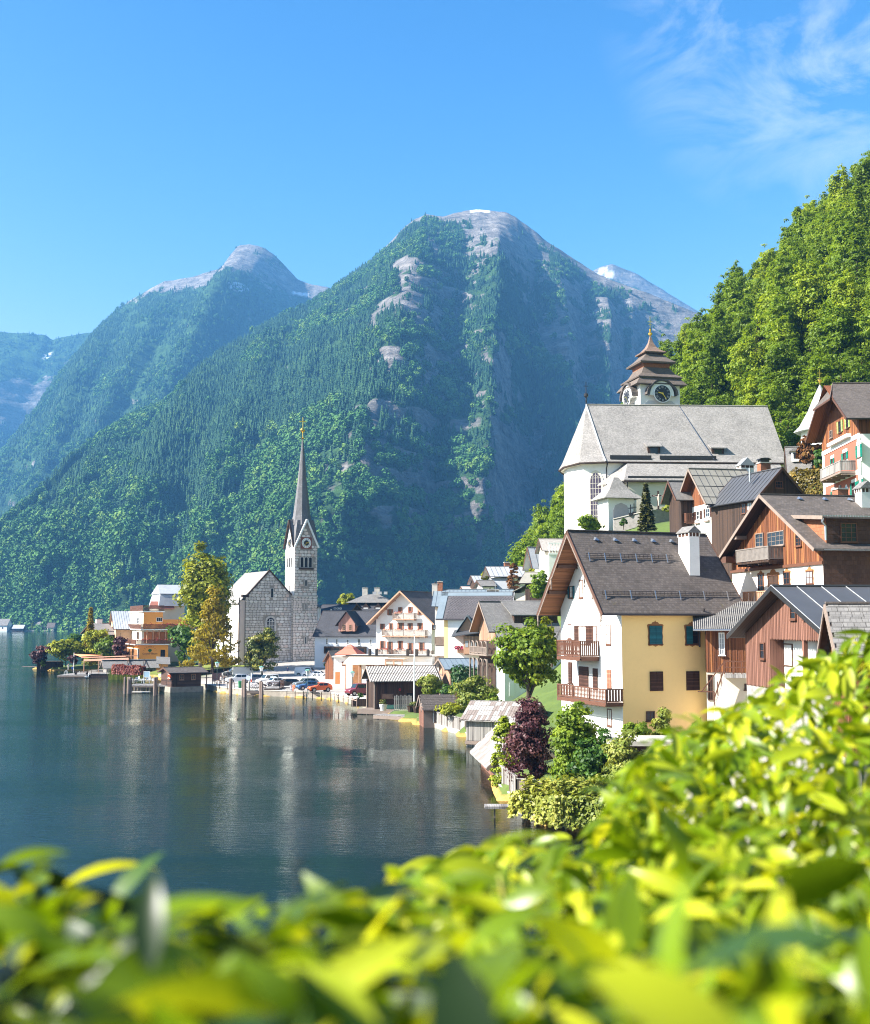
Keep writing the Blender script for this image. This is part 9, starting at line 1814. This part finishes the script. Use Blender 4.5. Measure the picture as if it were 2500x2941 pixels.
	for tx in (.19, .80):
		for sg in (-1, 1):
			w = MB(); n = 14; x = X(tx)
			w.ext([(x + R*math.cos(6.283*i/n), sg*(wl - .2), R + R*math.sin(6.283*i/n)) for i in range(n)], (0, sg*.23, 0)); t_ = part('wheel', w, tm, c); part('rim', MB().ext([(x + R*.66*math.cos(6.283*i/10), sg*(wl + .032), R + R*.66*math.sin(6.283*i/10)) for i in range(10)], (0, sg*.015, 0)), rm, t_)
			part('wheel_arch', MB().ext([(x + (R + .07)*math.cos(6.283*i/n), sg*(wl - .1), R + (R + .07)*math.sin(6.283*i/n)) for i in range(n)], (0, sg*.108, 0)), plain('black trim', (.01, .01, .012), .7), c)
	for sg in (-1, 1):
		part('headlight', MB().box(X(.008), sg*wl*.45, z0 - .08, X(.05), sg*wl*.86, z0 + .1), plain('headlight glass', (.75, .78, .8), .15, spec=.8), c); part('tail_light', MB().box(X(.985), sg*wl*.55, z0 + .05, X(1.003), sg*wl*.82, z0 + .28), plain('tail light red', (.35, .01, .01), .3), c); part('mirror', MB().box(a2 + .35, sg*wl, z2 + .02, a2 + .5, sg*(wl + .2), z2 + .16), pm, c)
	part('bumper', MB().box(X(-.008), -wl*.78, .3, X(.012), wl*.78, .46), plain('black trim', (.01, .01, .012), .7), c); part('number_plate', MB().box(X(1.0), -.26, z0 - .02, X(1.006), .26, z0 + .1), WHITET, c)
	return c
WHT, SIL, BLK, NAV = (.78, .78, .78), (.45, .47, .49), (.05, .045, .045), (.03, .06, .13)
for k_ in [('suv', 'white car with dark rear window beside the stone church', ZA(1430, 466), 8, WHT), ('hatch', 'white car half hidden behind the white one by the church', ZA(1650, 400), 10, WHT), ('van', 'white delivery van seen from behind on the square', ZC(360, 545), 168, WHT), ('estate', 'dark car in front of the white delivery van', ZC(570, 425), 175, BLK),
		   ('hatch', 'white car behind the open topped one near the van', ZC(440, 562), 160, WHT), ('open', 'white open topped car beside the terrace fence', ZC(585, 563), 172, WHT), ('hatch', 'red car parked under the round bush', ZA(1140, 490), 150, (.35, .05, .03)), ('hatch', 'silver car by the cabin, farthest of the row', ZA(520, 535), 25, SIL), ('suv', 'silver white car at the front left of the row', ZA(600, 655), 28, (.62, .64, .66)),
		   ('estate', 'dark blue car between silver car and white van', ZA(860, 640), 38, NAV), ('mpv', 'long white van in the middle of the parked row', ZA(1110, 680), 38, WHT), ('hatch', 'white car squeezed between white van and black estate', ZA(1215, 705), 36, WHT), ('estate', 'black estate car with blue windscreen in the row', ZA(1430, 725), 30, (.06, .05, .045)), ('suv', 'grey car behind the blue one in the row', ZC(345, 735), 28, (.16, .19, .21)),
		   ('hatch', 'blue car beside the orange one by the quay', ZC(385, 770), 24, (.03, .10, .24)), ('hatch', 'orange red car nearest the quay railing', ZC(580, 800), 24, (.62, .11, .025)), ('mpv', 'dark red van beside the dark boathouse', ZC(1235, 862), 35, (.16, .018, .03)), ('hatch', 'blue grey car peeping out behind the dark boathouse', ZC(1395, 850), 40, (.2, .3, .42))]: car(*k_)
t_ = thing('car_trailer', 'white box trailer between the lamp and the parked silver cars', 'trailer', G(*ZA(690, 560), 1.12), .3); part('box', MB().box(-2.1, -.8, .6, 2.1, .8, 2.1), WHITET, t_); part('wheel', MB().ext([(.35*math.cos(i*.6), -.82, .35 + .35*math.sin(i*.6)) for i in range(10)], (0, .2, 0)).ext([(.35*math.cos(i*.6), .62, .35 + .35*math.sin(i*.6)) for i in range(10)], (0, .2, 0)), DKWOOD, t_); part('drawbar', MB().box(-3.2, -.05, .5, -2.101, .05, .6), GUTTER, t_)
# ================================================================ PEOPLE
def clothes(name, legs, top, skin, hair, H):
	m, t, b = newmat(name); tcn = t.new('TexCoord'); sp = t.new('SeparateXYZ'); t.l.new(tcn.outputs['Object'], sp.inputs[0]); z = t.math('DIVIDE', sp.outputs[2], H)
	r = t.new('ValToRGB'); r.color_ramp.interpolation = 'CONSTANT'; e = r.color_ramp.elements
	for _ in range(3): e.new(.5)
	for i, (p, c) in enumerate(((0, (.05, .04, .035)), (.05, legs), (.50, top), (.83, skin), (.95, skin))): e[i].position = p; e[i].color = (*c, 1)
	t.l.new(z, r.inputs[0]); t.set(b, Base_Color=r.outputs[0], Roughness=.85); return m
def person(label, pos, yaw, top, legs, hair=(.05, .03, .02), H=1.72, walk=.25, sit=False, bag=None):
	o = thing('person', label, 'person', pos, yaw); k = H/1.75
	if sit: J = {'pel': (0, 0, .5), 'che': (0, .02, .98), 'nek': (0, .02, 1.13), 'hea': (0, -.02, 1.28), 'top': (0, -.02, 1.38), 'kl': (-.11, -.42, .52), 'kr': (.11, -.42, .52), 'fl': (-.11, -.45, .08), 'fr': (.11, -.45, .08), 'hl': (-.2, -.3, .65), 'hr': (.2, -.3, .65), 'tl': (-.11, -.56, .04), 'tr': (.11, -.56, .04)}
	else: J = {'pel': (0, 0, .93), 'che': (0, -.01, 1.32), 'nek': (0, -.01, 1.49), 'hea': (0, -.03, 1.62), 'top': (0, -.02, 1.72), 'kl': (-.1, -walk*.5, .5), 'kr': (.1, walk*.25, .5), 'fl': (-.1, -walk*.55, .07), 'fr': (.1, walk, .09), 'hl': (-.27, walk*.5, .82), 'hr': (.27, -walk*.6, .84), 'tl': (-.1, -walk*.55 - .15, .03), 'tr': (.1, walk - .14, .04)}
	J['sl'] = (-.19, J['che'][1], J['che'][2] + .1); J['sr'] = (.19, J['che'][1], J['che'][2] + .1); J['el'] = tuple((a + b)/2 + c for a, b, c in zip(J['sl'], J['hl'], (-.03, .05, 0))); J['er'] = tuple((a + b)/2 + c for a, b, c in zip(J['sr'], J['hr'], (.03, .05, 0)))
	nm = list(J); R = dict(pel=.15, che=.15, nek=.055, hea=.10, top=.07, kl=.07, kr=.07, fl=.05, fr=.05, hl=.04, hr=.04, tl=.035, tr=.035, sl=.075, sr=.075, el=.05, er=.05)
	E = [('pel', 'che'), ('che', 'nek'), ('nek', 'hea'), ('hea', 'top'), ('pel', 'kl'), ('pel', 'kr'), ('kl', 'fl'), ('kr', 'fr'), ('fl', 'tl'), ('fr', 'tr'), ('che', 'sl'), ('che', 'sr'), ('sl', 'el'), ('sr', 'er'), ('el', 'hl'), ('er', 'hr')]
	me = bpy.data.meshes.new('body'); me.from_pydata([tuple(c*k for c in J[n]) for n in nm], [(nm.index(a), nm.index(b)) for a, b in E], []); b = bpy.data.objects.new('body', me); col.objects.link(b); b.parent = o
	sk = b.modifiers.new('skin', 'SKIN'); sl_ = me.skin_vertices[0].data if me.skin_vertices else None
	if sl_ is None:
		bm_ = __import__('bmesh').new(); bm_.from_mesh(me); bm_.verts.layers.skin.verify(); bm_.to_mesh(me); bm_.free(); sl_ = me.skin_vertices[0].data
	for i, n in enumerate(nm): sl_[i].radius = (R[n]*k, R[n]*k*(.75 if n in ('pel', 'che') else 1)); sl_[i].use_root = n == 'pel'
	b.modifiers.new('smooth', 'SUBSURF').levels = 1; b.modifiers['smooth'].render_levels = 1
	me.materials.append(clothes(label, legs, top, (.55, .33, .24), hair, (1.38 if sit else 1.72)*k))
	h = J['hea']; part('hair', MB().lathe([(.02, -.02), (.108, .02), (.112, .08), (.08, .14), (.01, .165)], (0, 0), 10).move(lambda p: Vector((p.x + h[0], p.y + h[1] + .025, p.z + h[2]))*k), plain('hair %.2f %.2f' % hair[:2], hair, .7), o)
	f = MB(); f.box(h[0] - .012, h[1] - .13, h[2] - .015, h[0] + .012, h[1] - .10, h[2] + .02); part('nose', f, plain('skin', (.55, .33, .24), .6), o)
	for s in (-1, 1): part('eye', MB().box(h[0] + s*.035 - .012, h[1] - .108, h[2] + .012, h[0] + s*.035 + .012, h[1] - .095, h[2] + .026), DKWOOD, o)
	part('mouth', MB().box(h[0] - .025, h[1] - .105, h[2] - .05, h[0] + .025, h[1] - .094, h[2] - .042), plain('lips', (.4, .12, .1), .5), o)
	if bag: part('rucksack', MB().box(-.15*k, .09*k, .95*k, .15*k, .30*k, 1.42*k), plain('rucksack', bag, .8), o)
	return o
person('person in a white top and pale trousers on the bathing deck', G(*ZL(865, 995), .55), .4, (.7, .6, .55), (.6, .55, .5), (.12, .05, .02)); person('person with a blue rucksack and dark trousers on the bathing deck', G(*ZL(920, 1024), .55), 3.4, (.05, .12, .35), (.05, .04, .06), bag=(.05, .15, .45))
person('person in a dark blue jacket walking behind the black estate car', G(*ZA(1447, 515), 1.15), 3.0, (.02, .03, .10), (.02, .02, .03), walk=.35); person('person in black with a patterned shirt standing by the quay railing', G(*ZA(375, 692), 1.1), .5, (.04, .04, .05), (.03, .03, .03)); person('person in a white shirt and dark trousers beside the one in black', G(*ZA(322, 688), 1.1), -.4, (.45, .42, .4), (.03, .03, .04), walk=.1)
person('person in dark clothes under the conifer near the cabin', G(*ZA(370, 560), 1.2), 2.2, (.03, .03, .04), (.03, .03, .05)); person('person in a black coat walking near the silver car', G(*ZA(440, 575), 1.2), 1.5, (.02, .02, .03), (.03, .03, .04), walk=.3); person('seated person in white by the quay railing', G(*ZA(1510, 800), 1.1), .3, (.7, .7, .72), (.5, .5, .55), sit=True); person('seated person in orange by the quay railing', G(*ZA(1555, 802), 1.1), -.2, (.7, .22, .1), (.6, .2, .1), sit=True)
person('person in a white shirt in front of the church wall', G(*ZC(505, 352), 1.6), .2, (.75, .7, .68), (.4, .36, .34), walk=.1); person('person in a pinkish top left of the white shirted one', G(*ZC(468, 362), 1.6), -.3, (.55, .3, .28), (.2, .16, .18), walk=.1); person('person in a grey top right of the white shirted one', G(*ZC(545, 360), 1.6), .8, (.35, .33, .34), (.06, .06, .09), walk=.2)
# ================================================================ STREET FURNITURE
def lamp(label, pix, top, z0=1.1):
	q = G(*pix, z0); z = W(*top, q.y).z - z0; o = thing('street_lamp', label, 'street lamp', q, 0, 'street lamps along the quay'); part('post', MB().lathe([(.16, 0), (.1, .3), (.055, .5), (.05, z - 1.0)], (0, 0), 8), plain('lamp post green grey', (.06, .10, .09), .5), o); l = part('lantern', MB().lathe([(.2, z - 1.0), (.42, z - .25)], (0, 0), 6), plain('opal lamp glass', (.72, .74, .72), .25), o); part('lamp_cap', MB().lathe([(.5, z - .249), (.4, z - .12), (.08, z)], (0, 0), 6), plain('lamp cap green', (.12, .3, .24), .5), o)
lamp('street lamp beside the dark notice board', ZA(255, 680), ZA(255, 298)); lamp('street lamp before the round bush', ZA(1003, 640), ZA(1005, 370)); lamp('street lamp among the grey and blue cars', ZC(378, 850), ZC(375, 420)); lamp('street lamp in front of the dark red van', ZC(1130, 830), ZC(1125, 455)); lamp('street lamp before the white columns of the souvenir hut', ZC(985, 330), ZC(985, 30), 1.6)
def sign(label, pix, top, w, colr, name='sign', z0=1.1, rz=0.0, round_=False):
	q = G(*pix, z0); z = W(*top, q.y).z - z0; o = thing(name, label, 'sign', q, rz); part('post', MB().tube([(0, 0, -.2), (0, 0, z)], .05, 6), ZINC, o); m = plain('sign ' + label[:12], colr, .4, .03)
	part('plate', MB().ext([(w/2*math.cos(6.283*i/16), -.07, z - w/2 + w/2*math.sin(6.283*i/16)) for i in range(16)], (0, -.03, 0)) if round_ else MB().ext([(-w/2, -.07, z - .35), (w*.35, -.07, z - .35), (w/2, -.07, z - .18), (w*.35, -.07, z), (-w/2, -.07, z)], (0, -.03, 0)), m, o)
sign('dark blue arrow signpost at the church corner', ZC(370, 350), ZC(370, 270), 2.4, (.03, .05, .2), z0=1.6); sign('round blue and white traffic sign among the parked cars', ZA(785, 690), ZA(785, 530), .9, (.55, .6, .72), round_=True); sign('pale framed timetable board at the ferry pier', ZA(1210, 700), ZA(1210, 545), 1.2, (.6, .68, .7))
q = G(*ZA(835, 690), 1.1); o = thing('barrier_post', 'red and white post by the ferry pier', 'post', q); part('post', MB().tube([(0, 0, 0), (0, 0, 2.2)], .1, 8), WHITET, o); part('band', MB().tube([(0, 0, .5), (0, 0, 1.0)], .115, 8), plain('band red', (.6, .08, .04)), o)
q = G(*ZA(795, 785), .95); o = thing('gangway_post', 'pale grey bollard on the ferry pier steps', 'bollard', q); part('post', MB().lathe([(.2, 0), (.2, 1.5), (.14, 1.6)], (0, 0), 8), CONC, o)
for i, (x, lab) in enumerate(((870, 'left bicycle leaning by the ferry pier'), (940, 'right bicycle leaning by the ferry pier'))):
	q = G(*ZA(x, 760), 1.1); o = thing('bicycle', lab, 'bicycle', q, .3); fm = plain('bicycle frame', (.25, .25, .27), .4, metal=.5)
	for wx in (-.52, .52):
		w = part('wheel', MB().tube([(wx + .33*math.cos(6.283*j/14), 0, .34 + .33*math.sin(6.283*j/14)) for j in range(15)], .025, 4), plain('tyre rubber', (.015, .015, .016)), o)
	fr = MB()
	for a, b in (((-.52, 0, .34), (-.1, 0, .32)), ((-.1, 0, .32), (.38, 0, .8)), ((-.1, 0, .32), (-.22, 0, .85)), ((-.22, 0, .8), (.38, 0, .8)), ((-.52, 0, .34), (-.22, 0, .8)), ((.52, 0, .34), (.36, 0, .95))): fr.tube([a, b], .022, 5)
	part('frame', fr, fm, o); part('saddle', MB().box(-.35, -.07, .86, -.1, .07, .92), DKWOOD, o); part('handlebar', MB().tube([(.3, -.28, 1.0), (.36, 0, .95), (.3, .28, 1.0)], .018, 4), fm, o)
def parasol(label, pix, top, z0=1.4, m=None):
	q = G(*pix, z0); z = W(*top, q.y).z - z0; o = thing('closed_parasol', label, 'parasol', q); part('pole', MB().tube([(0, 0, 0), (0, 0, z)], .04, 6), LTWOOD, o); part('canopy', MB().lathe([(.34, z*.38), (.27, z*.6), (.16, z*.85), (.04, z)], (0, 0), 9), m or plain('folded white canvas', (.72, .68, .66), .8), o); part('base', MB().lathe([(.4, 0), (.4, .12)], (0, 0), 10), CONC, o)
parasol('closed white parasol behind the left ball tree', ZC(728, 560), ZC(730, 360)); parasol('closed white parasol behind the right ball tree', ZC(860, 565), ZC(862, 360)); parasol('closed white parasol standing alone by the white wall', ZC(1003, 590), ZC(1003, 335)); parasol('tall closed lilac parasol beside the dark boathouse', ZC(1372, 830), ZC(1375, 365), 1.1, plain('lilac canvas', (.55, .53, .66), .8))
q = G(*ZC(1095, 300), 1.4); q.y = 214; p = W(*ZC(1095, 165), 214); o = thing('red_parasol', 'large open terracotta red parasol above the terrace', 'parasol', (p.x, 214, p.z - 3)); part('canopy', MB().lathe([(3.1, 3.0), (1.25, 4.05), (1.28, 4.15), (.05, 4.75)], (0, 0), 4, .5), plain('terracotta canvas', (.55, .15, .10), .8, .05), o); part('pole', MB().tube([(0, 0, 0), (0, 0, 4.6)], .06, 6), LTWOOD, o); part('valance', MB().lathe([(3.1, 2.8), (3.12, 3.0)], (0, 0), 4, .5, cap=False), plain('terracotta canvas', (.55, .15, .1)), o)
for (x, y, lab, c) in ((785, 290, 'left of two tall banner flags, pinkish with white', (.62, .40, .38)), (888, 230, 'right of two tall banner flags, pale', (.68, .6, .58))):
	q = G(*ZC(x, 350), 1.5); z = W(*ZC(x, 0), q.y).z - 1.5; o = thing('banner_flag', lab, 'flag', q); part('pole', MB().tube([(0, 0, 0), (0, 0, z)], .06, 6), WHITET, o); mb = MB(); n = 8
	for i in range(n): mb.ext([(.06, .1*math.sin(i), z - (z*.6)*i/n), (.95, .15*math.sin(i*1.3 + 1), z - (z*.6)*i/n), (.95, .15*math.sin(i*1.3 + 2.3), z - (z*.6)*(i + 1)/n), (.06, .1*math.sin(i + 1), z - (z*.6)*(i + 1)/n)], (0, .02, 0))
	part('cloth', mb, plain('banner ' + lab[:5], c, .8, .1), o)
P = [G(*ZC(x, y), 1.25) for x, y in ((690, 560), (1055, 610), (1290, 600))]; o = thing('terrace_fence', 'grey picket fence around the restaurant terrace', 'fence', P[0]); n = 0
for a, b in zip(P[:-1], P[1:]):
	d = b - a; k = int(d.length/.26)
	for i in range(k): p = a - P[0] + d*(i/k); part('picket', MB().box(p.x, p.y - .03, .1, p.x + .16, p.y + .03, 1.25), plain('grey picket', (.34, .27, .23), .8), o)
	part('rail', MB().bar(a - P[0] + Vector((0, .06, .4)), b - P[0] + Vector((0, .06, .4)), .05, .1).bar(a - P[0] + Vector((0, .06, 1.0)), b - P[0] + Vector((0, .06, 1.0)), .05, .1), OLDTRIM, o)
struct(part('flower_border', MB().poly([P[0] + Vector((-6, -1.2, -.05)), P[1] + Vector((.5, -1.4, -.05)), P[1] + Vector((0, -.2, -.05)), P[0] + Vector((-5, 0, -.05))]), plain('yellow grass strip', (.34, .26, .05), .9, .3, 2)))
q = G(*ZC(1255, 985), 1.0); o = thing('flower_trough', 'dark trough with green and orange flowers at the end of the pale railing', 'flower pot', q); part('trough', MB().box(-1.2, -.4, -.6, 1.4, .4, .5), DKWOOD, o); Pp, N, Tt = crown_pts(12, 26, .7, .4, .5, 1.0, .25); link('plant', leaf_mesh('plant', Pp, N, .2, Tt), L_DEEP, o)
def swan(label, pix, yaw):
	q = G(*pix, 0); o = thing('swan', label, 'swan', q, yaw, 'swans near the bathing deck'); b = MB(); b.tube([(-.75, 0, .42), (-.5, 0, .32), (-.1, 0, .26), (.3, 0, .26), (.52, 0, .36), (.60, 0, .62), (.52, 0, .9), (.6, 0, 1.08), (.74, 0, 1.06)], [.03, .16, .28, .26, .13, .075, .06, .075, .04], 9); part('body', b, plain('swan white', (.82, .82, .8), .6, .03), o, smooth=True); part('beak', MB().tube([(.74, 0, 1.06), (.92, 0, 1.0)], [.035, .015], 6), plain('beak orange', (.7, .25, .03), .5), o)
	for s in (-1, 1): part('wing', MB().tube([(.3, s*.2, .36), (-.1, s*.27, .42), (-.6, s*.12, .46)], [.04, .13, .02], 6), plain('swan white', (.82, .82, .8)), o)
swan('swan swimming beside the bathing deck corner, left one', ZL(972, 1072), .2); swan('swan with upright neck swimming right of the other one', ZL(1100, 1095), 1.2)
q = G(*Z8(165, 1590), 5.0); q = W(*Z8(160, 1600), 84); o = thing('garden_gate', 'dark picket gate at the corner of the yellow wall below the stairs', 'gate', q, .5)
for i in range(9): part('picket', MB().box(-.4 + i*.1, -.03, -1.6, -.4 + i*.1 + .045, .03, -.7 + .05*i), DKWOOD, o)
part('rail', MB().bar((-.42, .05, -1.3), (.5, .05, -1.3), .05, .06).bar((-.42, .05, -.9), (.5, .05, -.55), .05, .06), DKWOOD, o)
a = W(1850, 2130, 76); o = thing('garden_shed_roof', 'flat topped grey garden shed half hidden by leaves before the yellow wall', 'shed', a); part('roof', MB().box(-2.2, 0, -.3, 5, 4, 0), CONC, o); part('wall', MB().box(-1.8, .3, -3, 4.6, 3.8, -.302), DKWOOD, o); part('brace', MB().bar((-.3, -.1, -1.2), (.5, -.1, -.3), .12, .1).bar((1.3, -.1, -1.2), (.5, -.1, -.3), .12, .1), PKWOOD, o)
# ================================================================ LAUREL BUSHES IN FRONT OF THE CAMERA
ENV = [(-200, 2430), (0, 2440), (60, 2455), (200, 2500), (400, 2560), (500, 2600), (650, 2610), (850, 2600), (950, 2565), (1100, 2530), (1300, 2430), (1450, 2375), (1600, 2350), (1735, 2385), (1775, 2230), (1800, 2160), (1900, 2090), (2080, 2010), (2250, 1915), (2350, 1860), (2450, 1800), (2500, 1775), (2700, 1700)]
L_LAUREL = leafmat('laurel leaves', (.18, .28, .006), (.55, .56, .022), .42, rough=.34, gloss=.45); L_TWIG = plain('green twig', (.28, .26, .05), .55, .2, coords='Object')
def blade(r, ln, wd):
	"""one long pointed leaf: folded along the midrib, curling down at the tip"""
	n = 7; V = []; curl = r.uniform(.25, 1.3); fold = r.uniform(.1, .5); tw = r.uniform(-.5, .5)
	for i in range(n):
		t = i/(n - 1); w = wd*.5*(math.sin(math.pi*min(1, t*.95 + .03)**.72)**1.15) + .0005; a = curl*t*t; x = ln*t*(1 - .18*curl*t*t); z = -ln*.33*curl*t*t; c = tw*t
		for s in (-1, 0, 1): V.append((x, s*w*math.cos(c), z + abs(s)*w*fold + s*w*math.sin(c)))
	Fc = []
	for i in range(n - 1):
		for s in range(2): k = i*3 + s; Fc.append((k, k + 3, k + 4, k + 1))
	return np.array(V), Fc
L_LAUREL_SHADE = leafmat('shade toned laurel leaves', (.018, .045, .006), (.05, .10, .012), .12, rough=.4, gloss=.35)  # dark leaf colour painting in shade, mostly low and at bottom left
def laurel(name, label, us, n, dfun, seed, extra=(), dark=.16):
	r = random.Random(seed); items = []; env = np.array(ENV)
	for _ in range(n):
		u = r.uniform(*us); vt = np.interp(u, env[:, 0], env[:, 1]); q = r.random()**1.45; d = dfun(u, vt + (3060 - vt)*q, vt)*r.uniform(.82, 1.25); ln = r.choice((.055, .07, .085, .1))*r.uniform(.9, 1.1); mg = 10 + (.30 if u > 1500 else .10)*ln/d*F; v = vt + mg + (3060 - vt)*q; items.append((u, v, d, ln))
	items += list(extra); base = thing(name, label, 'bush', (0, 0, 0)); B = []
	for (u, v, d, ln) in items:
		p = W(u, v, d); L = (ln or r.choice((.07, .09, .11, .13))*r.uniform(.85, 1.1)) ; V, Fc = blade(r, L, L*r.uniform(.22, .33)); yaw = r.uniform(0, 6.28); pit = r.gauss(-.35, .5); rol = r.gauss(0, .6)
		M = Matrix.Rotation(yaw, 3, 'Z') @ Matrix.Rotation(-pit, 3, 'Y') @ Matrix.Rotation(rol, 3, 'X'); A = V @ np.array(M).T; B.append((L/d*(1 if -100 < u < 2600 and v < 3000 else .01), p, A, Fc, r.random()))
	B.sort(key=lambda b: -b[0]); cx = sum((b[1] for b in B), Vector())/len(B); gz_ = min(b[1].z for b in B); base.location = (cx.x, cx.y, gz_)
	o0 = base.location; rv = []; rf = []; rt = []; k = 0
	for i, (sz, p, A, Fc, tn) in enumerate(B):
		if i < 230:
			me = np_mesh('leaf', A, Fc, {'tint': ('FACE', np.full(len(Fc), tn))}); o = link('leaf', me, L_LAUREL_SHADE if r.random() < dark*(1.5 if p.z < 12.78 else .6) else L_LAUREL, base, smooth=True); o.location = p - o0
		else: rv.append(A + np.array(p - o0)); rf.append(np.array(Fc) + k); rt += [tn]*len(Fc); k += len(A)
	if rv: stuff(link('small_leaves', np_mesh('small_leaves', np.concatenate(rv), np.concatenate(rf), {'tint': ('FACE', rt)}), L_LAUREL, base, smooth=True))
	for i in range(0, min(len(B), 330), 11):   # twigs run from the heart of the bush up to the leaves
		p = B[i][1] - o0; a = p + Vector((r.uniform(-.15, .15), r.uniform(-.05, .2), -r.uniform(.25, .5))); m = (a + p)/2 + Vector((r.uniform(-.06, .06), r.uniform(-.06, .06), .03)); part('twig', MB().tube([a, m, p - (p - m)*.3], [.005, .004, .002], 6), L_TWIG, base, smooth=True)
def dr(u, v, vt): return float(np.interp(v, [1750, 1900, 2150, 2400, 2650, 2941], [3.4, 3.1, 2.4, 1.7, 1.05, .72]))
def dm(u, v, vt): return float(np.interp(v, [2350, 2500, 2700, 2941], [1.9, 1.45, .95, .66]))
def dl(u, v, vt): return float(np.interp(v, [2430, 2550, 2750, 2941], [1.05, .95, .72, .58]))
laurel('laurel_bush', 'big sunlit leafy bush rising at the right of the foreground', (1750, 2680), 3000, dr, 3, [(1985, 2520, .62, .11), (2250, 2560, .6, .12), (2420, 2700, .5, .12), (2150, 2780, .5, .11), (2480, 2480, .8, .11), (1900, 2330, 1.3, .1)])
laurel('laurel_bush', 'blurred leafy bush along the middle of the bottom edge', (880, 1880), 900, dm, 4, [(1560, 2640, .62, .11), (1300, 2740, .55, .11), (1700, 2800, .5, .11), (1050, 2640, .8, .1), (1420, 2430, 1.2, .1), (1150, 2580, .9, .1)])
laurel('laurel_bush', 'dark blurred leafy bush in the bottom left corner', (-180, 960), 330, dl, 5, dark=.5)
